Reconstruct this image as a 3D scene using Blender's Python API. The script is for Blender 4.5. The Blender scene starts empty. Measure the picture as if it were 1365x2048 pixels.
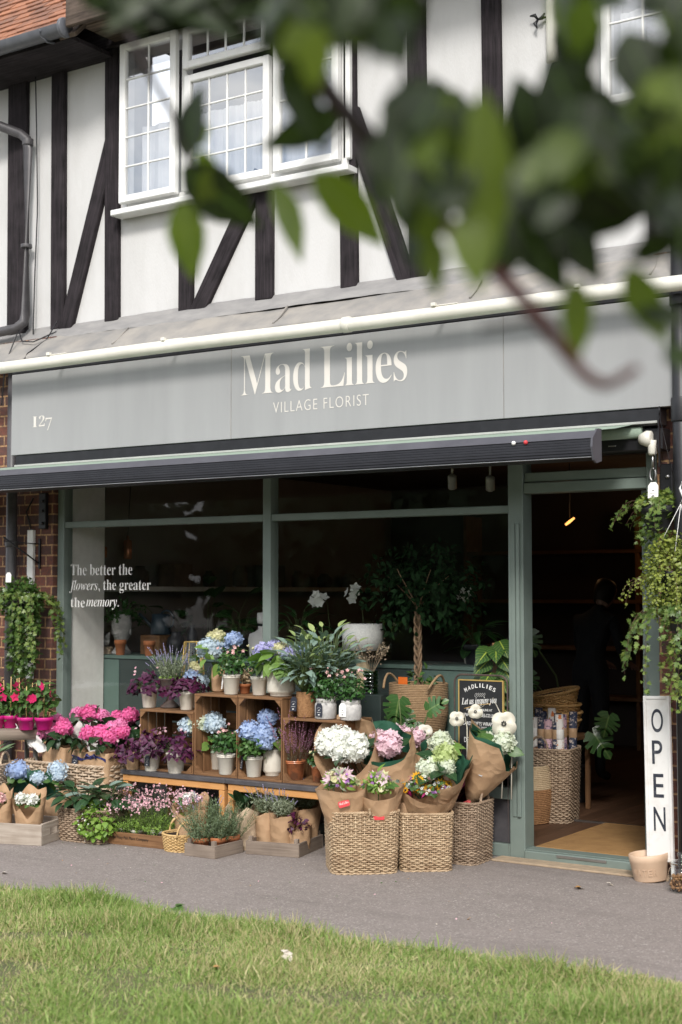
import bpy, math, random
import numpy as np
from mathutils import Vector, Matrix, Euler

scene = bpy.context.scene
R = math.radians
# ------------------------------------------------------------------ camera
CAM = np.array([3.734, -7.472, 1.535]); FPX = 2844.0
PITCH = math.atan(159 / 2844); YAW = R(90 - 56.37)
_fh = np.array([-math.sin(YAW), math.cos(YAW), 0]); _rt = np.array([math.cos(YAW), math.sin(YAW), 0])
_fw = _fh * math.cos(PITCH) + np.array([0, 0, math.sin(PITCH)])
_up = -_fh * math.sin(PITCH) + np.array([0, 0, math.cos(PITCH)])
cd = bpy.data.cameras.new('camera'); cam = bpy.data.objects.new('camera', cd); scene.collection.objects.link(cam)
cd.sensor_fit = 'VERTICAL'; cd.sensor_height = 36; cd.lens = 36 * FPX / 2048
cd.clip_start = 0.05; cd.clip_end = 500
cam.matrix_world = Matrix(((_rt[0], _up[0], -_fw[0], CAM[0]), (_rt[1], _up[1], -_fw[1], CAM[1]), (_rt[2], _up[2], -_fw[2], CAM[2]), (0, 0, 0, 1)))
cd.dof.use_dof = True; cd.dof.focus_distance = 8.4; cd.dof.aperture_fstop = 2.7
scene.camera = cam

def W(x, y, Y):            # where the sight line of a photo point meets the depth Y (metres from the shop face)
    d = _fw + _rt * (x - 682.5) / FPX - _up * (y - 1024) / FPX
    return CAM + d * ((Y - CAM[1]) / d[1])
def WX(x, Y, z):           # the same for a thing resting at height z: only its place along the shop is read
    y = 1183.0
    for _ in range(6):
        p = W(x, y, Y); k = K(x, Y); y += (p[2] - z) / k
    return float(W(x, y, Y)[0])
def K(x, Y):               # metres per photo pixel at that depth
    p = W(x, 1183, Y) - CAM
    return float(p @ _fw) / FPX

# ------------------------------------------------------------------ daylight
SUN = Vector((0.42, -0.80, 0.74)).normalized()
w = bpy.data.worlds.new("World"); scene.world = w; w.use_nodes = True
nt = w.node_tree; bg = nt.nodes['Background']
sky = nt.nodes.new('ShaderNodeTexSky'); sky.sky_type = 'NISHITA'; sky.sun_disc = False
sky.sun_elevation = math.asin(SUN.z); sky.sun_rotation = math.atan2(SUN.x, SUN.y)
sky.air_density = 1.0; sky.dust_density = 2.5; sky.ozone_density = 1.0
tc = nt.nodes.new('ShaderNodeTexCoord'); mp = nt.nodes.new('ShaderNodeMapping'); mp.inputs['Scale'].default_value = (1.6, 1.6, 4.0)
no = nt.nodes.new('ShaderNodeTexNoise'); no.inputs['Scale'].default_value = 2.2; no.inputs['Detail'].default_value = 7; no.inputs['Roughness'].default_value = .55
rp = nt.nodes.new('ShaderNodeValToRGB'); rp.color_ramp.elements[0].position = .34; rp.color_ramp.elements[1].position = .55
mx = nt.nodes.new('ShaderNodeMix'); mx.data_type = 'RGBA'; mx.inputs['B'].default_value = (9.0, 9.1, 9.3, 1)
nt.links.new(tc.outputs['Generated'], mp.inputs['Vector']); nt.links.new(mp.outputs['Vector'], no.inputs['Vector'])
nt.links.new(no.outputs[0], rp.inputs[0]); nt.links.new(rp.outputs[0], mx.inputs['Factor'])
nt.links.new(sky.outputs[0], mx.inputs['A']); nt.links.new(mx.outputs['Result'], bg.inputs['Color'])
bg.inputs['Strength'].default_value = 0.13
sl = bpy.data.lights.new('sun', 'SUN'); sl.energy = 2.15; sl.angle = R(13); sl.color = (1, .968, .915)
so = bpy.data.objects.new('sun', sl); scene.collection.objects.link(so)
so.rotation_euler = SUN.to_track_quat('Z', 'Y').to_euler(); so.location = (3, -6, 9)
scene.view_settings.view_transform = 'Standard'; scene.view_settings.look = 'None'
scene.view_settings.exposure = 0.62; scene.view_settings.gamma = 1.0
scene.cycles.use_denoising = True
scene.cycles.max_bounces = 8; scene.cycles.transparent_max_bounces = 24

# ------------------------------------------------------------------ object helpers
COL = scene.collection
def tag(o, label=None, cat=None, group=None, kind=None):
    if label: o['label'] = label
    if cat: o['category'] = cat
    if group: o['group'] = group
    if kind: o['kind'] = kind
    return o
def thing(name, label, cat, loc=(0, 0, 0), rot=0, group=None):
    o = bpy.data.objects.new(name, None); COL.objects.link(o); o.location = [float(v) for v in loc]
    o.rotation_euler = (0, 0, rot) if isinstance(rot, (int, float)) else rot
    o.empty_display_size = .05
    return tag(o, label, cat, group)

rng = np.random.default_rng(7)
def rr(a, b, n=None): return rng.uniform(a, b, n)
def nrm(a):
    a = np.asarray(a, float); return a / np.maximum(np.linalg.norm(a, axis=-1, keepdims=True), 1e-9)
def frames(d, up):
    y = nrm(d); up = np.broadcast_to(np.asarray(up, float), y.shape)
    x = np.cross(y, up); bad = np.linalg.norm(x, axis=-1) < 1e-4
    if np.any(bad): x = np.where(bad[..., None], np.cross(y, np.array([.93, .31, .2])), x)
    x = nrm(x); z = np.cross(x, y)
    return np.stack([x, y, z], -1)
def rotz(a):
    c, s = math.cos(a), math.sin(a); return np.array([[c, -s, 0], [s, c, 0], [0, 0, 1.]])
def rotxyz(x, y, z): return np.array(Euler((x, y, z)).to_matrix())

class MB:
    """collects shapes, becomes ONE mesh object"""
    def __init__(s): s.V = []; s.L = []; s.C = []; s.M = []; s.U = []; s.n = 0; s.S = []
    def add(s, v, f, m=0, uv=None, smooth=True):
        v = np.asarray(v, float).reshape(-1, 3)
        fl = [i for q in f for i in q]
        s.V.append(v); s.L.append(np.array(fl, int) + s.n); s.C.append(np.array([len(q) for q in f], int))
        s.M.append(np.full(len(f), m)); s.S.append(np.full(len(f), smooth))
        s.U.append(np.zeros((len(v), 2)) if uv is None else np.asarray(uv, float)); s.n += len(v)
    def inst(s, T, Rm, P, scale=None, m=0):
        tv, tf, tu = T; P = np.asarray(P, float).reshape(-1, 3); n = len(P)
        if n == 0: return
        Rm = np.broadcast_to(Rm, (n, 3, 3))
        if scale is not None:
            sc = np.asarray(scale, float)
            if sc.ndim == 1: sc = np.repeat(sc[:, None], 3, 1)
            Rm = Rm * sc[:, None, :]
        v = np.einsum('nij,kj->nki', Rm, tv) + P[:, None, :]
        k = len(tv); fl = np.array([i for q in tf for i in q]); cn = np.array([len(q) for q in tf])
        s.V.append(v.reshape(-1, 3)); s.L.append((fl[None] + (np.arange(n) * k)[:, None]).ravel() + s.n)
        s.C.append(np.tile(cn, n)); 
        s.M.append(np.full(n * len(tf), m) if np.isscalar(m) else np.repeat(np.asarray(m), len(tf)))
        s.S.append(np.full(n * len(tf), True)); s.U.append(np.tile(tu, (n, 1))); s.n += n * k
    def box(s, c, size, rot=None, bev=.002, m=0):
        hx, hy, hz = [v / 2 for v in size]; b = min(bev, hx * .45, hy * .45, hz * .45)
        v = []; idx = {}
        for sx in (-1, 1):
            for sy in (-1, 1):
                for sz in (-1, 1):
                    for a in range(3):
                        p = [sx * hx, sy * hy, sz * hz]
                        for q in range(3):
                            if q != a: p[q] -= (sx, sy, sz)[q] * b
                        idx[(sx, sy, sz, a)] = len(v); v.append(p)
        f = []
        g = lambda *k: idx[k]
        for sx in (-1, 1):
            q = [g(sx, -1, -1, 0), g(sx, 1, -1, 0), g(sx, 1, 1, 0), g(sx, -1, 1, 0)]; f.append(q if sx > 0 else q[::-1])
            q = [g(-1, sx, -1, 1), g(-1, sx, 1, 1), g(1, sx, 1, 1), g(1, sx, -1, 1)]; f.append(q if sx > 0 else q[::-1])
            q = [g(-1, -1, sx, 2), g(1, -1, sx, 2), g(1, 1, sx, 2), g(-1, 1, sx, 2)]; f.append(q if sx > 0 else q[::-1])
        for a in (-1, 1):
            for b2 in (-1, 1):
                q = [g(a, b2, -1, 0), g(a, b2, 1, 0), g(a, b2, 1, 1), g(a, b2, -1, 1)]; f.append(q if a * b2 < 0 else q[::-1])
                q = [g(a, -1, b2, 0), g(a, -1, b2, 2), g(a, 1, b2, 2), g(a, 1, b2, 0)]; f.append(q if a * b2 < 0 else q[::-1])
                q = [g(-1, a, b2, 1), g(1, a, b2, 1), g(1, a, b2, 2), g(-1, a, b2, 2)]; f.append(q if a * b2 < 0 else q[::-1])
        for sx in (-1, 1):
            for sy in (-1, 1):
                for sz in (-1, 1):
                    q = [g(sx, sy, sz, 0), g(sx, sy, sz, 1), g(sx, sy, sz, 2)]; f.append(q if sx * sy * sz > 0 else q[::-1])
        v = np.array(v); o = np.argsort([-hx, -hy, -hz]); off = rng.uniform(0, 20, 2)
        uv = np.stack([v[:, o[0]] + off[0], v[:, o[1]] + v[:, o[2]] + off[1]], 1)
        if rot is not None: v = v @ np.asarray(rot).T
        s.add(v + np.asarray(c, float), f, m, uv, smooth=False)
    def bx(s, x0, x1, y0, y1, z0, z1, bev=.002, m=0):
        s.box(((x0 + x1) / 2, (y0 + y1) / 2, (z0 + z1) / 2), (abs(x1 - x0), abs(y1 - y0), abs(z1 - z0)), None, bev, m)
    def bar(s, a, b, w_, d_, m=0, bev=.002, up=(0, -1, 0)):   # a bar from a to b, width w_, depth d_ (along up)
        a, b = np.asarray(a, float), np.asarray(b, float); F_ = frames(b - a, up)
        s.box((a + b) / 2, (w_, np.linalg.norm(b - a), d_), F_, bev, m)
    def tube(s, pts, rad, n=6, closed=False, m=0, cap=True):
        p = np.asarray(pts, float); k = len(p); rad = np.broadcast_to(np.asarray(rad, float), (k,))
        if closed: t = np.roll(p, -1, 0) - np.roll(p, 1, 0)
        else: t = np.gradient(p, axis=0)
        t = nrm(t); ref = np.array([0, 0, 1.]) if np.mean(np.abs(t[:, 2])) < .75 else np.array([1., .13, 0])
        x = nrm(np.cross(t, ref)); z = np.cross(x, t)
        a = np.arange(n) * 2 * math.pi / n
        v = p[:, None] + rad[:, None, None] * (x[:, None] * np.cos(a)[None, :, None] + z[:, None] * np.sin(a)[None, :, None])
        v = v.reshape(-1, 3); L = np.concatenate([[0], np.cumsum(np.linalg.norm(np.diff(p, axis=0), axis=1))])
        uv = np.stack([np.repeat(L, n) + rng.uniform(0, 9), np.tile(a * .01, k)], 1)
        i = np.arange(k if closed else k - 1)[:, None]; j = np.arange(n)[None]
        i2 = (i + 1) % k; j2 = (j + 1) % n
        q = np.stack([i * n + j, i2 * n + j, i2 * n + j2, i * n + j2], -1).reshape(-1, 4)
        f = q.tolist()
        if cap and not closed: f += [list(range(n - 1, -1, -1))[::-1], [(k - 1) * n + jj for jj in range(n)][::-1]]
        s.add(v, f, m, uv)
    def lathe(s, prof, n=28, c=(0, 0, 0), m=0, rib=None, rot=None):
        prof = np.asarray(prof, float); k = len(prof); a = np.arange(n) * 2 * math.pi / n
        r = prof[:, 0][:, None] * np.ones(n)[None]
        if rib is not None: r = r + rib[:, None] * (np.arange(n) % 2)[None]
        v = np.stack([r * np.cos(a), r * np.sin(a), np.repeat(prof[:, 1][:, None], n, 1)], -1).reshape(-1, 3)
        uv = np.stack([np.tile(a * .1, k), np.repeat(prof[:, 1], n)], 1)
        if rot is not None: v = v @ np.asarray(rot).T
        i = np.arange(k - 1)[:, None]; j = np.arange(n)[None]; j2 = (j + 1) % n
        q = np.stack([i * n + j, i * n + j2, (i + 1) * n + j2, (i + 1) * n + j], -1).reshape(-1, 4)
        f = q.tolist()
        if prof[0, 0] > 1e-6: f.append(list(range(n))[::-1])
        if prof[-1, 0] > 1e-6: f.append([(k - 1) * n + jj for jj in range(n)])
        s.add(v + np.asarray(c, float), f, m, uv)
    def grid(s, v, m=0, closed=False, uv=None):
        nu, nv = v.shape[:2]; i = np.arange(nu if closed else nu - 1)[:, None]; j = np.arange(nv - 1)[None]; i2 = (i + 1) % nu
        q = np.stack([i * nv + j, i2 * nv + j, i2 * nv + j + 1, i * nv + j + 1], -1).reshape(-1, 4)
        if uv is None: uv = np.stack(np.meshgrid(np.linspace(0, 1, nu), np.linspace(0, 1, nv), indexing='ij'), -1).reshape(-1, 2)
        s.add(v.reshape(-1, 3), q.tolist(), m, uv)
    def ball(s, c, r, n=12, m=0, sq=(1, 1, 1)):
        th = np.linspace(0, math.pi, n // 2 + 1); pr = np.stack([np.sin(th) * r, -np.cos(th) * r], 1); pr[0, 0] = pr[-1, 0] = 0
        k0 = len(s.V); s.lathe(pr, n, (0, 0, 0), m); s.V[-1] = s.V[-1] * np.asarray(sq) + np.asarray(c, float)
    def prism(s, poly, z0, z1, rot=None, c=(0, 0, 0), m=0):   # polygon in xy, extruded along z
        k = len(poly); v = np.array([(x, y, z0) for x, y in poly] + [(x, y, z1) for x, y in poly], float)
        uv = v[:, :2] + rng.uniform(0, 9)
        if rot is not None: v = v @ np.asarray(rot).T
        f = [list(range(k))[::-1], [k + i for i in range(k)]] + [[i, (i + 1) % k, k + (i + 1) % k, k + i] for i in range(k)]
        s.add(v + np.asarray(c, float), f, m, uv, smooth=False)
    def build(s, name, mats, parent=None, loc=None):
        me = bpy.data.meshes.new(name); o = bpy.data.objects.new(name, me); COL.objects.link(o)
        if s.n:
            V = np.concatenate(s.V); L = np.concatenate(s.L); Cn = np.concatenate(s.C); U = np.concatenate(s.U)
            me.vertices.add(len(V)); me.vertices.foreach_set('co', V.ravel().astype(np.float32))
            me.loops.add(len(L)); me.loops.foreach_set('vertex_index', L.astype(np.int32))
            me.polygons.add(len(Cn)); st = np.concatenate([[0], np.cumsum(Cn)[:-1]])
            me.polygons.foreach_set('loop_start', st.astype(np.int32)); me.polygons.foreach_set('loop_total', Cn.astype(np.int32))
            me.polygons.foreach_set('material_index', np.concatenate(s.M).astype(np.int32))
            me.polygons.foreach_set('use_smooth', np.concatenate(s.S).astype(bool))
            ul = me.uv_layers.new(name='UVMap'); ul.data.foreach_set('uv', U[L].ravel().astype(np.float32))
            me.update(calc_edges=True)
        for mm in (mats if isinstance(mats, (list, tuple)) else [mats]): me.materials.append(mm)
        if parent is not None: o.parent = parent
        if loc is not None: o.location = loc
        return o

# ------------------------------------------------------------------ materials
def nd(nt, t, ins=None, **at):
    n = nt.nodes.new(t)
    for k, v in at.items(): setattr(n, k, v)
    for k, v in (ins or {}).items():
        s_ = n.inputs[k]
        if isinstance(v, bpy.types.NodeSocket): nt.links.new(v, s_)
        else: s_.default_value = v
    return n
def c4(c): return (c[0], c[1], c[2], 1)
def mixc(nt, f, a, b, bt='MIX'):
    n = nt.nodes.new('ShaderNodeMix'); n.data_type = 'RGBA'; n.blend_type = bt
    for k, v in (('Factor', f), ('A', a), ('B', b)):
        if isinstance(v, bpy.types.NodeSocket): nt.links.new(v, n.inputs[k])
        else: n.inputs[k].default_value = v
    return n.outputs['Result']
def math_(nt, op, a, b=0.0):
    n = nt.nodes.new('ShaderNodeMath'); n.operation = op
    for i, v in enumerate((a, b)):
        if isinstance(v, bpy.types.NodeSocket): nt.links.new(v, n.inputs[i])
        else: n.inputs[i].default_value = v
    return n.outputs[0]
def ramp(nt, f, p0, p1):
    n = nt.nodes.new('ShaderNodeMapRange'); n.inputs['From Min'].default_value = p0; n.inputs['From Max'].default_value = p1
    nt.links.new(f, n.inputs['Value']); return n.outputs[0]
def start(name):
    m = bpy.data.materials.new(name); m.use_nodes = True; nt = m.node_tree; nt.nodes.clear()
    out = nt.nodes.new('ShaderNodeOutputMaterial'); return m, nt, out
def mat(name, c1, c2=None, rough=.6, metal=0, scale=8, detail=5, coord='Object', stretch=(1, 1, 1), bump=0, bscale=None,
        island=0, con=(.35, .65), trans=0, spec=.5, coat=0, bdist=.01, vein=None, rough2=None, tt=(1.0, 1.15, .55)):
    m, nt, out = start(name); c2 = c2 or tuple(v * .8 for v in c1)
    tc = nd(nt, 'ShaderNodeTexCoord'); vec = tc.outputs[coord]
    if stretch != (1, 1, 1): vec = nd(nt, 'ShaderNodeMapping', {'Vector': vec, 'Scale': stretch}).outputs[0]
    nz = nd(nt, 'ShaderNodeTexNoise', {'Vector': vec, 'Scale': scale, 'Detail': detail, 'Roughness': .6})
    f = ramp(nt, nz.outputs[0], *con)
    if island:
        g = nd(nt, 'ShaderNodeNewGeometry')
        f = math_(nt, 'ADD', math_(nt, 'MULTIPLY', f, 1 - island), math_(nt, 'MULTIPLY', g.outputs['Random Per Island'], island))
    col = mixc(nt, f, c4(c1), c4(c2))
    if vein:
        sp = nd(nt, 'ShaderNodeSeparateXYZ', {0: tc.outputs['UV']})
        du = math_(nt, 'ABSOLUTE', math_(nt, 'SUBTRACT', sp.outputs[0], .5))
        mid = ramp(nt, du, .045, .012)
        sv = math_(nt, 'SINE', math_(nt, 'MULTIPLY', math_(nt, 'SUBTRACT', sp.outputs[1], math_(nt, 'MULTIPLY', du, .55)), 44))
        side = math_(nt, 'MULTIPLY', ramp(nt, sv, .86, 1.0), .45)
        col = mixc(nt, math_(nt, 'MAXIMUM', mid, side), col, c4(vein))
    b = nd(nt, 'ShaderNodeBsdfPrincipled', {'Base Color': col, 'Roughness': rough, 'Metallic': metal})
    if rough2 is not None: nt.links.new(math_(nt, 'ADD', math_(nt, 'MULTIPLY', f, rough2 - rough), rough), b.inputs['Roughness'])
    b.inputs['Specular IOR Level'].default_value = spec
    if coat: b.inputs['Coat Weight'].default_value = coat
    if bump:
        nb = nz if bscale is None else nd(nt, 'ShaderNodeTexNoise', {'Vector': vec, 'Scale': bscale, 'Detail': 4})
        bp = nd(nt, 'ShaderNodeBump', {'Height': nb.outputs[0], 'Strength': bump, 'Distance': bdist}); nt.links.new(bp.outputs[0], b.inputs['Normal'])
    sh = b.outputs[0]
    if trans:
        tr = nd(nt, 'ShaderNodeBsdfTranslucent', {'Color': mixc(nt, 1.0, col, c4(tt), 'MULTIPLY')})
        sh = nd(nt, 'ShaderNodeMixShader', {0: trans, 1: sh, 2: tr.outputs[0]}).outputs[0]
    nt.links.new(sh, out.inputs[0]); return m
def wood(name, c1, c2, rough=.65, grain=1.0, bump=.25, var=.5):
    m, nt, out = start(name); tc = nd(nt, 'ShaderNodeTexCoord')
    v = nd(nt, 'ShaderNodeMapping', {'Vector': tc.outputs['UV'], 'Scale': (2.0 * grain, 38 * grain, 1)}).outputs[0]
    n1 = nd(nt, 'ShaderNodeTexNoise', {'Vector': v, 'Scale': 1.6, 'Detail': 6, 'Roughness': .62, 'Distortion': .6})
    n2 = nd(nt, 'ShaderNodeTexNoise', {'Vector': tc.outputs['UV'], 'Scale': 7, 'Detail': 4})
    g = nd(nt, 'ShaderNodeNewGeometry')
    f = math_(nt, 'ADD', math_(nt, 'MULTIPLY', ramp(nt, n1.outputs[0], .3, .7), .6), math_(nt, 'MULTIPLY', ramp(nt, n2.outputs[0], .3, .7), .4))
    col = mixc(nt, f, c4(c1), c4(c2))
    k = math_(nt, 'ADD', 1 - var * .5, math_(nt, 'MULTIPLY', g.outputs['Random Per Island'], var))
    col = mixc(nt, 1.0, col, nd(nt, 'ShaderNodeCombineColor', {0: k, 1: k, 2: k}).outputs[0], 'MULTIPLY')
    b = nd(nt, 'ShaderNodeBsdfPrincipled', {'Base Color': col, 'Roughness': rough, 'Specular IOR Level': .25})
    bp = nd(nt, 'ShaderNodeBump', {'Height': n1.outputs[0], 'Strength': bump, 'Distance': .004}); nt.links.new(bp.outputs[0], b.inputs['Normal'])
    nt.links.new(b.outputs[0], out.inputs[0]); return m
def glassmat(name, tint=(.9, .93, .92), refl=1.0, rough=0.0):
    m, nt, out = start(name)
    lw = nd(nt, 'ShaderNodeLayerWeight', {'Blend': .5}); f = math_(nt, 'MULTIPLY', math_(nt, 'ADD', .04, math_(nt, 'MULTIPLY', math_(nt, 'POWER', lw.outputs['Facing'], 5.0), .96)), refl)
    t = nd(nt, 'ShaderNodeBsdfTransparent', {'Color': c4(tint)}); g = nd(nt, 'ShaderNodeBsdfGlossy', {'Color': (1, 1, 1, 1), 'Roughness': rough})
    nt.links.new(nd(nt, 'ShaderNodeMixShader', {0: f, 1: t.outputs[0], 2: g.outputs[0]}).outputs[0], out.inputs[0]); return m
def emit(name, c, s_):
    m, nt, out = start(name); nt.links.new(nd(nt, 'ShaderNodeEmission', {'Color': c4(c), 'Strength': s_}).outputs[0], out.inputs[0]); return m
def brickmat(name):
    m, nt, out = start(name); tc = nd(nt, 'ShaderNodeTexCoord'); sp = nd(nt, 'ShaderNodeSeparateXYZ', {0: tc.outputs['Object']})
    v = nd(nt, 'ShaderNodeCombineXYZ', {0: math_(nt, 'ADD', sp.outputs[0], sp.outputs[1]), 1: sp.outputs[2], 2: 0.0}).outputs[0]
    nz = nd(nt, 'ShaderNodeTexNoise', {'Vector': tc.outputs['Object'], 'Scale': 45, 'Detail': 5})
    dv = nd(nt, 'ShaderNodeVectorMath', {0: v, 1: nd(nt, 'ShaderNodeVectorMath', {0: nz.outputs[1], 'Scale': .006}, operation='SCALE').outputs[0]}, operation='ADD').outputs[0]
    br = nd(nt, 'ShaderNodeTexBrick', {'Vector': dv, 'Color1': (.17, .055, .034, 1), 'Color2': (.075, .04, .036, 1), 'Mortar': (.46, .27, .13, 1), 'Scale': 1.0,
        'Mortar Size': .0065, 'Mortar Smooth': .2, 'Bias': -.1, 'Brick Width': .225, 'Row Height': .075}, offset=.5, squash=.5, squash_frequency=2)
    col = mixc(nt, ramp(nt, nz.outputs[0], .35, .75), br.outputs[0], (.05, .035, .035, 1)); 
    col = mixc(nt, .75, br.outputs[0], col)
    b = nd(nt, 'ShaderNodeBsdfPrincipled', {'Base Color': col, 'Roughness': .85})
    h = math_(nt, 'ADD', math_(nt, 'MULTIPLY', br.outputs[1], -1.0), math_(nt, 'MULTIPLY', nz.outputs[0], .35))
    bp = nd(nt, 'ShaderNodeBump', {'Height': h, 'Strength': .8, 'Distance': .008}); nt.links.new(bp.outputs[0], b.inputs['Normal'])
    nt.links.new(b.outputs[0], out.inputs[0]); return m
def pavemat(name):
    m, nt, out = start(name); tc = nd(nt, 'ShaderNodeTexCoord'); o = tc.outputs['Object']
    vo = nd(nt, 'ShaderNodeTexVoronoi', {'Vector': o, 'Scale': 130}); n1 = nd(nt, 'ShaderNodeTexNoise', {'Vector': o, 'Scale': 240, 'Detail': 3})
    n2 = nd(nt, 'ShaderNodeTexNoise', {'Vector': o, 'Scale': 1.3, 'Detail': 6, 'Roughness': .65}); n3 = nd(nt, 'ShaderNodeTexNoise', {'Vector': o, 'Scale': 14, 'Detail': 5})
    sp = nd(nt, 'ShaderNodeSeparateColor', {0: vo.outputs['Color']})
    c = mixc(nt, ramp(nt, sp.outputs[0], .1, .95), (.178, .153, .138, 1), (.255, .222, .203, 1))
    c = mixc(nt, ramp(nt, sp.outputs[1], .93, .97), c, (.36, .325, .30, 1))
    c = mixc(nt, math_(nt, 'MULTIPLY', ramp(nt, n2.outputs[0], .4, .7), .45), c, (.25, .215, .20, 1))
    c = mixc(nt, math_(nt, 'MULTIPLY', ramp(nt, n3.outputs[0], .5, .75), .3), c, (.13, .11, .105, 1))
    vg = nd(nt, 'ShaderNodeTexVoronoi', {'Vector': o, 'Scale': 3.1, 'Randomness': 1.0}); c = mixc(nt, math_(nt, 'MULTIPLY', ramp(nt, vg.outputs['Distance'], .05, .035), .5), c, (.10, .09, .085, 1))
    n4 = nd(nt, 'ShaderNodeTexNoise', {'Vector': nd(nt, 'ShaderNodeMapping', {'Vector': o, 'Scale': (.25, 1.2, 1)}).outputs[0], 'Scale': 1.7, 'Detail': 7, 'Roughness': .7}); c = mixc(nt, math_(nt, 'MULTIPLY', ramp(nt, n4.outputs[0], .52, .68), .4), c, (.12, .10, .09, 1))
    b = nd(nt, 'ShaderNodeBsdfPrincipled', {'Base Color': c, 'Roughness': .88})
    h = math_(nt, 'ADD', vo.outputs['Distance'], math_(nt, 'MULTIPLY', n1.outputs[0], .4))
    bp = nd(nt, 'ShaderNodeBump', {'Height': h, 'Strength': .55, 'Distance': .004}); nt.links.new(bp.outputs[0], b.inputs['Normal'])
    nt.links.new(b.outputs[0], out.inputs[0]); return m
def kraftmat(name, c1, c2):
    m, nt, out = start(name); tc = nd(nt, 'ShaderNodeTexCoord'); o = tc.outputs['Object']
    n1 = nd(nt, 'ShaderNodeTexNoise', {'Vector': o, 'Scale': 9, 'Detail': 5}); n2 = nd(nt, 'ShaderNodeTexNoise', {'Vector': o, 'Scale': 160, 'Detail': 3})
    vo = nd(nt, 'ShaderNodeTexVoronoi', {'Vector': nd(nt, 'ShaderNodeVectorMath', {0: o, 1: nd(nt, 'ShaderNodeVectorMath', {0: n1.outputs[1], 'Scale': .08}, operation='SCALE').outputs[0]}, operation='ADD').outputs[0], 'Scale': 15}, feature='F1')
    f = math_(nt, 'ADD', math_(nt, 'MULTIPLY', ramp(nt, n1.outputs[0], .3, .7), .7), math_(nt, 'MULTIPLY', n2.outputs[0], .3))
    col = mixc(nt, f, c4(c1), c4(c2))
    b = nd(nt, 'ShaderNodeBsdfPrincipled', {'Base Color': col, 'Roughness': .62}); b.inputs['Specular IOR Level'].default_value = .35
    bp = nd(nt, 'ShaderNodeBump', {'Height': vo.outputs[0], 'Strength': .42, 'Distance': .02}); nt.links.new(bp.outputs[0], b.inputs['Normal'])
    tr = nd(nt, 'ShaderNodeBsdfTranslucent', {'Color': col})
    nt.links.new(nd(nt, 'ShaderNodeMixShader', {0: .12, 1: b.outputs[0], 2: tr.outputs[0]}).outputs[0], out.inputs[0]); return m

G_ = {}
def M(k): return G_[k]
G_['plaster'] = mat('plaster', (.565, .56, .557), (.485, .478, .468), .9, scale=2.4, detail=8, stretch=(2, 1, .6), bump=.35, bscale=70, bdist=.006, con=(.45, .8))
G_['timber'] = wood('timber', (.0015, .0013, .0015), (.042, .034, .039), .9, 1.0, 1.0, .5)
G_['oldwood'] = wood('oldwood', (.02, .014, .01), (.16, .12, .095), .8, .7, .9, .7)
G_['upvc'] = mat('upvc', (.78, .78, .765), (.70, .70, .69), .35, scale=5)
G_['tile'] = mat('tile', (.36, .145, .07), (.10, .055, .042), .85, scale=9, island=.6, bump=.4, bscale=60, con=(.3, .7))
G_['lead'] = mat('lead', (.30, .29, .28), (.20, .195, .195), .6, scale=5, detail=8, stretch=(1, 2, 3), bump=.2, con=(.3, .7))
G_['leadtan'] = mat('leadtan', (.33, .305, .275), (.21, .205, .20), .6, scale=4, detail=8, bump=.2, con=(.35, .65))
G_['cream'] = mat('cream', (.72, .70, .63), (.64, .62, .55), .4, scale=6)
G_['blackmetal'] = mat('blackmetal', (.006, .006, .008), (.012, .012, .015), .45, scale=14, bump=.08)
G_['greypipe'] = mat('greypipe', (.055, .052, .056), (.085, .08, .085), .42, scale=9)
G_['gutterpl'] = mat('gutterpl', (.075, .078, .09), (.11, .115, .13), .38, scale=9)
G_['fascia'] = mat('fascia', (.31, .312, .315), (.272, .274, .277), .45, scale=2.2, detail=8, stretch=(2.5, 1, .35), bump=.04, bscale=200, con=(.35, .75))
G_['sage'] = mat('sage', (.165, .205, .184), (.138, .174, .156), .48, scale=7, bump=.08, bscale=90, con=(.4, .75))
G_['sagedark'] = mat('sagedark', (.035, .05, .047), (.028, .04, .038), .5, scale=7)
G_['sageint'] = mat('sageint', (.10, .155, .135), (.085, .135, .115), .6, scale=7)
G_['fabric'] = mat('fabric', (.27, .34, .27), (.24, .31, .25), .85, scale=60)
G_['awnbar'] = mat('awnbar', (.009, .0095, .014), (.014, .0145, .02), .5, scale=9)
G_['awntop'] = mat('awntop', (.085, .085, .10), (.065, .065, .078), .45, scale=5)
G_['brick'] = brickmat('brick')
G_['pave'] = pavemat('pave')
G_['kraft'] = kraftmat('kraft', (.44, .275, .155), (.54, .36, .22))
G_['kraftpale'] = kraftmat('kraftpale', (.56, .43, .29), (.64, .50, .36))
G_['kraftgreen'] = kraftmat('kraftgreen', (.02, .085, .05), (.03, .11, .065))
G_['tissue'] = kraftmat('tissue', (.72, .70, .68), (.80, .78, .76))
G_['crate'] = wood('crate', (.095, .045, .02), (.27, .145, .07), .75, 1, .5, .5)
G_['crategrey'] = wood('crategrey', (.13, .10, .08), (.28, .225, .18), .8, 1, .5, .4)
G_['cratewhite'] = wood('cratewhite', (.22, .175, .135), (.46, .40, .34), .8, .8, .4, .25)
G_['benchwood'] = wood('benchwood', (.46, .22, .075), (.60, .31, .12), .5, .8, .15, .2)
G_['slate'] = mat('slate', (.055, .052, .058), (.085, .08, .085), .45, scale=11, bump=.06)
G_['cane'] = mat('cane', (.55, .42, .27), (.25, .155, .085), .6, scale=26, detail=4, island=.35, con=(.3, .72), bump=.2, bscale=180)
G_['canegrey'] = mat('canegrey', (.40, .30, .21), (.17, .11, .07), .65, scale=26, detail=4, island=.35, con=(.3, .72), bump=.2, bscale=180)
G_['canewhite'] = mat('canewhite', (.58, .47, .35), (.28, .19, .12), .6, scale=22, detail=4, island=.35, con=(.3, .72), bump=.2, bscale=180)
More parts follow.
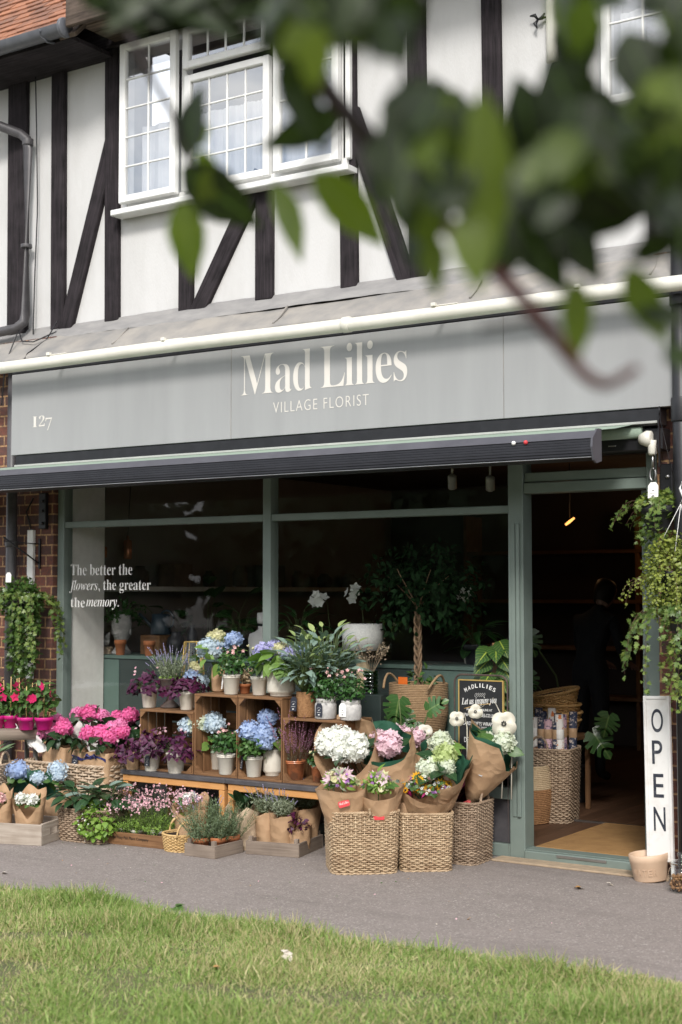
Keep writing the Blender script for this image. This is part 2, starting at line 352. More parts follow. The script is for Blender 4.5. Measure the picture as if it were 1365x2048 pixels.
G_['canegold'] = mat('canegold', (.78, .50, .22), (.60, .34, .12), .5, scale=26, island=.4)
G_['canepale'] = mat('canepale', (.62, .43, .20), (.50, .32, .13), .5, scale=26, island=.4)
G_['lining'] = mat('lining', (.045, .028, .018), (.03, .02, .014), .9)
G_['bark'] = mat('bark', (.27, .17, .10), (.15, .09, .055), .8, scale=30, bump=.4); G_['rope'] = mat('rope', (.42, .27, .15), (.30, .185, .10), .85, scale=60, bump=.5, bscale=220, island=.2)
G_['ropepale'] = mat('ropepale', (.55, .43, .28), (.42, .31, .19), .85, scale=60, bump=.5, bscale=220, island=.2)
G_['ropebrown'] = mat('ropebrown', (.36, .19, .085), (.24, .12, .05), .85, scale=50, bump=.7, bscale=120)
G_['potcream'] = mat('potcream', (.72, .68, .60), (.64, .60, .52), .7, scale=14, bump=.06, bscale=120)
G_['terra'] = mat('terra', (.44, .155, .06), (.36, .125, .05), .8, scale=10, bump=.06)
G_['terracling'] = mat('terracling', (.50, .17, .07), (.16, .07, .04), .3, scale=13, con=(.4, .6), coat=.5)
G_['stone'] = mat('stone', (.58, .56, .54), (.36, .35, .345), .9, scale=16, detail=8, bump=.35, con=(.35, .65))
G_['plaspink'] = mat('plaspink', (.60, .02, .22), (.52, .015, .19), .35)
G_['plasblack'] = mat('plasblack', (.018, .019, .024), (.028, .028, .033), .42)
G_['soil'] = mat('soil', (.035, .022, .015), (.015, .01, .007), .95, scale=70, bump=.8)
G_['tagnavy'] = mat('tagnavy', (.018, .021, .035), (.025, .028, .042), .5)
G_['white'] = mat('white', (.80, .79, .77), (.74, .73, .71), .5)
G_['letter'] = mat('letter', (.66, .625, .585), (.63, .595, .555), .5)
G_['red'] = mat('red', (.62, .05, .055), (.55, .04, .05), .45)
G_['orange'] = mat('orange', (.75, .16, .02), (.65, .13, .02), .4)
G_['navyrib'] = mat('navyrib', (.022, .024, .10), (.03, .03, .14), .35, scale=20)
G_['ribred'] = mat('ribred', (.62, .06, .07), (.70, .12, .12), .35)
G_['copper'] = mat('copper', (.75, .30, .16), (.65, .24, .12), .25, metal=.5)
G_['gold'] = mat('gold', (.62, .44, .16), (.5, .34, .11), .3, metal=.3)
G_['steel'] = mat('steel', (.55, .55, .55), (.4, .4, .4), .35, metal=1)
G_['galv'] = mat('galv', (.30, .30, .28), (.20, .20, .19), .6, scale=9, detail=7)
G_['iron'] = mat('iron', (.085, .055, .045), (.04, .03, .027), .75, scale=22, bump=.2)
def leafm(k, c1, c2, rough=.42, trans=.18, vein=None, isl=.55, spec=.4): G_[k] = mat(k, c1, c2, rough, scale=14, island=isl, trans=trans, vein=vein, con=(.3, .7), spec=spec)
leafm('lf_mid', (.085, .17, .04), (.035, .09, .02), vein=(.11, .19, .06))
leafm('lf_fresh', (.20, .32, .07), (.10, .20, .04), vein=(.2, .3, .1))
leafm('lf_dark', (.025, .065, .022), (.012, .036, .014), .38, .1, vein=(.05, .1, .04))
leafm('lf_rose', (.06, .145, .035), (.022, .07, .018), .35, .12)
leafm('lf_lime', (.24, .36, .06), (.13, .25, .04), .5, .25)
leafm('lf_ivy', (.10, .17, .035), (.03, .075, .02), .35, .15, isl=.75)
leafm('lf_ivyl', (.30, .36, .09), (.08, .15, .03), .35, .2, isl=.8)
leafm('lf_ivym', (.18, .24, .055), (.045, .10, .022), .38, .18, isl=.8); leafm('lf_tiny', (.30, .34, .065), (.12, .16, .035), .4, .25, isl=.8)
leafm('lf_blue', (.25, .335, .275), (.14, .215, .18), .5, .15, vein=(.22, .3, .24))
leafm('lf_bluenew', (.36, .44, .17), (.24, .33, .14), .5, .22)
leafm('lf_grey', (.36, .40, .29), (.22, .26, .17), .7, .1)
leafm('lf_rosem', (.20, .255, .15), (.10, .15, .075), .6, .1)
leafm('lf_purple', (.10, .014, .058), (.032, .006, .026), .5, .12, isl=.7)
leafm('lf_aloe', (.20, .28, .15), (.12, .19, .10), .45, .05)
leafm('lf_shop', (.045, .13, .03), (.02, .07, .018), .35, .15, vein=(.10, .2, .06))
leafm('stem', (.10, .15, .05), (.07, .09, .03), .6, 0)
leafm('twig', (.13, .06, .04), (.06, .03, .025), .7, 0)
def petal(k, c1, c2, trans=.3, isl=.6): G_[k] = mat(k, c1, c2, .6, scale=18, island=isl, trans=trans, tt=(1.1, 1.1, 1.1), con=(.3, .7), spec=.2)
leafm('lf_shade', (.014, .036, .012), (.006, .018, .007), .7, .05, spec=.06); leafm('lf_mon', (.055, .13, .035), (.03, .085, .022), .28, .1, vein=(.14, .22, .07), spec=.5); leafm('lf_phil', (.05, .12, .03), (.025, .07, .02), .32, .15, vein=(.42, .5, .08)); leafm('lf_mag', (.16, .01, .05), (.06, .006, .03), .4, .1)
petal('pt_white', (.88, .88, .84), (.80, .82, .75)); petal('pt_blue', (.50, .60, .78), (.30, .41, .66)); petal('pt_bluepale', (.62, .71, .74), (.46, .57, .70))
petal('pt_greenw', (.64, .70, .50), (.70, .74, .66)); petal('pt_lime', (.58, .66, .34), (.46, .56, .22)); petal('pt_violet', (.44, .42, .70), (.56, .56, .78))
petal('pt_pink', (.84, .22, .46), (.76, .11, .35)); petal('pt_pinkl', (.86, .36, .58), (.80, .22, .48)); petal('pt_palepink', (.78, .52, .60), (.82, .66, .70))
petal('pt_rose', (.80, .46, .46), (.82, .62, .58)); petal('pt_hot', (.78, .03, .12), (.70, .04, .2)); petal('pt_lav', (.33, .30, .50), (.44, .41, .58))
petal('pt_heath', (.36, .13, .24), (.48, .26, .36)); petal('pt_yellow', (.82, .47, .03), (.72, .35, .02)); petal('pt_mag', (.48, .03, .17), (.32, .02, .12))
petal('pt_saxi', (.74, .36, .44), (.80, .58, .60)); petal('pt_cream', (.72, .68, .48), (.62, .62, .32)); petal('pt_purp', (.42, .18, .52), (.5, .26, .6)); petal('pt_dry', (.55, .44, .33), (.42, .31, .21))
G_['glass'] = glassmat('glass', (.955, .97, .965), .9)
G_['paneglass'] = glassmat('paneglass', (.86, .87, .88), 8.5)
G_['jarglass'] = glassmat('jarglass', (.93, .95, .95), 1.4)
G_['greenglass'] = glassmat('greenglass', (.30, .55, .36), 1.6)
# ------------------------------------------------------------------ leaf and petal templates (length 1 along +Y, normal +Z)
def leafT(rows, fold=.18, bend=.25, wavy=0):
    v = []; uv = []
    for t, h in rows:
        z = -bend * t * t
        for sx, u in ((-1, 0), (0, .5), (1, 1)):
            v.append((sx * h, t, z + (fold * h if sx else 0) + (wavy * math.sin(t * 19) if sx else 0))); uv.append((u, t))
    f = []
    for i in range(len(rows) - 1):
        a = i * 3; f += [(a, a + 1, a + 4, a + 3), (a + 1, a + 2, a + 5, a + 4)]
    return np.array(v), f, np.array(uv)
def polyT(pts, c=(0, .45), dz=.08):
    v = [(c[0], c[1], -dz)] + [(x, y, 0) for x, y in pts]; n = len(pts)
    uv = [(.5, .5)] + [(.5 + x * .5, y) for x, y in pts]
    return np.array(v, float), [(0, i + 1, (i + 1) % n + 1) for i in range(n)], np.array(uv)
T_OV = leafT([(0, .02), (.15, .24), (.38, .36), (.62, .30), (.84, .14), (1, .01)])
T_OVW = leafT([(0, .03), (.1, .26), (.3, .44), (.55, .42), (.8, .22), (1, .01)], .12, .35, .012)
T_HEART = leafT([(-.12, .2), (0, .34), (.2, .47), (.45, .44), (.72, .25), (1, .01)], .1, .3)
T_LANCE = leafT([(0, .04), (.25, .16), (.55, .15), (.8, .09), (1, .01)], .2, .45)
T_STRAP = leafT([(0, .05), (.3, .085), (.65, .075), (.88, .045), (1, .004)], .25, .5)
T_NEEDLE = leafT([(0, .06), (.5, .07), (1, .01)], .3, .2)
T_ROUND = leafT([(0, .05), (.12, .33), (.4, .5), (.7, .44), (.92, .2), (1, .02)], .08, .15)
T_IVY = polyT([(0, 0), (-.22, -.08), (-.5, .22), (-.22, .36), (-.38, .68), (-.12, .62), (0, 1.05), (.12, .62), (.38, .68), (.22, .36), (.5, .22), (.22, -.08)], (0, .3), .07)
T_OXA = polyT([(0, 0), (-.42, .62), (-.34, .78), (-.05, .72), (.05, .72), (.34, .78), (.42, .62)], (0, .5), .1)
T_MONS = leafT([(-.18, .2), (0, .4), (.12, .5), (.28, .52), (.45, .48), (.62, .38), (.8, .22), (1, .01)], .12, .45, .02)
def _monst():
    v, f, u = [], [], []
    rim = [(.10, -.2), (.34, -.16), (.5, .04), (.26, .14), (.56, .2), (.54, .34), (.24, .3), (.52, .46), (.44, .58), (.2, .46), (.38, .7), (.28, .8), (.14, .62), (.16, .92), (0, 1.02)]
    spine = [(0, 0), (0, 0), (0, .02), (0, .1), (0, .14), (0, .2), (0, .24), (0, .32), (0, .38), (0, .42), (0, .5), (0, .56), (0, .6), (0, .74), (0, 1.0)]
    for sx in (-1, 1):
        b = len(v)
        for (x, y), (_, sy) in zip(rim, spine):
            v += [(0, sy, -.35 * sy * sy), (sx * x, y, .1 * x - .35 * max(y, 0) ** 2)]; u += [(.5, sy), (.5 + sx * x, y)]
        for i in range(len(rim) - 1):
            q = [b + 2 * i, b + 2 * i + 1, b + 2 * i + 3, b + 2 * i + 2]; f.append(q if sx < 0 else q[::-1])
    return np.array(v, float), f, np.array(u, float)
T_MONST = _monst()
T_BLADE = leafT([(0, .5), (.5, .4), (.85, .2), (1, .02)], .1, .35)
def _floret(np_=4, cup=.25, wid=.55):
    v = [(0, 0, 0)]; f = []; u = [(.5, 0)]
    for k in range(np_):
        a = 2 * math.pi * k / np_; c, s_ = math.cos(a), math.sin(a)
        for x, y, z in ((-wid * .8, .5, cup * .35), (0, 1, cup), (wid * .8, .5, cup * .35)):
            v.append((c * x - s_ * y, s_ * x + c * y, z)); u.append((.5, y))
        b = 1 + 3 * k; f.append((0, b + 2, b + 1, b))
    v = np.array(v); return v[:, [0, 1, 2]], f, np.array(u)
T_FL4 = _floret(4); T_FL5 = _floret(5, .3, .5); T_CUP = _floret(5, .9, .6); T_LILY = _floret(6, .75, .34); T_FL8 = _floret(11, .15, .22)
T_CUBE = (np.array([(x, y, z) for x in (-.5, .5) for y in (-.5, .5) for z in (-.5, .5)], float), [(0, 1, 3, 2), (4, 6, 7, 5), (0, 4, 5, 1), (2, 3, 7, 6), (0, 2, 6, 4), (1, 5, 7, 3)], np.zeros((8, 2)))
_o = [(1, 0, 0), (-1, 0, 0), (0, 1, 0), (0, -1, 0), (0, 0, 1), (0, 0, -1)]
T_BEAD = (np.array(_o, float) * .5, [(0, 2, 4), (2, 1, 4), (1, 3, 4), (3, 0, 4), (2, 0, 5), (1, 2, 5), (3, 1, 5), (0, 3, 5)], np.zeros((6, 2)))

def rdir(n):
    return nrm(rng.normal(size=(n, 3)))
def dome(mb, c, rad, n, L, T, m=0, wd=1.0, lo=-.2, droop=.25, shell=.55, jit=.5, up=(0, 0, 1)):
    """leaves through the outer part of an ellipsoid, pointing outward"""
    d = rdir(n * 3); d = d[d[:, 2] > lo][:n]; n = len(d); rad = np.asarray(rad, float)
    P = np.asarray(c, float) + d * rad * rr(shell, 1.0, n)[:, None]
    y = nrm(d * np.array([1, 1, .6]) + rng.normal(size=(n, 3)) * jit + np.array([0, 0, -droop]))
    u = nrm(d + rng.normal(size=(n, 3)) * .45 + np.asarray(up, float) * .6)
    l = L * rr(.65, 1.25, n)
    mb.inst(T, frames(y, u), P, np.stack([l * wd, l, l], 1), m)
def mop(mb, c, r, n=170, m=0, sq=.85, fs=.18, T=None, core=True, face=None):
    """a mophead of small four-petalled florets"""
    i = np.arange(n) + .5; ph = np.arccos(1 - 1.75 * i / n); th = math.pi * (1 + 5 ** .5) * i
    d = np.stack([np.cos(th) * np.sin(ph), np.sin(th) * np.sin(ph), np.cos(ph)], 1); d = nrm(d + rng.normal(size=d.shape) * .09)
    Rm = np.eye(3)
    if face is not None: Rm = frames(np.array([[.3, .2, .1]]), np.asarray(face, float))[0]
    d2 = d * np.array([1, 1, sq]); lump = 1 + .10 * np.sin(3 * th * .13 + ph * 5) + rng.normal(size=n) * .05
    P = np.asarray(c, float) + (d2 * lump[:, None] * r * .9) @ Rm.T
    dn = nrm(d + rng.normal(size=d.shape) * .22) @ Rm.T
    mb.inst(T or T_FL4, frames(rdir(n), dn), P, r * fs * rr(.8, 1.2, n), m)
    if core: mb.ball(c, r * .78, 12, m, (1, 1, sq))
def arc(p0, d0, L, droop, n=6, wob=0):
    """a stem bending down under its weight"""
    p = [np.asarray(p0, float)]; d = nrm(d0)
    for i in range(n):
        p.append(p[-1] + d * L / n); d = nrm(d + np.array([0, 0, -droop / n]) + rng.normal(size=3) * wob)
    return np.array(p)
def stems(mb, c, n, h, spread, r=.0012, droop=.2, base=.4, m=0, k=5, hv=.25):
    out = []
    for i in range(n):
        a = rr(0, 6.283); q = math.sqrt(rr(0, 1)); b = np.asarray(c, float) + np.array([math.cos(a), math.sin(a), 0]) * q * base
        d = np.array([math.cos(a) * q * spread, math.sin(a) * q * spread, 1.0]) + rng.normal(size=3) * .12
        p = arc(b, d, h * rr(1 - hv, 1 + hv), droop * q, k, .03); mb.tube(p, np.linspace(r, r * .6, len(p)), 3, m=m, cap=False); out.append(p)
    return out
def along(ps, per, lo=.2, hi=1.0):
    """points and tangents spread along polylines"""
    P = []; D = []
    for p in ps:
        t = np.linspace(lo, hi, per) * (len(p) - 1); t = np.clip(t + rr(-.15, .15, per), 0, len(p) - 1.001); i = t.astype(int); f = (t - i)[:, None]
        P.append(p[i] * (1 - f) + p[i + 1] * f); D.append(nrm(p[i + 1] - p[i]))
    return np.concatenate(P), np.concatenate(D)
def needles(mb, ps, per, L, T=T_NEEDLE, m=0, wd=1.0, lo=.15, hi=1.0, out=.9):
    P, D = along(ps, per, lo, hi); n = len(P); y = nrm(D * .8 + rdir(n) * out); l = L * rr(.6, 1.2, n)
    mb.inst(T, frames(y, nrm(D + rdir(n) * .5)), P, np.stack([l * wd, l, l], 1), m)

# ------------------------------------------------------------------ vessels
def pot(par, r, h, style='cream', name='pot'):
    mb = MB(); k = {'cream': 'potcream', 'terra': 'terra', 'pink': 'plaspink', 'black': 'plasblack', 'stone': 'stone', 'jute': 'ropebrown', 'ribbed': 'potcream', 'cling': 'terracling', 'kraft': 'kraft'}[style]
    rb = None; n = 28
    if style in ('cream', 'cling'):
        pr = [(r * .70, 0), (r * .74, h * .02), (r * .93, h * .84), (r * .99, h * .85), (r * 1.0, h * .89), (r * .97, h * .90), (r * .97, h * .915), (r * 1.02, h * .93), (r * 1.03, h * .99), (r * 1.0, h), (r * .92, h * .99), (r * .88, h * .84)]
    elif style in ('terra', 'pink', 'black'):
        pr = [(r * .66, 0), (r * .69, h * .02), (r * .88, h * .70), (r * .98, h * .71), (r * 1.02, h * .98), (r * 1.0, h), (r * .93, h), (r * .86, h * .8)]
    elif style == 'stone':
        pr = [(r * .94, 0), (r * .99, h * .05), (r * 1.0, h * .66), (r * .97, h * .74), (r * .86, h * .82), (r * .90, h * .86), (r * .90, h * .98), (r * .86, h), (r * .78, h * .98), (r * .78, h * .86)]
    elif style == 'jute':
        pr = []
        for i in range(44):
            z = i / 43; pr.append((r * (.86 + .16 * math.sin(z * 2.4)) * (1 + .03 * (i % 2)), h * z))
        pr += [(r * .86, h), (r * .8, h * .86)]
    elif style == 'ribbed':
        pr = [(r * .78, 0), (r * .82, h * .015), (r * .82, h * .10), (r * .99, h * .15), (r, h * .2), (r, h * .93), (r * 1.0, h), (r * .9, h), (r * .88, h * .86)]
        n = 64; rb = np.array([0, 0, 0, 0, r * .045, r * .045, 0, 0, 0])
    elif style == 'kraft':
        pr = [(r * .8, 0), (r * .9, h * .05), (r * 1.0, h * .6), (r * .98, h), (r * .93, h), (r * .88, h * .85)]; n = 8
    mb.lathe(pr, n, rib=rb); o = mb.build(name, M(k), par)
    if style in ('kraft', 'jute') : pass
    s_ = MB(); s_.lathe([(.001, h * .85), (r * .9, h * .84)], 18); s_.build('soil', M('soil'), par)
    return o
def price_tag(par, p, w_=.035, h_=.06, yaw=.6, lean=.05, col='tagnavy', name='price_tag', mark=True):
    """a small hanging tag with clipped corners, a hole and printed marks"""
    mb = MB(); Rm = rotz(yaw) @ rotxyz(R(90) - lean, 0, 0); a = w_ / 2
    mb.prism([(-a, 0), (a, 0), (a, h_ * .78), (a * .5, h_), (-a * .5, h_), (-a, h_ * .78)], 0, .0012, Rm, p)
    o = mb.build(name, M(col), par)
    if mark:
        k = MB(); q = lambda poly: k.prism(poly, .0014, .0016, Rm, p)
        for i in range(7):   # arched wording, then an emblem and two lines
            an = R(150 - 20 * i); q([(math.cos(an) * a * .62 + dx, h_ * .52 + math.sin(an) * a * .55 + dy) for dx, dy in ((-.0009, -.0011), (.0009, -.0011), (.0009, .0012), (-.0009, .0012))])
        q([(-a * .3, h_ * .45), (-a * .1, h_ * .43), (a * .3, h_ * .5), (a * .1, h_ * .52)])
        q([(-a * .6, h_ * .30), (a * .6, h_ * .30), (a * .6, h_ * .318), (-a * .6, h_ * .318)])
        q([(-a * .26, h_ * .1), (a * .2, h_ * .1), (a * .26, h_ * .15), (a * .1, h_ * .18), (-a * .26, h_ * .16)])
        k.build('printing', M('white' if col == 'tagnavy' else 'tagnavy'), o)
    return o

# ------------------------------------------------------------------ writing
def SB(s):   # bold serif letters
    return ''.join(chr(0x1d400 + ord(c) - 65) if 'A' <= c <= 'Z' else chr(0x1d41a + ord(c) - 97) if 'a' <= c <= 'z' else chr(0x1d7ce + ord(c) - 48) if c.isdigit() else c for c in s)
def SI(s):   # bold italic serif letters
    return ''.join(chr(0x1d468 + ord(c) - 65) if 'A' <= c <= 'Z' else chr(0x1d482 + ord(c) - 97) if 'a' <= c <= 'z' else c for c in s)
def text_mesh(body, off=0.0, space=1.0, ext=0.004):
    c = bpy.data.curves.new('lettering', 'FONT'); c.body = body; c.size = 1; c.offset = off; c.space_character = space; c.extrude = ext; c.resolution_u = 6
    o = bpy.data.objects.new('lettering', c); COL.objects.link(o)
    dg = bpy.context.evaluated_depsgraph_get(); dg.update()
    me = bpy.data.meshes.new_from_object(o.evaluated_get(dg)); bpy.data.objects.remove(o); bpy.data.curves.remove(c)
    return me
def writing(bodies, matname, parent, name='lettering'):
    """bodies: (text, origin, right vector, up vector, width, height of the whole text box, weight offset, spacing); letters stand off along right x up"""
    mb = MB()
    for body, o, rx, ux, wd, ht, off, sp in bodies:
        me = text_mesh(body, off, sp); n = len(me.vertices); co = np.empty(n * 3, np.float32); me.vertices.foreach_get('co', co); co = co.reshape(-1, 3).astype(float)
        mn, mxx = co.min(0), co.max(0); s_ = mxx - mn
        rx = nrm(np.asarray(rx, float)); ux = nrm(np.asarray(ux, float)); nz = np.cross(rx, ux)
        v = np.asarray(o, float) + ((co[:, :1] - mn[0]) * (wd / s_[0])) * rx + ((co[:, 1:2] - mn[1]) * (ht / s_[1])) * ux + (co[:, 2:3] - mn[2]) * .12 * nz
        mb.add(v, [list(p.vertices) for p in me.polygons], smooth=False); bpy.data.meshes.remove(me)
    return mb.build(name, M(matname), parent)

# ------------------------------------------------------------------ baskets
def rrect(w_, d_, n, p=5.0):
    """points spread evenly round a soft-cornered rectangle"""
    a = np.linspace(0, 2 * math.pi, 1600, endpoint=False); c, s_ = np.cos(a), np.sin(a)
    x = np.sign(c) * np.abs(c) ** (2 / p) * w_ / 2; y = np.sign(s_) * np.abs(s_) ** (2 / p) * d_ / 2
    L = np.concatenate([[0], np.cumsum(np.hypot(np.diff(np.append(x, x[0])), np.diff(np.append(y, y[0]))))])
    t = np.linspace(0, L[-1], n, endpoint=False); x = np.interp(t, L, np.append(x, x[0])); y = np.interp(t, L, np.append(y, y[0]))
    return np.stack([x, y], 1), L[-1]
def weave(par, w_, d_, h, m='cane', taper=.9, rad=.0048, p=6.0, gap=.025, rim=.009, sides=5, bulge=0, lining=True, pair=1, handles=()):
    _, per = rrect(w_, d_, 40, p); ns = int(per / gap / 2) * 2 + 1; N = ns * 4
    base, _ = rrect(1, 1 * d_ / w_, N, p); base = base * w_; nv = nrm(np.stack([np.roll(base[:, 1], -1) - np.roll(base[:, 1], 1), -(np.roll(base[:, 0], -1) - np.roll(base[:, 0], 1))], 1))
    mb = MB(); rows = int((h - rim) / (rad * 2.02)); sc = lambda z: taper + (1 - taper) * z / h + bulge * math.sin(math.pi * z / h)
    ph = np.arange(N) / 4 * math.pi
    for j in range(rows):
        z = (j + .5) * (h - rim) / rows; o = np.sin(ph + (math.pi if (j // pair) % 2 else 0)) * rad * 1.05
        xy = base * sc(z) + nv * o[:, None]; zz = z + np.sin(ph * .21 + j * 1.7) * rad * .22 + np.sin(ph * 2) * rad * .1
        mb.tube(np.column_stack([xy, zz]), rad * rr(.88, 1.08), sides, True)
    mb.build('weave', M(m), par)
    st = MB()
    for k in range(ns):
        b = base[int((k + .5) * 4) % N]; st.tube([np.append(b * sc(z), z) for z in (0, h * .5, h)], rad * .8, 5)
    st.build('stakes', M(m), par)
    rm = MB(); ps = np.arange(N) * 2 * math.pi * (ns * .55 // 1) / N
    for q in range(3):
        o = np.cos(ps + q * 2.094) * rim * .55; z2 = h - rim * .3 + np.sin(ps + q * 2.094) * rim * .55
        rm.tube(np.column_stack([base * sc(h) + nv * o[:, None], z2]), rim * .52, 5, True)
        if q < 2:
            o = np.cos(ps * .6 + q * 3.14) * rim * .4; z2 = rim * .45 + np.sin(ps * .6 + q * 3.14) * rim * .35
            rm.tube(np.column_stack([base * sc(0) + nv * (o + rim * .3)[:, None], z2]), rim * .45, 5, True)
    rm.build('rim', M(m), par)
    if lining:
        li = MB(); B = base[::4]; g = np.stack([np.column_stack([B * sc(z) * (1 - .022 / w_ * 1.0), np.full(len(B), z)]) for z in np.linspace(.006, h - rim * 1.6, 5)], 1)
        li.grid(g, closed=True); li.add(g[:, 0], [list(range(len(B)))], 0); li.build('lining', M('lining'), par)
    for (hx, hy, ax, hw, hh) in handles:   # twisted loop handles
        hb = MB(); t = np.linspace(0, math.pi, 16); c, s_ = math.cos(ax), math.sin(ax)
        for q in range(3):
            tw = t * 9 + q * 2.094; u = np.cos(t) * hw / 2; zz = h - .01 + np.sin(t) * hh
            e = np.cos(tw) * .005; f = np.sin(tw) * .005
            hb.tube(np.column_stack([hx + c * u - s_ * e, hy + s_ * u + c * e, zz + f]), .0052, 5)
        hb.build('handle', M(m), par)

# ------------------------------------------------------------------ wooden crates
def open_crate(par, w_, d_, h, m='crate', across='h', front=True):
    """apple crate standing with its open side to the street: two solid ends, slatted back and sides, corner blocks"""
    t = .009; e = .014
    def side(nm, x, n, gap):
        mb = MB(); 
        for i in range(n):
            a = -d_ / 2 + i * d_ / n; mb.bx(x - t / 2, x + t / 2, a + gap, a + d_ / n - gap, t, h - t)
        mb.build(nm, M(m), par)
    if across == 'h':   # ends are the top and bottom boards
        for z in (e / 2, h - e / 2):
            mb = MB(); n = 2
            for i in range(n): mb.bx(-w_ / 2, w_ / 2, -d_ / 2 + i * d_ / n + .0012, -d_ / 2 + (i + 1) * d_ / n - .0012, z - e / 2, z + e / 2)
            mb.build('end_board', M(m), par)
        for x in (-w_ / 2 + t / 2, w_ / 2 - t / 2):
            mb = MB()
            for i in range(4): a = -d_ / 2 + i * d_ / 4; mb.bx(x - t / 2, x + t / 2, a + .004, a + d_ / 4 - .004, e, h - e)
            mb.build('side_slats', M(m), par)
    else:               # lying: the ends are left and right, top and bottom are slats
        for x in (-w_ / 2 + t / 2, w_ / 2 - t / 2):
            mb = MB()
            for i in range(4): a = -d_ / 2 + i * d_ / 4; mb.bx(x - t / 2, x + t / 2, a + .005, a + d_ / 4 - .005, 0, h - e)
            mb.build('side_slats', M(m), par)
        for z in (e / 2 + .0005, h - e / 2):
            mb = MB()
            for i in range(3): mb.bx(-w_ / 2 + (t if z < h / 2 else 0), w_ / 2 - (t if z < h / 2 else 0), -d_ / 2 + i * d_ / 3 + .002, -d_ / 2 + (i + 1) * d_ / 3 - .002, z - e / 2, z + e / 2)
            mb.build('end_board', M(m), par)
    mb = MB()
    for i in range(4): a = e + i * (h - 2 * e) / 4; mb.bx(-w_ / 2 + t, w_ / 2 - t, d_ / 2 - t, d_ / 2, a + .006, a + (h - 2 * e) / 4 - .006)
    mb.build('back_slats', M(m), par)
    q = .042; Rm = np.array([[1, 0, 0], [0, 0, -1], [0, 1, 0.]])
    for sx in (-1, 1):
        for sz in (0, 1):
            x = sx * (w_ / 2 - t - .0005); z = (h - e - .0005) if sz else e + .0005; dz = -q if sz else q
            for y0, y1 in ((d_ / 2 - .03, d_ / 2 - .001), (-d_ / 2 + .012, -d_ / 2 + .024)): mb = MB(); mb.prism([(x, z), (x - sx * q, z), (x, z + dz)], y0, y1, Rm); mb.build('corner_block', M(m), par)
def tray(par, w_, d_, h, m='crategrey', t=.011, posts=True, holes=False, notch=False):
    """a low open box of boards with a slatted bottom"""
    b = MB()
    for i in range(4): b.bx(-w_ / 2 + t, w_ / 2 - t, -d_ / 2 + i * d_ / 4 + .002, -d_ / 2 + (i + 1) * d_ / 4 - .002, .004, .012)
    b.build('bottom_slats', M(m), par)
    for nm, y in (('front_board', -d_ / 2 + t / 2), ('back_board', d_ / 2 - t / 2)):
        mb = MB(); mb.bx(-w_ / 2, w_ / 2, y - t / 2, y + t / 2, 0, h); mb.build(nm, M(m), par)
    for x in (-w_ / 2 + t / 2, w_ / 2 - t / 2):
        mb = MB(); y0, y1 = -d_ / 2 + t, d_ / 2 - t
        if holes:
            a = d_ * .17; mb.bx(x - t / 2, x + t / 2, y0, y1, 0, h * .42); mb.bx(x - t / 2, x + t / 2, y0, y1, h * .72, h + .004)
            mb.bx(x - t / 2, x + t / 2, y0, -a, h * .42, h * .72); mb.bx(x - t / 2, x + t / 2, a, y1, h * .42, h * .72)
        else: mb.bx(x - t / 2, x + t / 2, y0, y1, 0, h * (.92 if notch else 1) + .002)
        mb.build('end_board', M(m), par)
    if posts:
        mb = MB()
        for sx in (-1, 1):
            for sy in (-1, 1):
                x = sx * (w_ / 2 - t - .013); y = sy * (d_ / 2 - t - .013); mb.bx(x - .0125, x + .0125, y - .0125, y + .0125, .013, h + .025)
        mb.build('corner_posts', M(m), par)

# ------------------------------------------------------------------ kraft paper wraps
def wrap(par, h, r0, r1, m='kraft', dip=.22, jag=.16, front=-1.2, turns=1.12, name='paper_wrap', flare=.8, npt=5, sx=1.0, lean=(0, 0), crumple=.05, both=None):
    """a sheet of paper rolled into an open cone, lower at the front, its top edge in points"""
    nu, nv = 72, 12; a = np.linspace(0, 2 * math.pi * turns, nu); s1, s2, s3 = rr(0, 6.28, 3)
    kp = np.linspace(0, a[-1], 2 * npt + 1) + rr(-.12, .12, 2 * npt + 1); saw = np.interp(a, kp, [rr(.0, .45) if i % 2 else rr(.55, 1.0) for i in range(2 * npt + 1)])
    top = h * (1 - dip * (.5 + .5 * np.cos(a - front)) ** 1.5 - jag * (1 - saw))
    v = np.linspace(0, 1, nv); A, Vv = np.meshgrid(a, v, indexing='ij'); Z = top[:, None] * Vv
    zz = Z / h; r = r0 + (r1 - r0) * np.clip(zz, 0, 1.2) ** flare
    r = r * (1 + crumple * np.sin(A * 3 + s2 + zz * 4) + crumple * .7 * np.sin(A * 7 + s3 - zz * 6) * zz + .035 * (np.abs(((A * 2.2 + zz * 3 + s1) % 1) - .5)))
    r = r + (A / (2 * math.pi)) * .004
    X = r * np.cos(A) * sx + lean[0] * zz ** 1.4; Y = r * np.sin(A) + lean[1] * zz ** 1.4
    mb = MB(); mb.grid(np.stack([X, Y, Z], -1)); o = mb.build(name, M(m), par)
    if both: # a second sheet in another colour just inside
        mb = MB(); k = .965; mb.grid(np.stack([X * k, Y * k, Z * (1.0 + .05 * np.sin(A * 2 + s2)) + .004], -1)); mb.build('inner_paper', M(both), par)
    return o
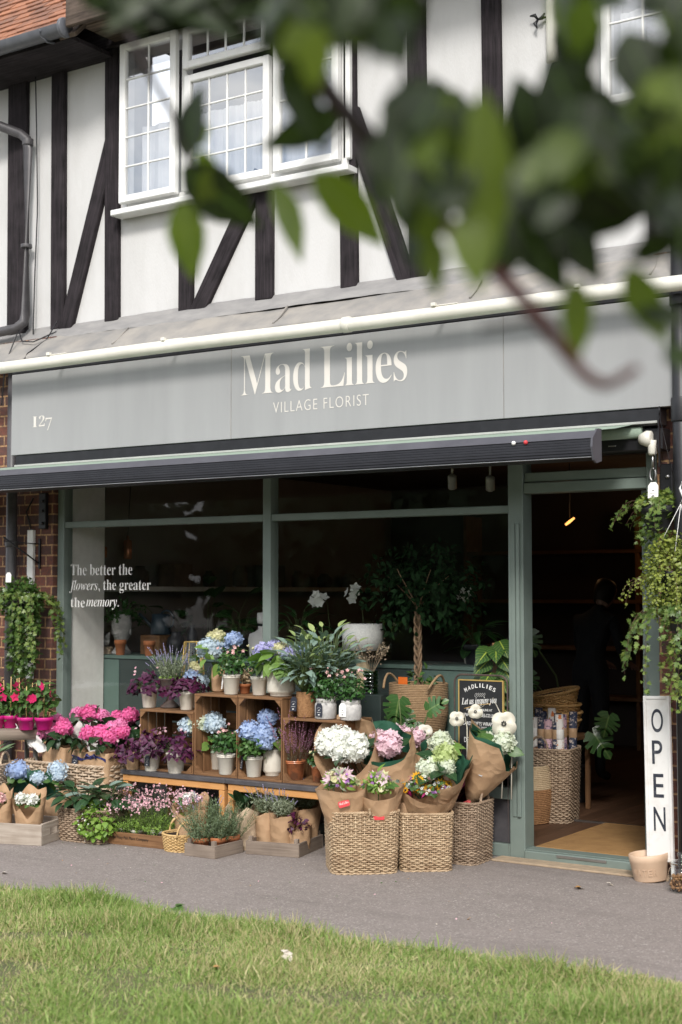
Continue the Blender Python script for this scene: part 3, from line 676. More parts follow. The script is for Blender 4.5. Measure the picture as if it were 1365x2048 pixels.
# ================================================================== THE SETTING
mb = MB(); mb.bx(-45, 45, -2.6, 6, -.3, 0, 0); mb.build('pavement', M('pave')); tag(bpy.data.objects['pavement'], kind='structure')
G_['earth'] = mat('earth', (.075, .085, .03), (.12, .11, .05), .95, scale=12, bump=.6, bscale=60)
mb = MB()   # the verge: a lawn with a wandering edge, a little higher than the path
xs = np.linspace(-12, 12, 121); edge = lambda x: -2.22 - .045 * np.clip(-x, -2.5, 3) - .03 * np.sin(x * 2.1 + .6) - .02 * np.sin(x * 6.3)
g = np.stack([np.stack([xs, edge(xs) + .02, np.full(121, .003)], 1), np.stack([xs, edge(xs) - .05, np.full(121, .022)], 1), np.stack([xs, np.full(121, -4.6), np.full(121, .03)], 1), np.stack([xs, np.full(121, -14.), np.full(121, .03)], 1)], 1)
mb.grid(g[:, ::-1]); tag(mb.build('lawn_ground', M('earth')), kind='structure')
mb = MB(); mb.bx(-60, 60, -40, -13.9, -.3, -.01, 0); G_['road'] = mat('road', (.05, .05, .05), (.065, .063, .06), .9, scale=40, bump=.3); tag(mb.build('road', M('road')), kind='structure')

# grass blades: thick near the picture, thin elsewhere
leafm('gr', (.35, .46, .135), (.16, .26, .06), .5, .22, isl=.7)
leafm('gr_dry', (.60, .53, .30), (.46, .42, .21), .6, .2, isl=.7)
mb = MB()
def blades(n, x0, x1, y0, y1, L0, L1, wd):
    P = np.stack([rr(x0, x1, n), rr(y0, y1, n), np.full(n, .018)], 1)
    keep = P[:, 1] < edge(P[:, 0]) + rng.normal(size=n) * .018; P = P[keep]; bare = np.sin(P[:, 0] * 4.3 + 1.2 * np.sin(P[:, 1] * 5)) * np.sin(P[:, 1] * 5.7 + np.sin(P[:, 0] * 3.1)); P = P[(bare < .72) | (rr(0, 1, len(P)) < .3)]; n = len(P)
    cl = .5 + .5 * np.sin(P[:, 0] * 5.1 + 2 * np.sin(P[:, 1] * 3.3)) * np.sin(P[:, 1] * 6.2 + 1.5 * np.sin(P[:, 0] * 2.7))
    dry = (.5 + .5 * np.sin(P[:, 0] * 2.3 + 4) * np.sin(P[:, 1] * 3.1 + P[:, 0])) * .45 + .10
    L = rr(L0, L1, n) * (.45 + .95 * cl); d = np.stack([rng.normal(size=n) * .55 + .12, rng.normal(size=n) * .55, np.ones(n) * rr(.5, 1.1, n)], 1)
    m_ = (rr(0, 1, n) < dry).astype(int)
    mb.inst(T_BLADE, frames(d, rdir(n)), P, np.stack([np.full(n, wd) * rr(.7, 1.3, n), L, L], 1), m_)
blades(190000, -3.0, 2.7, -4.35, -1.95, .018, .052, .0030)
blades(9000, -3.0, 2.7, -4.35, -1.95, .05, .085, .0032)
blades(34000, -3.0, 2.7, -2.75, -1.95, .025, .08, .0032)
blades(16000, -9, 7, -7, -1.95, .04, .08, .008)
tag(mb.build('grass', [M('gr'), M('gr_dry')]), kind='stuff')
mb = MB()   # clover and low weeds in the lawn
n = 2600; P = np.stack([rr(-2.8, 2.4, n), rr(-4.3, -2.2, n), rr(.02, .035, n)], 1); c_ = np.sin(P[:, 0] * 3.7) * np.sin(P[:, 1] * 4.9); P = P[c_ > .35]; n = len(P)
mb.inst(T_ROUND, frames(nrm(rng.normal(size=(n, 3)) * np.array([1, 1, .2])), (0, 0, 1)), P, rr(.010, .02, n)); tag(mb.build('clover_weeds', M('lf_mid')), kind='stuff')

# ------------------------------------------------------------------ the building
bld = thing('timber_framed_building', 'black and white timber framed building with a brick ground floor and tiled roof', 'building')
mb = MB(); mb.bx(-8, 4, .06, .3, 3.40, 5.9, 0); mb.build('plaster_wall', M('plaster'), bld)
mb = MB(); mb.bx(-8, -3.715, -.04, .25, 0, 3.4, 0); mb.build('brick_pier', M('brick'), bld)
mb = MB(); mb.bx(.872, 5, -.04, .25, 0, 3.4, 0); mb.build('brick_pier', M('brick'), bld)
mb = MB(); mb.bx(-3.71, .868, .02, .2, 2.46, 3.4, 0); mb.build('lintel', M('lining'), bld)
def post(x0, x1, z0=3.47, z1=5.5, dx=0):
    b = MB(); b.bar(((x0 + x1) / 2, .048, z0), ((x0 + x1) / 2 + dx, .048, z1), x1 - x0, .05, bev=.006); b.build('timber_post', M('timber'), bld)
for a in ((-4.30, -4.10), (-3.84, -3.705), (-3.30, -3.17), (-1.26, -1.135), (-.745, -.62), (-.22, -.095), (.31, .437), (.82, .95), (2.1, 2.23)): post(*a, dx=-.02)
for a in ((-2.61, -2.49), (-1.945, -1.805)): post(*a, z1=4.20)
for (x0, z0, x1, z1) in ((-3.70, 3.44, -3.25, 4.80), (-2.47, 3.42, -1.90, 4.34), (-.755, 3.42, -1.19, 4.62), (-.16, 3.42, .37, 4.82)):
    b = MB(); b.bar((x0, .049, z0), (x1, .049, z1), .125, .05, bev=.006); b.build('timber_brace', M('timber'), bld)
b = MB(); b.bx(-8, 4, .0, .06, 5.46, 5.78, .006); b.build('wall_plate', M('timber'), bld)
# the tiled roof over the eaves at the far end: real overlapping tiles
b = MB(); sl_ = R(47); rows = 16
for i in range(rows):
    for j in range(26):
        x = -3.33 - j * .168 + (.084 if i % 2 else 0) + rr(-.004, .004); y = -.42 + i * .098 * math.cos(sl_); z = 5.50 + i * .098 * math.sin(sl_) + rr(-.003, .003)
        Rm = rotz(rr(-.03, .03)) @ rotxyz(sl_ - .10 + rr(-.03, .03), 0, 0)
        b.box((x, y + .10, z + .10), (.162, .26, .014), Rm, .003)
b.build('roof', M('tile'), bld); b = MB(); b.bx(-8, -3.24, -.40, .3, 5.40, 5.43, .002); b.build('eaves_board', M('timber'), bld)
G_['roofside'] = M('oldwood')
b = MB(); b.bar((-3.235, -.44, 5.40), (-3.235, .35, 6.2), .03, .16, up=(1, 0, 0)); b.build('barge_board', M('oldwood'), bld)
b = MB()
b.bx(-3.2, 4, -.46, .05, 5.52, 5.56, .004)
for i in range(4): b.bx(-3.2, 4, -.46 + i * .125, -.46 + i * .125 + .115, 5.495, 5.52, .003)
b.bx(-3.2, 4, -.50, -.462, 5.44, 5.80, .006); b.build('soffit_boards', M('oldwood'), bld)
b = MB()   # half round gutter with its end cap
t = np.linspace(math.pi * .02, math.pi * .98, 10)
xs2 = np.linspace(-8, -3.22, 30)
g = np.stack([np.stack([np.full(10, x), -.47 - .065 * np.cos(t), 5.47 - .075 * np.sin(t)], 1) for x in xs2]); b.grid(g)
b.lathe([(.001, -.006), (.066, -.006), (.07, .0), (.07, .02)], 24, (-3.222, -.47, 5.45), rot=rotxyz(0, R(-90), 0))
b.tube([(-3.40, -.54, 5.45), (-3.40, -.545, 5.40), (-3.40, -.47, 5.385), (-3.40, -.40, 5.40)], .008, 6)
b.build('gutter', M('gutterpl'), bld)

# upper windows
def upper_window(x0, x1, z0, z1, bays):
    wroot = MB(); f = .062
    def frame(mbx, a, b_, c, d, y, t, dep=.05):
        mbx.bx(a, a + t, y - dep, y, c, d, .006); mbx.bx(b_ - t, b_, y - dep, y, c, d, .006); mbx.bx(a + t, b_ - t, y - dep, y, c, c + t, .006); mbx.bx(a + t, b_ - t, y - dep, y, d - t, d, .006)
    frame(wroot, x0, x1, z0, z1, .058, .05, .07)
    for k in range(1, len(bays)): wroot.bx(bays[k] - .025, bays[k] + .025, -.012, .058, z0 + .05, z1 - .05, .006)
    bars = MB(); pane = MB()
    def light(a, b_, c, d, nx, nz, y):
        frame(wroot, a, b_, c, d, y, .052); pane.add([(a + .05, y - .026, c + .05), (b_ - .05, y - .026, c + .05), (b_ - .05, y - .026, d - .05), (a + .05, y - .026, d - .05)], [(0, 1, 2, 3)])
        for i in range(1, nx): x = a + .052 + (b_ - a - .104) * i / nx; bars.bx(x - .006, x + .006, y - .034, y - .016, c + .05, d - .05, .003)
        for i in range(1, nz): z = c + .052 + (d - c - .104) * i / nz; bars.bx(a + .05, b_ - .05, y - .0335, y - .0165, z - .006, z + .006, .003)
    for k in range(len(bays) - 1):
        a, b_ = bays[k] + (.025 if k else .02), bays[k + 1] - (.025 if k < len(bays) - 2 else .02)
        if k % 2: 
            zt = z1 - .345; light(a + .004, b_ - .004, zt + .02, z1 - .03, 4, 1, -.02); light(a + .004, b_ - .004, z0 + .03, zt - .02, 4, 4, .0)
        else: light(a, b_, z0 + .03, z1 - .03, 2, 5, -.03)
    wo = wroot.build('upper_window', M('upvc'), bld)
    bars.build('glazing_bars', M('upvc'), wo); pane.build('pane', M('paneglass'), wo)
    s_ = MB(); s_.bx(x0 - .06, x1 + .05, -.075, .05, z0 - .045, z0 - .003, .006); s_.build('sill', M('upvc'), wo)
    r_ = MB(); r_.bx(x0 + .05, x1 - .05, .25, .28, z0, z1, 0)   # net curtain in folds and the dark room behind it
    c_ = MB(); uu = np.linspace(x0 + .06, x1 - .06, 160)
    c_.grid(np.stack([np.stack([uu, .13 + .012 * np.sin(uu * 40) + .006 * np.sin(uu * 173), np.full(160, z)], 1) for z in (z0 + .02, z0 + (z1 - z0) * .52)], 1)); c_.build('net_curtain', M('netting'), wo)
G_['netting'] = mat('netting', (.80, .80, .80), (.70, .70, .72), .9, scale=5)
# the wall is cut back behind each window by a dark reveal box
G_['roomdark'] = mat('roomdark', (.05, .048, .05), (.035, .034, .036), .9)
WB = ((-3.10, -1.19, 4.245, 5.455, (-3.10, -2.535, -1.75, -1.19)), (.56, 2.05, 4.245, 5.455, (.56, 1.10, 1.5, 2.05)))
bpy.data.objects.remove(bpy.data.objects['plaster_wall'])
mb = MB()
segs = [(-8, -3.10), (-1.19, .56), (2.05, 4)]
for a, b_ in segs: mb.bx(a, b_, .06, .3, 3.40, 5.9, 0)
for (x0, x1, z0, z1, _) in WB: mb.bx(x0, x1, .06, .3, 3.40, z0, 0); mb.bx(x0, x1, .06, .3, z1, 5.9, 0)
mb.build('plaster_wall', M('plaster'), bld)
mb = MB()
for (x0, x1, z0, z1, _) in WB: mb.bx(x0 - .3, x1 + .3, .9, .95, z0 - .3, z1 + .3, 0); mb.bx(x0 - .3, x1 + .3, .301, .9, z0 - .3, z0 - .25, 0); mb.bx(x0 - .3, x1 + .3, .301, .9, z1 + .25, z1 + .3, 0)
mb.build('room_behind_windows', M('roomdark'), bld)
for wdw in WB: upper_window(*wdw)
# lead flashing dressed down over the shop cornice
b = MB(); xs2 = np.linspace(-5.6, 1.75, 320)
wv = lambda s_: .003 * np.sin(xs2 * 3.3 + s_) + .0015 * np.sin(xs2 * 11 + s_ * 2) + .001 * np.sin(xs2 * 31 + s_)
prof = [(.055, 3.50), (.045, 3.495), (-.03, 3.40), (-.036, 3.385)]
b.grid(np.stack([np.stack([xs2, y + wv(k) * .6, z + wv(k + 3)], 1) for k, (y, z) in enumerate(prof)], 1)[:, ::-1]); b.build('upper_flashing', M('lead'), bld)
b = MB(); prof = [(-.02, 3.395), (-.06, 3.37), (-.17, 3.285), (-.235, 3.235), (-.25, 3.205), (-.235, 3.19)]
b.grid(np.stack([np.stack([xs2, y + wv(k + 7) * .8, z + wv(k + 9) + (.012 * np.sin(xs2 * 1.1) if k < 2 else 0)], 1) for k, (y, z) in enumerate(prof)], 1)[:, ::-1])
for x in (-3.0, -1.62, -.2, .9): b.tube([(x, -.05, 3.385), (x + .02, -.16, 3.30), (x + .02, -.235, 3.243)], .007, 6)
b.build('lower_flashing', M('leadtan'), bld)
b = MB(); b.bx(-4.0, 1.05, -.165, .04, 2.53, 3.2, .004); b.bx(-4.0, 1.05, -.20, -.165, 3.12, 3.19, .004); b.build('cornice_box', M('blackmetal'), bld)
# loose cables at the flashing's far end
b = MB()
for pts in ([(-4.0, .0, 5.46), (-3.99, .01, 5.0), (-3.98, .02, 4.4), (-4.0, .02, 3.9), (-3.99, 0, 3.45)], [(-3.73, -.01, 3.52), (-3.80, -.05, 3.38), (-3.84, -.20, 3.26), (-3.80, -.27, 3.2)], [(-4.1, -.05, 3.5), (-4.0, -.1, 3.38), (-3.86, -.12, 3.36), (-3.7, -.05, 3.43)], [(-4.05, -.1, 3.45), (-4.07, -.2, 3.2), (-4.1, -.2, 2.9)]):
    p = np.array(pts); t = np.linspace(0, len(p) - 1, 24); b.tube(np.stack([np.interp(t, range(len(p)), p[:, k]) for k in range(3)], 1), .005, 5)
b.build('cable', M('blackmetal'), bld)

# drain pipes
def pipe(name, label, pts, r, m, col=(), cat='drainpipe', group=None):
    t = thing(name, label, cat, group=group); b = MB(); b.tube(np.array(pts), r, 14); b.build('pipe', M(m), t)
    for (x, y, z, hh) in col:
        c = MB(); c.lathe([(r * .98, 0), (r * 1.16, .002), (r * 1.18, .006), (r * 1.18, hh - .006), (r * 1.16, hh - .002), (r * .98, hh)], 18, (x, y, z)); c.build('collar', M(m), t)
    return t
pipe('drainpipe', 'slim grey drainpipe with two bends running down the white plaster', [(-4.75, -.42, 5.38), (-4.55, -.3, 5.18), (-4.12, -.03, 4.98), (-4.06, -.02, 4.93), (-4.05, -.02, 4.85), (-4.05, -.02, 3.60), (-4.06, -.03, 3.54), (-4.10, -.07, 3.49), (-4.6, -.12, 3.45)], .036, 'greypipe', ((-4.05, -.02, 4.88, .05), (-4.05, -.02, 4.10, .03)))
pipe('drainpipe', 'dark drainpipe against the bricks behind the tall trailing ivy', [(-4.085, -.10, 3.3), (-4.085, -.10, 1.5), (-4.085, -.10, .05)], .04, 'greypipe', ((-4.085, -.10, 1.86, .05),))
pipe('drainpipe', 'glossy black drainpipe on the pier beside the OPEN sign', [(1.09, -.25, 3.62), (1.09, -.25, 2.0), (1.09, -.25, .0)], .045, 'blackmetal', ((1.09, -.25, 2.43, .13), (1.09, -.25, 1.05, .05), (1.09, -.25, 3.05, .06)))
wp = thing('eaves_pipe', 'long cream plastic pipe clipped along the top of the grey shop sign', 'pipe')
b = MB(); xs2 = np.linspace(-5.2, 2.6, 60); b.tube(np.stack([xs2, np.full(60, -.36), 3.145 + .003 * np.sin(xs2 * 2)], 1), .042, 16); b.build('pipe', M('cream'), wp)
for x in (-.98,):
    b = MB(); b.lathe([(.041, 0), (.048, .004), (.048, .05), (.041, .054)], 20, (x, -.36, 3.145), rot=rotxyz(0, R(90), 0)); b.build('collar', M('cream'), wp)
for x in (-3.45, -2.40, -.35, .55):
    b = MB(); b.bx(x + .008, x + .022, -.37, -.22, 3.186, 3.192, .001); b.bx(x, x + .16, -.372, -.352, 3.187, 3.193, .002); b.bx(x, x + .03, -.40, -.371, 3.182, 3.204, .003); b.build('clip', M('cream'), wp)

# ------------------------------------------------------------------ shop front
sf = thing('shopfront', 'sage green painted shopfront with two tall windows and an open doorway', 'shopfront')
def jamb(nm, x0, x1, y0, y1, z0, z1, m='sage'): b = MB(); b.bx(x0, x1, y0, y1, z0, z1, .004); b.build(nm, M(m), sf)
jamb('post', -3.71, -3.645, -.005, .085, 0, 2.5); jamb('post', -1.85, -1.785, -.005, .085, .40, 2.5); jamb('post', -.052, .045, -.02, .10, 0, 2.5); jamb('post', .80, .868, -.02, .10, 0, 2.5)
b = MB()   # raised bead down the door post
b.bx(.004, .026, -.036, -.0205, .24, 1.93, .003); b.bx(-.028, -.004, -.027, -.0205, .24, 1.93, .003); b.build('bead', M('sage'), sf)
for x0, x1 in ((-3.644, -1.851), (-1.784, -.053)):
    jamb('transom', x0, x1, .0, .07, 1.994, 2.04); jamb('sill', x0, x1, -.012, .09, .33, .40); jamb('top_rail', x0, x1, .004, .07, 2.44, 2.5)
    jamb('stall_riser', x0, x1, .02, .08, .075, .33, 'slate'); jamb('plinth', x0, x1, -.012, .09, 0, .075)
b = MB(); b.bx(.046, .799, -.014, .10, 2.105, 2.165, .004); b.bx(.046, .799, .0, .10, 2.17, 2.225, .004); b.build('door_head', M('sage'), sf)
b = MB(); b.bx(.046, .799, .02, .06, 2.44, 2.5, .004); b.build('top_rail', M('sage'), sf)
b = MB(); b.bx(.046, .80, -.035, .10, .0, .055, .006); b.bx(.046, .80, -.02, .085, .0555, .062, .003); b.build('threshold', M('sage'), sf)
b = MB()   # worn metal strip and lower step
b.bx(.25, .55, -.040, -.0355, .035, .05, .001); b.build('kick_strip', M('steel'), sf)
def pane_(nm, x0, x1, z0, z1, y=.04): b = MB(); b.add([(x0, y, z0), (x1, y, z0), (x1, y, z1), (x0, y, z1)], [(0, 1, 2, 3)]); return b.build(nm, M('glass'), sf)
pane_('window_pane', -3.645, -1.85, .40, 1.994); pane_('window_pane', -1.785, -.052, .40, 1.994)
pane_('transom_pane', -3.645, -1.85, 2.04, 2.44); pane_('transom_pane', -1.785, -.052, 2.04, 2.44); pane_('transom_pane', .045, .80, 2.225, 2.44)
dl = MB(); dl.bx(.742, .784, .05, .13, .06, 2.10, .004); dl.bx(.742, .784, .74, .83, .06, 2.10, .004); dl.bx(.742, .784, .13, .74, .06, .25, .004); dl.bx(.742, .784, .13, .74, 2.0, 2.10, .004); dl.bx(.748, .778, .044, .0495, .06, 2.10, .003)
do = dl.build('door_leaf', M('sage'), sf)
b = MB(); b.add([(.765, .13, .25), (.765, .74, .25), (.765, .74, 2.0), (.765, .13, 2.0)], [(0, 1, 2, 3)]); b.build('pane', M('glass'), do)
b = MB(); b.bx(.728, .742, .08, .10, 1.0, 1.16, .003); b.build('handle', M('steel'), do)
# wording on the glass
o1 = (-3.555, .036, 0)
def gl(px0, py0, px1, pyt): a = W(px0, py0, .036); c = W(px1, py0, .036); k = K((px0 + px1) / 2, .036); return a, c[0] - a[0], k * (py0 - pyt)
ws = []
for body, x0, yb, x1, yt, off, sp in ((SB('The better the'), 142, 1151, 265, 1129, -.009, 1), (SI('flowers,'), 139, 1186, 200, 1160, -.009, .95), (SB('the greater'), 207, 1186, 302, 1159, -.009, 1), (SB('the'), 142, 1214.5, 170, 1195, -.009, 1), (SI('memory.'), 173, 1219, 238, 1199, -.009, .95)):
    a, wd, ht = gl(x0, yb, x1, yt); ws.append((body, a, (1, 0, 0), (0, 0, 1), wd, ht, off, sp))
writing(ws, 'white', sf, 'window_lettering')
mb = MB(); mb.bx(-.1, .95, -.16, -.03, 0, .012, .004); G_['screed'] = mat('screed', (.40, .30, .20), (.30, .23, .16), .9, scale=20, bump=.4, bscale=90); tag(mb.build('doorstep', M('screed')), kind='structure')

# ------------------------------------------------------------------ fascia sign
fs = thing('fascia_sign', 'long pale grey fascia sign reading Mad Lilies village florist over the shopfront', 'sign')
b = MB(); [b.bx(x - .0012, x + .0012, -.2056, -.19, 2.527, 3.113, .0003) for x in (-1.96, .021)]; b.build('seam_strip', M('leadtan'), fs)
for a, b_ in ((-3.99, -1.9613), (-1.9587, .0197), (.0223, 1.03)):
    b = MB(); b.bx(a, b_, -.205, -.17, 2.525, 3.115, .002); b.build('panel', M('fascia'), fs)
YF = -.2062
def fz(px, py): return W(px, py, YF)
a, c = fz(482, 797), fz(815, 757); t_ = fz(724, 697)
dz = .5 * ((c[2]) - a[2]); zb = (a[2] + c[2]) / 2
ws = [(SB('Mad'), (a[0], YF, zb), (1, 0, 0), (0, 0, 1), fz(624, 777)[0] - a[0], .262, -.012, .92), (SB('Lilies'), (fz(642, 775)[0], YF, zb), (1, 0, 0), (0, 0, 1), c[0] - fz(642, 775)[0], .268, -.010, .90)]
a, c = fz(547, 826), fz(738, 810)
ws.append(('VILLAGE FLORIST', (a[0], YF, (a[2] + c[2]) / 2), (1, 0, 0), (0, 0, 1), c[0] - a[0], .068, -.012, 1.2))
a = fz(65, 855); kx = lambda px: fz(px, 840)[0]
ws += [(SB('I'), (kx(65), YF, a[2]), (1, 0, 0), (0, 0, 1), kx(76) - kx(65), .078, -.012, 1), (SB('2'), (kx(78.5), YF, a[2] + .002), (1, 0, 0), (0, 0, 1), kx(90) - kx(78.5), .078, -.012, 1), (SB('7'), (kx(91.5), YF, a[2] - .03), (1, 0, 0), (0, 0, 1), kx(104.5) - kx(91.5), .09, -.012, 1)]
for w_, nm in ((ws[:1], 'shop_name'), (ws[1:2], 'shop_name'), (ws[2:3], 'tagline'), (ws[3:], 'house_number')): writing(w_, 'letter', fs, nm)

# ------------------------------------------------------------------ awning
G_['lathpaint'] = mat('lathpaint', (.42, .43, .40), (.36, .37, .35), .6)
aw = thing('awning', 'half wound sage fabric awning with a dark ribbed front bar', 'awning')
b = MB(); b.bx(-3.95, .955, -.198, -.10, 2.43, 2.522, .004); b.bx(-3.9, .95, -.16, .015, 2.30, 2.42, .006); b.build('cassette', M('blackmetal'), aw)
b = MB(); b.bx(-3.95, .94, -.212, -.199, 2.438, 2.452, .002); b.build('lath', M('lathpaint'), aw)
b = MB(); b.tube([(-3.9, -.16, 2.40), (.84, -.16, 2.40)], .034, 14); b.build('roller_tube', M('fabric'), aw)
b = MB(); q = [(-.195, 2.44), (-.45, 2.395), (-.70, 2.362)]; b.grid(np.stack([np.stack([np.linspace(-4.9, .80, 40), np.full(40, y), np.full(40, z)], 1) for y, z in q], 1)); b.build('fabric', M('fabric'), aw)
P_ = [(-.66, 2.372), (-.735, 2.352), (-.762, 2.325)] 
pts = [(-.655, 2.365), (-.70, 2.362), (-.748, 2.333), (-.760, 2.318)]
b = MB(); b.prism([(-y, z) for y, z in [(-.66, 2.30), (-.66, 2.365), (-.70, 2.362), (-.752, 2.318), (-.745, 2.312)]], -4.9, .80, np.array([[0, 0, 1], [-1, 0, 0], [0, 1, 0.]])); fb = b.build('front_bar', M('awntop'), aw)
b = MB()
rb = [(-.66, 2.3)]; 
for i in range(6):
    z = 2.311 - i * .014; yy = -.752 - .012 * math.sin(i / 5 * 2.4); rb += [(yy, z), (yy - .0015, z - .002), (yy - .0015, z - .011), (yy, z - .013)]
rb += [(-.745, 2.216), (-.70, 2.205), (-.66, 2.222)]
b.prism([(-y, z) for y, z in rb], -4.9, .80, np.array([[0, 0, 1], [-1, 0, 0], [0, 1, 0.]])); b.build('ribbed_face', M('awnbar'), fb)
b = MB(); b.prism([(-y, z) for y, z in [(-.655, 2.205), (-.655, 2.372), (-.705, 2.370), (-.765, 2.318), (-.772, 2.27), (-.75, 2.205), (-.72, 2.19)]], .8005, .812, np.array([[0, 0, 1], [-1, 0, 0], [0, 1, 0.]])); b.build('end_cap', M('awntop'), fb)
b = MB(); b.bx(-4.9, .80, -.765, -.755, 2.2175, 2.222, .001); b.build('edge_strip', M('steel'), fb)
for k, (x, m) in enumerate(((.36, 'white'), (.43, 'red'))):
    b = MB(); b.ball((x, -.757, 2.315), .012, 10); b.build('bulb_clip', M(m), fb)
for x in (-3.4, -1.4, .2):
    b = MB(); b.bar((x, -.1, 2.33), (x + .35, -.40, 2.31), .05, .035, up=(0, 0, 1)); b.bar((x + .35, -.40, 2.30), (x + .12, -.68, 2.29), .045, .03, up=(0, 0, 1)); b.lathe([(.03, -.02), (.034, 0), (.03, .03)], 14, (x + .35, -.40, 2.30)); b.build('folding_arm', M('blackmetal'), aw)
b = MB(); b.lathe([(.03, 0), (.042, .004), (.045, .03), (.036, .05), (.028, .07)], 18, (.90, -.175, 2.36), rot=rotxyz(0, R(-90), 0)); b.lathe([(.018, 0), (.024, .01), (.026, .07), (.022, .08)], 16, (.90, -.175, 2.27))
b.build('gear_box', M('cream'), aw)
b = MB(); b.tube([(.90, -.175, 2.28), (.90, -.175, 2.20)], .006, 8); t = np.linspace(0, 2 * math.pi, 20, endpoint=False); b.tube(np.stack([.90 + .016 * np.cos(t), np.full(20, -.175), 2.165 + .034 * np.sin(t)], 1), .0055, 6, True); b.build('winding_eye', M('steel'), aw)
b = MB(); b.bx(.945, .952, -.21, -.19, 2.20, 2.50, .001); b.build('end_bracket', M('blackmetal'), aw)
mb = MB()
for k, (x, z) in enumerate(((.2, 2.33), (.3, 2.335), (.44, 2.33), (.52, 2.325), (.64, 2.33))): mb.bx(x, x + (.01 if k % 2 else .045), -.165, -.161, z, z + (.045 if k % 2 else .006), .001)
mb.build('bolts', M('steel'), aw)

# ------------------------------------------------------------------ inside the shop
G_['floor'] = wood('floor', (.06, .03, .018), (.12, .065, .038), .5, .6, .2, .4)
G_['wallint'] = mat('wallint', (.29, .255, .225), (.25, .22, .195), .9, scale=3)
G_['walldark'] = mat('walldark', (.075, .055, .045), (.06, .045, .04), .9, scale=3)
mb = MB()
for i in range(57): mb.bx(-4.3 + i * .12, -4.3 + i * .12 + .1185, .1, 6, .02, .045, .001)
tag(mb.build('shop_floor', M('floor')), kind='structure')
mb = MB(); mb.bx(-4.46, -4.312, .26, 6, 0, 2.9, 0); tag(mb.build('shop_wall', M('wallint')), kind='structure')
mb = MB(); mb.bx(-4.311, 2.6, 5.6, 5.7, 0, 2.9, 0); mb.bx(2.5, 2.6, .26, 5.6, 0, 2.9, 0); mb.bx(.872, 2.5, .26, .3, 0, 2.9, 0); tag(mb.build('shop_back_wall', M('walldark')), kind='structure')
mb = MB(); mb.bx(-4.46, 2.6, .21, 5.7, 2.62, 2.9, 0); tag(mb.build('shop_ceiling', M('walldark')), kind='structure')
G_['coir'] = mat('coir', (.42, .235, .085), (.30, .16, .055), .95, scale=9, detail=8, bump=.8, bscale=260, con=(.25, .7))
t = thing('coir_mat', 'tan coir doormat set into the floor inside the open doorway', 'doormat'); b = MB(); b.bx(.05, .735, .105, 1.12, .046, .060, .003); b.build('coir', M('coir'), t)
b = MB(); b.bx(-.6, .735, 1.122, 1.15, .046, .058, .002); b.build('metal_edge', M('steel'), t)
# opposite the shop: a belt of trees across the road that the windows mirror
leafm('lf_far', (.05, .085, .03), (.02, .04, .016), .6, .1)
mb = MB()
for k in range(16):
    x = -30 + k * 4.2 + rr(-1, 1); y = -26 + rr(-2, 2); hh = rr(5.0, 6.4); dome(mb, (x, y, hh * .5), (3.6, 2.6, hh * .52), 1500, .5, T_OV, lo=-1, shell=.5, wd=1.2)
    mb.ball((x, y, hh * .48), 3.1, 16, sq=(1, .7, hh / 6.6)); mb.tube([(x, y, 0), (x + .1, y, hh * .5)], [.25, .15], 8)
tag(mb.build('treeline', M('lf_far')), 'belt of trees across the road', 'treeline', kind='stuff')
# ================================================================== PLANTS (built round the pot's own origin)
def at(px, Y, z): return (WX(px, Y, z), Y, z)
def leafdome(par, c, rad, n, L, T, m, name='foliage', **k):
    b = MB(); dome(b, c, rad, n, L, T, **k); return b.build(name, M(m), par)
def oxalis(par, z0, Rr, H, n=62, flowers=5, side=(0, 0)):
    b = MB(); tips = []
    for i in range(n):
        a = rr(0, 6.283); q = math.sqrt(rr(.02, 1)); d = np.array([math.cos(a) * q * 1.5 + side[0], math.sin(a) * q * 1.5 + side[1], 1.05 - q * .55])
        p = arc((rr(-.012, .012), rr(-.012, .012), z0 - .01), d, rr(.75, 1.05) * math.hypot(Rr * q, H * (1 - .4 * q)), 0.8 * q + .05, 6, .04); b.tube(p, .0011, 3, m=1, cap=False); tips.append((p[-1], a))
    for p, a in tips:
        nn = nrm(np.array([math.cos(a) * .9, math.sin(a) * .9 - .25, .8]) + rng.normal(size=3) * .25); a0 = rr(0, 2.1); F0 = frames(np.array([[math.cos(a0), math.sin(a0), .1]]), nn)[0]
        for k in range(3):
            y = F0 @ rotz(k * 2.094) @ np.array([0, 1, -.42]); b.inst(T_OXA, frames(y[None], nn), p[None], np.array([rr(.036, .052)]), 0)
    b.build('foliage', [M('lf_purple'), M('stem')], par)
    if flowers:
        f = MB(); 
        for i in range(flowers): a = rr(0, 6.28); f.inst(T_FL5, frames(rdir(1), (0, -.5, .8)), [(math.cos(a) * Rr * .7, math.sin(a) * Rr * .7 - .02, z0 + H * rr(.7, 1.12))], np.array([.011]))
        f.build('blossoms', M('pt_saxi'), par)
def lavender(par, z0, Rr, H, n=64, spikes='pt_lav', lf='lf_grey', per=15, hi=.85, nl=.02):
    b = MB(); ps = stems(b, (0, 0, z0 - .01), n, H, .62, .0011, .25, Rr * .45, 1, 6); needles(b, ps, per, nl, lo=.08, hi=.72); b.build('foliage', [M(lf), M('stem')], par)
    f = MB(); 
    for p in ps:
        if rr(0, 1) < .6:
            P, D = along([p], 9, .80, 1.0); f.inst(T_BEAD, frames(D, rdir(9)), P, np.stack([rr(.005, .008, 9), rr(.006, .010, 9), rr(.005, .008, 9)], 1))
    f.build('flower_spikes', M(spikes), par)
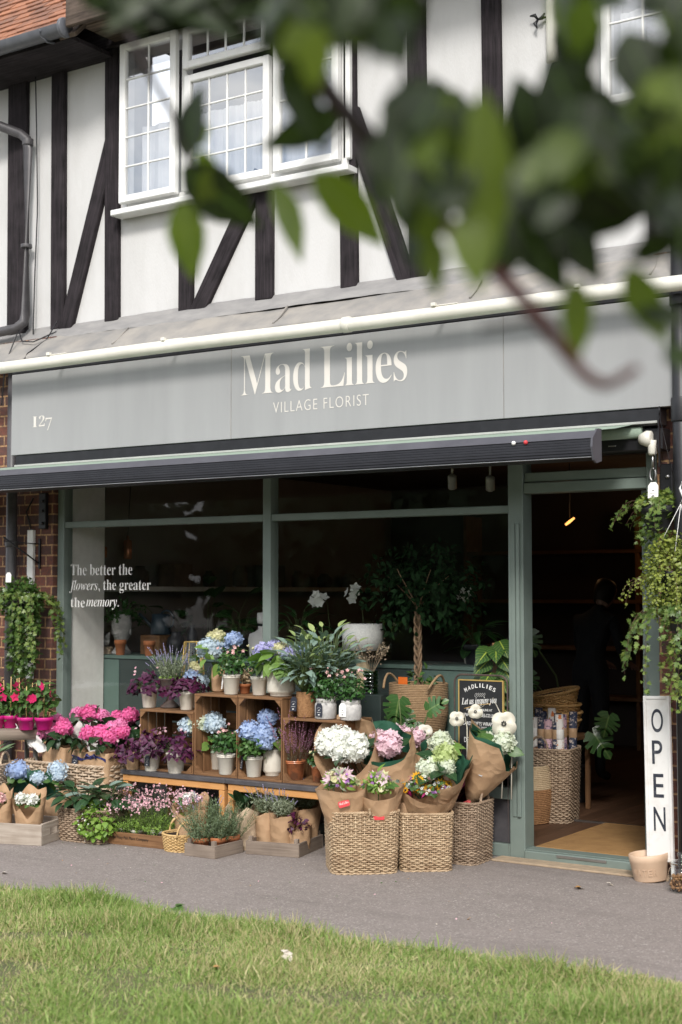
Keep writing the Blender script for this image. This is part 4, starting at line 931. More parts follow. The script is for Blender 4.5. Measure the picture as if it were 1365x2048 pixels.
def rosebush(par, z0, Rr, H, k=6, fl='pt_rose', n=260, L=.024, lf='lf_rose'):
    b = MB(); dome(b, (0, 0, z0 + H * .38), (Rr, Rr, H * .58), n, L, T_OV, lo=-.7, shell=.25, jit=.8, wd=1.1)
    top = []
    for i in range(k + 5):
        a = rr(0, 6.28); q = rr(.1, .85); p = arc((0, 0, z0), (math.cos(a) * q, math.sin(a) * q, 1.3), H * rr(.85, 1.12), .1, 5, .03); b.tube(p, .0013, 3, m=1, cap=False); top.append(p[-1])
    b.build('foliage', [M(lf), M('stem')], par)
    f = MB()
    for i, p in enumerate(top):
        r = .0105 if i < k else .005
        for s_ in (1, .7, .45): f.inst(T_CUP, frames(rdir(1), nrm(p - np.array([0, .05, z0])) + np.array([0, -.3, 0])), [p], np.array([r * s_ * (1.2 if i < k else 1)]))
        f.ball(p + np.array([0, 0, r * .3]), r * .45, 6)
    f.build('blossoms', M(fl), par)
def heather(par, z0, Rr, H, n=34):
    b = MB(); ps = stems(b, (0, 0, z0 - .01), n, H, .5, .0012, .12, Rr * .5, 1, 6, .3); needles(b, ps, 18, .011, lo=.02, hi=.5); b.build('foliage', [M('lf_rosem'), M('twig')], par)
    f = MB(); P, D = along(ps, 34, .32, 1.0); nn = len(P); f.inst(T_BEAD, frames(D, rdir(nn)), P + rng.normal(size=(nn, 3)) * .0028, rr(.0035, .0075, nn)); f.build('flower_spikes', M('pt_heath'), par)
def rosemary(par, z0, Rr, H, n=30): 
    b = MB(); ps = stems(b, (0, 0, z0 - .02), n, H, .75, .0014, .3, Rr * .5, 1, 6, .35); needles(b, ps, 34, .021, lo=.05, hi=1.0, out=.8); b.build('foliage', [M('lf_rosem'), M('stem')], par)
def saxifrage(par, z0, Rr, H, n=70):
    b = MB(); ps = stems(b, (0, 0, z0 - .02), 60, H * .55, 1.0, .0012, .4, Rr * .6, 1, 5); needles(b, ps, 16, .016, T_LANCE, lo=.1, hi=1.0); b.build('foliage', [M('lf_lime'), M('stem')], par)
    f = MB(); ps = stems(f, (0, 0, z0), n, H, .75, .0008, .15, Rr * .75, 1, 4, .2)
    P = np.array([p[-1] + rng.normal(size=3) * .006 for p in ps for _ in range(3)]); nn = len(P); f.inst(T_FL5, frames(rdir(nn), nrm(rng.normal(size=(nn, 3)) * .5 + np.array([.2, -.6, .6]))), P, rr(.0045, .008, nn)); f.build('blossoms', [M('pt_saxi'), M('stem')], par)
def bigleaves(par, z0, n, L, spread, lf='lf_dark', T=T_OVW, stalk=.12, wd=.75, name='foliage', up=.9, droop=.8, arcd=.35):
    b = MB()
    for i in range(n):
        a = i * 2.4 + rr(-.3, .3); q = rr(.25, 1.0); d = np.array([math.cos(a) * q * spread, math.sin(a) * q * spread, up]); p = arc((rr(-.02, .02), rr(-.02, .02), z0 - .01), d, stalk * rr(.7, 1.25), arcd * q, 5, .03)
        b.tube(p, .0024, 4, m=1, cap=False); t = nrm(p[-1] - p[-2]); y = nrm(t + np.array([math.cos(a) * .5, math.sin(a) * .5, -droop * q + .1])); l = L * rr(.75, 1.15)
        b.inst(T, frames(y[None], nrm(np.array([-t[0] * .2, -t[1] * .2 - .25, 1.0]) + rng.normal(size=3) * .2)), p[-1][None], np.array([[l * wd, l, l]]), 0)
    return b.build(name, [M(lf), M('stem')], par)
def mophead(par, c, r, m, n=165, sq=.85, **k): b = MB(); mop(b, c, r, n, 0, sq, **k); return b.build('flower_head', M(m), par)
def hydrangea(par, z0, heads, n=26, L=.085, Rr=.09, H=.09, lf='lf_mid'):
    b = MB(); dome(b, (0, 0, z0 + H * .45), (Rr, Rr, H * .75), n, L, T_OVW, lo=-.35, shell=.55, jit=.45, wd=.8, droop=.4)
    for (x, y, z, r, m) in heads: b.tube(arc((0, 0, z0 - .01), (x, y, max(z - z0, .02)), math.dist((0, 0, z0), (x, y, z)), 0, 4), .0025, 4, m=1, cap=False)
    b.build('foliage', [M(lf), M('stem')], par)
    for (x, y, z, r, m) in heads: mophead(par, (x, y, z), r, m)
def hanging_ivy(par, z0, n, Lmin, Lmax, r0, lf='lf_ivym', T=T_IVY, ls=.026, step=.014, push=.5, dirs=None, sway=.13):
    b = MB()
    for i in range(n):
        a = rr(0, 6.283) if dirs is None else rr(*dirs); L = rr(Lmin, Lmax); k = max(6, int(L / .03))
        p = [np.array([math.cos(a) * r0 * .9, math.sin(a) * r0 * .9, z0])]; d = np.array([math.cos(a) * push, math.sin(a) * push, .06])
        for j in range(k): p.append(p[-1] + nrm(d) * L / k); d = nrm(d) + np.array([0, 0, -.34]) + rng.normal(size=3) * sway
        p = np.array(p); b.tube(p, .0012, 3, m=1, cap=False); per = int(L / step); P, D = along([p], per, .02, 1.0); m_ = len(P)
        y = nrm(rdir(m_) * .8 + np.array([0, -.2, -.45])); b.inst(T, frames(y, nrm(rdir(m_) * .5 + np.array([math.cos(a), math.sin(a) - .7, .5]))), P + rng.normal(size=(m_, 3)) * .008, ls * rr(.6, 1.25, m_), 0)
    return b.build('trailing_stems', [M(lf), M('twig')], par)

# ================================================================== BENCHES AND CRATES
def bench(x0, x1, label):
    t = thing('low_bench', label, 'bench', ((x0 + x1) / 2, -.37, 0), group='low benches along the shop window'); w2 = (x1 - x0) / 2; d = .25
    b = MB(); b.bx(-w2, w2, -d, d, .372, .40, .003); b.build('tabletop', M('slate'), t)
    b = MB(); b.bx(-w2 + .012, w2 - .012, -d + .012, -d + .05, .328, .3715, .003); b.bx(-w2 + .012, w2 - .012, d - .05, d - .012, .328, .3715, .003); b.bx(-w2 + .012, -w2 + .05, -d + .052, d - .052, .328, .3715, .003); b.bx(w2 - .05, w2 - .012, -d + .052, d - .052, .328, .3715, .003); b.build('apron', M('benchwood'), t)
    for sx in (-1, 1):
        for sy in (-1, 1): b = MB(); b.box((sx * (w2 - .033), sy * (d - .033), .1635), (.042, .042, .327), None, .003); b.build('leg', M('benchwood'), t)
bench(-2.52, -1.672, 'low wooden bench with dark top, below the lying crate of purple plants'); bench(-1.668, -.83, 'low wooden bench with dark top, above the tray of lavender in paper')
CR = 'apple crates stacked on the benches'
def crate(lab, x0, x1, h, across):
    t = thing('apple_crate', lab, 'crate', ((x0 + x1) / 2, -.41, .40), group=CR); open_crate(t, x1 - x0, .32, h, across=across)
crate('wooden crate lying open on the bench with two purple plants before it', -2.405, -1.965, .385, 'l')
crate('upright crate holding white and pale blue hydrangea and a small rose', -1.955, -1.618, .50, 'h')
crate('upright crate holding blue hydrangea and a bushy green plant', -1.612, -1.282, .50, 'h')
crate('wooden crate with a mauve heather inside and two stone pots on top', -1.276, -.848, .385, 'l')
Z1, Z2, Z0 = .7875, .9025, .4005
# ------------------------------------------------------------------ pots on and in the crates
def potted(name, lab, cat, px, Y, z, pw, ph, style, group=None, rz=None):
    k = K(px, Y); t = thing(name, lab, cat, at(px, Y, z), rr(0, 6) if rz is None else rz, group); r, h = pw * k / 2, ph * k; pot(t, r, h, style); return t, r, h, k
OX = 'purple oxalis in cream pots'
t, r, h, k = potted('potted_oxalis', 'purple oxalis in a cream pot beside the rusty iron urn, facing the pink hydrangeas', 'potted plant', 299, -.46, Z1, 34, 37, 'cream', OX, 0); oxalis(t, h, .12, .13, side=(-.3, 0)); price_tag(t, (-.09, -.03, h - .03), .03, .055, .5, .5)
t, r, h, k = potted('potted_oxalis', 'purple oxalis in a cream pot between the iron urn and the tall crates', 'potted plant', 374, -.47, Z1, 33, 37, 'cream', OX); oxalis(t, h, .125, .12)
t, r, h, k = potted('potted_oxalis', 'purple oxalis in a cream pot with a navy label, on the bench', 'potted plant', 304, -.565, Z0, 36, 40, 'cream', OX, 0); oxalis(t, h, .14, .15, 70, 8); price_tag(t, (.012, -r * 1.02 - .002, h * .28), .04, .066, 0, .12)
t, r, h, k = potted('potted_oxalis', 'purple oxalis in a plain cream pot without label, on the bench', 'potted plant', 352, -.565, Z0, 40, 40, 'cream', OX); oxalis(t, h, .14, .15, 70, 7)
t = thing('potted_oxalis', 'small dark oxalis wrapped in brown paper at the end of the bench', 'potted plant', at(266, -.57, Z0)); wrap(t, .12, .035, .055, dip=.15, jag=.2); oxalis(t, .09, .12, .12, 40, 4)
# iron urn of lavender
t = thing('lavender_urn', 'grey green lavender in a rusty footed iron urn on the lying crate', 'potted plant', at(340, -.40, Z1)); b = MB(); b.lathe([(.062, 0), (.064, .008), (.05, .02), (.025, .045), (.018, .07), (.022, .085), (.05, .11), (.066, .15), (.07, .175), (.078, .182), (.078, .19), (.066, .19), (.06, .17)], 32); b.build('urn', M('iron'), t)
leafdome(t, (0, 0, .185), (.062, .062, .03), 150, .016, T_ROUND, 'lf_lime', name='moss', lo=.0); lavender(t, .19, .10, .19, 95, per=18)
# top of the tall crates
t = thing('potted_hydrangea', 'big pale blue hydrangea in a brown paper pot on the tall crate', 'potted plant', at(437, -.36, Z2)); pot(t, .045, .155, 'kraft', 'paper_pot')
hydrangea(t, .15, [(-.03, -.05, .27, .085, 'pt_bluepale'), (-.01, .0, .345, .055, 'pt_cream'), (.10, .03, .33, .058, 'pt_blue'), (-.09, .04, .345, .035, 'pt_cream'), (.03, .05, .29, .05, 'pt_blue')], 30, .085, .13, .13, 'lf_fresh')
t = thing('potted_hydrangea', 'low blue hydrangea with a pale bud behind the purple oxalis', 'potted plant', at(392, -.29, Z1)); pot(t, .06, .11, 'cream')
hydrangea(t, .11, [(.0, -.03, .19, .062, 'pt_blue'), (.06, -.02, .17, .05, 'pt_bluepale'), (-.03, .02, .21, .05, 'pt_blue'), (-.01, -.01, .27, .03, 'pt_cream'), (.012, 0, .245, .035, 'pt_cream')], 18, .08, .10, .1, 'lf_fresh'); lavender(t, .11, .1, .22, 16, per=8)
t, r, h, k = potted('potted_rose', 'pink flowered mini rose in a cream pot beside the kraft hydrangea pot', 'potted plant', 463, -.50, Z2, 37, 39, 'cream', 'mini roses', 0); rosebush(t, h, .095, .17, 7, 'pt_rose', 300); price_tag(t, (-r * 1.02, -.02, h * .25), .012, .085, -.4, .1, 'white', mark=False)
t = thing('cork_jar', 'small terracotta pot filled with pale corks between two cream pots', 'jar', at(490, -.40, Z2)); pot(t, .04, .06, 'terra'); b = MB(); n = 70; d = rdir(n); b.inst(T_CUBE, frames(d, rdir(n)), np.stack([rng.normal(size=n) * .018, rng.normal(size=n) * .018, rr(.055, .15, n)], 1), np.stack([rr(.008, .014, n), rr(.012, .022, n), rr(.008, .014, n)], 1)); b.build('corks', M('ropepale'), t)
t, r, h, k = potted('potted_rose', 'budding leafy rose in a cream pot beside the ribbed planter', 'potted plant', 519, -.46, Z2, 35, 37, 'cream', 'mini roses', 0); rosebush(t, h, .08, .2, 3, 'pt_cream', 240); price_tag(t, (.055, -.05, h * .95), .012, .05, .3, .5, 'white', mark=False)
t, r, h, k = potted('potted_hydrangea', 'violet blue hydrangea in a wide ribbed cream planter', 'potted plant', 563, -.44, Z2, 54, 50, 'ribbed', None, 0)
hydrangea(t, h, [(-.105, -.03, h + .11, .068, 'pt_violet'), (-.06, .02, h + .13, .06, 'pt_violet'), (.012, -.02, h + .135, .048, 'pt_cream'), (.07, -.01, h + .10, .062, 'pt_violet'), (.11, .03, h + .11, .05, 'pt_blue')], 34, .105, .14, .10, 'lf_fresh')
# on the lower crate
t, r, h, k = potted('potted_fern', 'blue green fern with long wavy fronds in a rope wound pot', 'potted plant', 613, -.47, Z1, 40, 50, 'jute', None, 0); bigleaves(t, h, 90, .085, 1.0, 'lf_blue', T_LANCE, .17, 1.25, droop=.6); bigleaves(t, h, 60, .075, .75, 'lf_blue', T_LANCE, .27, 1.25, 'tall_fronds', droop=.2, arcd=.1); bigleaves(t, h, 20, .07, .5, 'lf_bluenew', T_LANCE, .31, 1.4, 'young_fronds', droop=.0, arcd=.1); price_tag(t, (-.045, -r - .012, h * .25), .05, .085, -.1, .1)
t = thing('potted_fern', 'second blue green fern with pale new fronds behind the stone pots', 'potted plant', at(655, -.33, Z1)); pot(t, .06, .12, 'cream'); bigleaves(t, .12, 90, .085, .8, 'lf_blue', T_LANCE, .22, 1.25, droop=.4); bigleaves(t, .12, 60, .075, .65, 'lf_blue', T_LANCE, .31, 1.25, 'tall_fronds', droop=.1, arcd=.1); bigleaves(t, .12, 26, .07, .6, 'lf_bluenew', T_LANCE, .36, 1.4, 'young_fronds', droop=.0, arcd=.1)
t, r, h, k = potted('potted_rose', 'rose with few pale buds in a grey stone pot with navy tag', 'potted plant', 652, -.50, Z1, 44, 40, 'stone', 'mini roses', 0); rosebush(t, h * .9, .105, .18, 6, 'pt_rose', 330); price_tag(t, (.0, -r - .006, h * .14), .046, .078, 0, .04)
t, r, h, k = potted('potted_rose', 'rose with open pink blooms in a grey stone pot with white tag', 'potted plant', 702, -.49, Z1, 43, 39, 'stone', 'mini roses', 0); rosebush(t, h * .9, .105, .18, 8, 'pt_rose', 330); price_tag(t, (-.012, -r - .006, h * .2), .046, .078, .1, .05, 'white')
# inside the tall crates
t = thing('potted_hydrangea', 'white and pale blue hydrangea in a tall cream pot inside the crate', 'potted plant', at(437, -.36, Z0 + .015)); pot(t, .06, .15, 'cream')
hydrangea(t, .14, [(-.13, -.12, .27, .078, 'pt_bluepale'), (-.05, -.13, .29, .072, 'pt_greenw'), (.01, -.07, .315, .062, 'pt_bluepale'), (.06, -.12, .29, .07, 'pt_bluepale')], 22, .10, .12, .1, 'lf_fresh'); price_tag(t, (-.05, -.066, .05), .035, .07, -.3, .1)
t, r, h, k = potted('potted_rose', 'pink mini rose in a cream pot at the crate mouth', 'potted plant', 453, -.53, Z0 + .015, 38, 40, 'cream', 'mini roses', 0); rosebush(t, h, .11, .16, 8, 'pt_rose', 320)
t, r, h, k = potted('potted_herb', 'bushy plain green plant in a cream pot inside the crate', 'potted plant', 508, -.53, Z0 + .015, 36, 40, 'cream', None, 0); rosebush(t, h, .11, .13, 0, 'pt_cream', 360, .027, 'lf_mid'); price_tag(t, (-.075, -.03, h * .35), .034, .08, -.5, .1)
t, r, h, k = potted('potted_hydrangea', 'clear blue hydrangea in a ribbed pot in the corner of the crate', 'potted plant', 546, -.42, Z0 + .015, 38, 52, 'ribbed', None, 0)
hydrangea(t, h, [(-.10, -.10, .27, .075, 'pt_blue'), (.0, -.09, .25, .078, 'pt_blue'), (-.02, -.03, .35, .062, 'pt_blue'), (.02, -.11, .20, .05, 'pt_blue')], 16, .09, .1, .08, 'lf_fresh')
t, r, h, k = potted('potted_heather', 'mauve heather in a soil stained terracotta pot inside the low crate', 'potted plant', 591, -.49, Z0 + .015, 42, 38, 'cling', None, 0); heather(t, h, .12, .27, 46)
t, r, h, k = potted('potted_heather', 'small cream flowered plant in a terracotta pot beside the heather', 'potted plant', 637, -.50, Z0 + .015, 30, 32, 'cling', None, 0); rosebush(t, h, .06, .08, 6, 'pt_cream', 120)

# ================================================================== THE FAR END: TABLE, ALOE, PINK HYDRANGEAS
t = thing('round_table', 'weathered grey round table carrying the bright pink pots', 'table', (-3.52, -.62, 0)); b = MB(); b.lathe([(.29, .555), (.305, .56), (.305, .618), (.30, .622)], 48); b.build('tabletop', M('galvrim'), t) if 'galvrim' in G_ else b.build('tabletop', M('crategrey'), t)
b = MB(); b.bx(.105, .112, -.292, -.286, .552, .624, .001); b.build('seam', M('blackmetal'), t)
for a in (.2, 1.8, 3.4, 5.0): b = MB(); b.tube([(math.cos(a) * .2, math.sin(a) * .2, .555), (math.cos(a) * .22, math.sin(a) * .22, 0)], .016, 8); b.build('leg', M('galv'), t)
PK = 'pink pots of mandevilla on the grey table'
for i, (px, Y, lab) in enumerate(((22, -.70, 'pink pot of mandevilla at the open end of the round table'), (53, -.74, 'pink pot of mandevilla, second one in from the window frame'), (88, -.68, 'pink pot of mandevilla nearest the shop window frame'), (-8, -.78, 'pink pot of mandevilla cut by the picture edge'))):
    t, r, h, k = potted('potted_mandevilla', lab, 'potted plant', px, Y, .6225, 38, 25, 'pink', PK, 0)
    b = MB(); dome(b, (0, 0, h + .11), (.085, .085, .13), 120, .05, T_OV, lo=-.9, shell=.3, jit=.6, wd=.9); b.build('foliage', M('lf_mid'), t)
    c = MB(); [c.tube([(x, y, h - .02), (x * 1.3, y * 1.3, h + rr(.2, .26))], .003, 5) for x, y in ((.03, -.03), (-.035, -.02), (0, .04))]; c.build('canes', M('canepale'), t)
    f = MB()
    for q in range((3, 4, 5, 2)[i]):
        d = nrm(np.array([rr(-1, 1), rr(-1, -.1), rr(.0, 1.2)])); p = np.array([0, 0, h + .11]) + d * np.array([.09, .09, .14]); f.inst(T_FL5, frames(rdir(1), d + np.array([.2, -.4, 0])), [p], np.array([.034])); f.ball(p, .006, 6)
    f.build('blossoms', M('pt_hot'), t)
# aloe in a basket
t = thing('aloe_basket', 'pale wicker basket with rope handle holding an aloe', 'basket', (*at(-34, -.98, 0)[:2], 0), .3); weave(t, .34, .30, .42, 'canewhite', .92, .0065, handles=((.155, 0, R(90), .12, .085),))
t2 = thing('aloe_plant', 'spiky grey green aloe standing in the pale wicker basket', 'plant', (*at(-34, -.98, 0)[:2], .27)); pot(t2, .10, .13, 'black'); bigleaves(t2, .13, 26, .23, .6, 'lf_aloe', T_STRAP, .02, 1.5, droop=-1.1)
# large basket and its hydrangeas in paper bags
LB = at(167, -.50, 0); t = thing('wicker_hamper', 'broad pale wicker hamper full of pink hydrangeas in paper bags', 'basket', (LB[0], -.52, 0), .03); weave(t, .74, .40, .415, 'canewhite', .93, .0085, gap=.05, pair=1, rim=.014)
def pinkbag(lab, px, Y, z, bw, bh, heads, style='kraft', tissue=None, rib=False, tagp=None, rz=0):
    t = thing('bagged_hydrangea', lab, 'potted plant', at(px, Y, z), rz, 'pink hydrangeas in paper bags'); g = []
    b = MB(); q = [(-bw / 2, -bw * .36), (bw / 2, -bw * .36), (bw * .5, bw * .36), (-bw * .5, bw * .36)]
    for zz, s_ in ((0, .94), (bh * .5, 1.0), (bh * .93, 1.02), (bh, 1.0)):
        ring = []
        for e in range(4):
            for u in np.linspace(0, 1, 8, endpoint=False): x = q[e][0] * (1 - u) + q[(e + 1) % 4][0] * u; y = q[e][1] * (1 - u) + q[(e + 1) % 4][1] * u; ring.append((x * s_, y * s_ + .004 * math.sin(x * 60), zz + (.006 * math.sin(x * 37) if zz > bh * .9 else 0)))
        g.append(ring)
    b.grid(np.transpose(np.array(g), (1, 0, 2)), closed=True); b.add(np.array(g[2]) * np.array([.97, .97, .9]), [list(range(32))]); b.build('paper_bag', M('kraft'), t)
    heads = [(x_, y_, z_, r_ * .84, m_) for x_, y_, z_, r_, m_ in heads]; hydrangea(t, bh, heads, 44, .085, bw * .62, .10, 'lf_dark')
    if tissue:
        for (x0, y0, x1, z1, w_) in tissue:
            s_ = MB(); u = np.linspace(0, 1, 14); v = np.linspace(0, 1, 8); U, V = np.meshgrid(u, v, indexing='ij'); X = x0 + (x1 - x0) * V + (U - .5) * w_ * (1 - .55 * V) ; Zz = bh * .9 + (z1 - bh * .9) * V + .02 * np.sin(U * 7 + V * 2); Yy = y0 - .02 * np.sin(U * 5) - .03 * V + .012 * np.sin(U * 17 + V * 5); s_.grid(np.stack([X, Yy, Zz], -1)); s_.build('tissue_paper', M('tissue'), t)
    if rib:
        s_ = MB(); u = np.linspace(-bw * .5, bw * .5, 50); g = np.stack([np.stack([u, -bw * .37 - .004 - .003 * np.sin(u * 90 + k), bh * .80 + .012 * np.sin(u * 26) + (k - .5) * (.016 + .006 * np.sin(u * 50))], 1) for k in (0, 1)], 1); s_.grid(g)
        for sx in (-1, 1): s_.tube([(.02, -bw * .38, bh * .8), (.02 + sx * .03, -bw * .4, bh * .8 + .02), (.02 + sx * .05, -bw * .4, bh * .78)], [.004, .011, .003], 5)
        s_.build('ribbon', M('navyrib'), t)
    if tagp: price_tag(t, tagp, .05, .085, .05, .1)
pinkbag('deep pink hydrangea in a plain paper bag at the near corner of the hamper', 122, -.57, .31, .20, .20, [(-.07, -.05, .30, .088, 'pt_pinkl'), (-.02, .02, .34, .07, 'pt_pink'), (.06, -.04, .32, .075, 'pt_pink'), (-.09, .05, .37, .05, 'pt_pinkl')], tissue=[(-.12, -.10, -.25, .33, .17)])
pinkbag('bright pink hydrangea in a paper bag tied with navy ribbon', 202, -.58, .31, .30, .195, [(-.06, -.05, .30, .078, 'pt_pink'), (.02, -.03, .31, .075, 'pt_pink'), (.10, -.04, .29, .08, 'pt_pink'), (.05, .05, .34, .06, 'pt_pinkl'), (.14, .04, .31, .06, 'pt_pink')], rib=True, tissue=[(.0, -.06, -.01, .245, .10)], tagp=(-.11, -.132, .08))
pinkbag('pink hydrangea with white tissue at the back of the hamper', 180, -.36, .37, .24, .20, [(-.11, 0, .33, .07, 'pt_pinkl'), (.02, -.03, .34, .09, 'pt_pink'), (.09, .02, .33, .06, 'pt_pinkl'), (-.02, .05, .35, .06, 'pt_pink')], tissue=[(.06, -.13, .13, .29, .30), (-.12, -.13, -.21, .32, .16)])
pinkbag('pink hydrangea in the back corner of the hamper beside the crate', 253, -.34, .37, .20, .20, [(-.08, 0, .33, .06, 'pt_pink'), (.05, -.02, .35, .07, 'pt_pink'), (.02, -.08, .29, .06, 'pt_pinkl'), (.07, -.09, .25, .05, 'pt_pink'), (-.02, .04, .31, .06, 'pt_pinkl')])
# ================================================================== ALONG THE GROUND
def on(x, y): # ground point under a photo pixel, used once per item to set its place on the pavement
    d = _fw + _rt * (x - 682.5) / FPX - _up * (y - 1024) / FPX; p = CAM + d * (-CAM[2] / d[2]); return (float(p[0]), float(p[1]), 0.0)
def bunch(name, lab, cat, loc, h, r0, r1, paper='kraft', rot=0, group=None, **k): t = thing(name, lab, cat, loc, rot, group); wrap(t, h, r0, r1, paper, **k); return t
t = thing('white_crate', 'whitewashed wooden crate with a handle slot, holding two paper wraps', 'crate', (-2.93, -1.17, 0), R(17)); tray(t, .62, .34, .125, 'cratewhite', .016, False, True)
WG = 'small paper wrapped posies'
for lab, x, y, fl, r1 in (('paper posy with a pink carnation in the whitewashed crate', -2.96, -1.23, 'pt_rose', .085), ('paper posy with white and blush blooms in the whitewashed crate', -2.76, -1.17, 'pt_white', .105), ('paper posy at the outer end of the whitewashed crate', -3.12, -1.2, 'pt_palepink', .08)):
    t = bunch('wrapped_posy', lab, 'bouquet', (x, y, .013), .34, .06, r1, rot=rr(-.3, .3), group=WG, dip=.42, jag=.2, npt=6)
    b = MB(); dome(b, (0, -.02, .22), (r1 * .6, r1 * .6, .05), 24, .05, T_OV, lo=-.2); b.build('foliage', M('lf_mid'), t)
    for (dx, dy, dz) in ((-.02, -.05, .255), (.045, -.03, .25)): mophead(t, (dx, dy, dz), .034, fl, 30, .8, fs=.42, T=T_CUP)
BH = 'blue hydrangeas in green lined paper'
for lab, px, Y, heads, hh in (('blue hydrangea bunch in green lined paper near the aloe basket', 48, -.86, [(0, -.06, .38, .08, 'pt_blue'), (-.07, -.04, .35, .04, 'pt_blue')], .38), ('pale blue hydrangea bunch in green lined paper below the pink bags', 112, -.80, [(-.07, -.09, .34, .055, 'pt_bluepale'), (.05, -.04, .40, .068, 'pt_bluepale'), (.09, -.07, .36, .045, 'pt_bluepale')], .40)):
    t = bunch('hydrangea_bunch', lab, 'bouquet', (*at(px, Y, 0)[:2], 0), hh, .06, .13, group=BH, dip=.35, jag=.16, both='kraftgreen'); b = MB(); dome(b, (0, -.03, .30), (.09, .09, .05), 14, .08, T_OVW, lo=-.1, wd=.8); b.build('foliage', M('lf_mid'), t)
    for hd in heads: mophead(t, hd[:3], hd[3], hd[4], 70)
t = thing('leafy_basket', 'grey wicker basket full of broad dark leaved plants', 'basket', (-2.49, -.90, 0), R(3)); weave(t, .38, .28, .20, 'canegrey', .90, .006)
for lab, x, y, n, L, lf in (('broad leaved dark green plant drooping over the wicker basket', -2.56, -.93, 34, .11, 'lf_dark'), ('broad leaved plant at the hamper side of the wicker basket', -2.42, -.87, 34, .115, 'lf_dark'), ('paler broad leaved plant rising at the back of the wicker basket', -2.48, -.83, 14, .13, 'lf_blue')):
    t = thing('leafy_plant', lab, 'plant', (x, y, .10)); pot(t, .055, .09, 'black'); bigleaves(t, .09, n, L, 1.35, lf, T_OVW, .14, .62, droop=.9, arcd=.5)
t = thing('posy_tray', 'long shallow wooden tray of flowering pots with branded lettering', 'tray', (-2.16, -.78, 0), R(5)); tray(t, .50, .32, .075, 'crate', .011, False)
writing([('The Posy Pot Plant Company', (-.14, -.1615, .032), (1, 0, 0), (0, 0, 1), .28, .022, 0, 1)], 'lining', t)
SX = 'small saxifrage pots in the wooden tray'
for i, (dx, dy, lab) in enumerate(((-.13, -.06, 'pink saxifrage in the tray beside the clover leaves'), (-.01, -.08, 'pink saxifrage in the middle of the wooden tray'), (.13, -.07, 'full pink saxifrage at the paper wrap end of the tray'), (-.08, .08, 'pink saxifrage at the back of the tray near the leafy basket'), (.05, .08, 'tall pink saxifrage at the back of the tray under the bench'), (.18, .08, 'pink saxifrage in the far back corner of the tray'))):
    c_, s_ = math.cos(R(5)), math.sin(R(5)); t = thing('potted_saxifrage', lab, 'potted plant', (-2.16 + c_ * dx - s_ * dy, -.78 + s_ * dx + c_ * dy, .0125), 0, SX); pot(t, .05, .075, 'cream'); saxifrage(t, .075, .085, .17 + (.05 if dy > 0 else 0), 60)
price_tag(t, (-.2, -.06, .21), .05, .04, .3, .6)
t = thing('clover_plant', 'lime green round leaved plant spilling onto the pavement', 'plant', (-2.37, -.99, 0)); pot(t, .05, .07, 'black'); leafdome(t, (0, -.0, .12), (.13, .11, .15), 330, .034, T_HEART, 'lf_lime', lo=-.75, shell=.4, jit=.5)
f = MB(); n = 40; P = np.array([0, 0, .11]) + nrm(rng.normal(size=(n, 3)) + np.array([0, -.4, .8])) * np.array([.12, .11, .13]); f.inst(T_FL5, frames(rdir(n), nrm(P)), P, rr(.005, .009, n)); f.build('blossoms', M('pt_white'), t)
bunch2 = bunch('wrapped_posy', 'tall paper wrapped posy of blush roses behind the little handled basket', 'bouquet', at(382, -.70, 0), .31, .075, .115, group=WG, dip=.3, jag=.2)
b = MB(); dome(b, (0, -.03, .26), (.08, .08, .03), 40, .03, T_OV, lo=0); b.build('foliage', M('lf_rose'), bunch2)
for i in range(9): a = rr(0, 6.28); q = rr(.01, .08); mophead(bunch2, (math.cos(a) * q, math.sin(a) * q - .03, .275 + rr(-.01, .02)), .021, ('pt_palepink', 'pt_white')[i % 2], 16, .8, fs=.5, T=T_CUP)
t = thing('handled_basket', 'little golden round basket with an arched handle', 'basket', (-1.80, -.86, 0), .9); weave(t, .235, .235, .10, 'canepale', .86, .004, p=2.0, gap=.02, rim=.007, handles=((0, -.112, 0, .11, .085), (0, .112, 0, .11, .085)))
t = thing('rosemary_tray', 'grey weathered wooden tray holding rosemary in terracotta pots', 'tray', (-1.555, -.865, 0), R(0)); tray(t, .225, .27, .072)
for x, y, lab in ((-1.60, -.93, 'rosemary in an orange pot at the front of the grey tray'), (-1.52, -.87, 'rosemary in an orange pot in the middle of the grey tray'), (-1.50, -.77, 'rosemary in an orange pot at the back of the grey tray')):
    t = thing('potted_rosemary', lab, 'potted plant', (x, y, .0125), 0, 'rosemary pots in the grey tray'); pot(t, .052, .09, 'terra'); rosemary(t, .09, .10, .19, 60)
    if y < -.9: lavender(t, .09, .06, .24, 8, per=6)
t = thing('lavender_tray', 'grey weathered wooden tray of lavender wrapped in brown paper', 'tray', (-1.27, -.55, 0), R(12)); tray(t, .34, .37, .078)
LV = 'lavender wrapped in brown paper'
for px, Y, hh, r0, r1, lab, kind in ((533, -.60, .285, .05, .075, 'tall paper wrap of grey lavender at the rosemary end of the tray', 'l'), (565, -.595, .275, .05, .085, 'wide paper wrap of lavender at the front of the tray', 'l'), (612, -.42, .31, .06, .10, 'paper wrap of lavender at the back of the tray beside the big basket', 'l'), (600, -.56, .17, .05, .07, 'short paper wrap of dark leaved plant at the tray corner', 'd'), (570, -.45, .25, .05, .08, 'lavender in paper standing in the middle of the tray', 'l')):
    loc = at(px, Y, .0125); t = bunch('lavender_wrap' if kind == 'l' else 'dark_leaf_wrap', lab, 'wrapped plant', loc, hh, r0, r1, group=LV if kind == 'l' else None, dip=.22, jag=.14, npt=4)
    if kind == 'l': lavender(t, hh * .76, .08, .15, 70, per=16, nl=.024)
    else: b = MB(); dome(b, (0, -.03, .14), (.075, .075, .07), 70, .034, T_OXA, lo=-.3, shell=.4); b.build('foliage', M('lf_purple'), t)
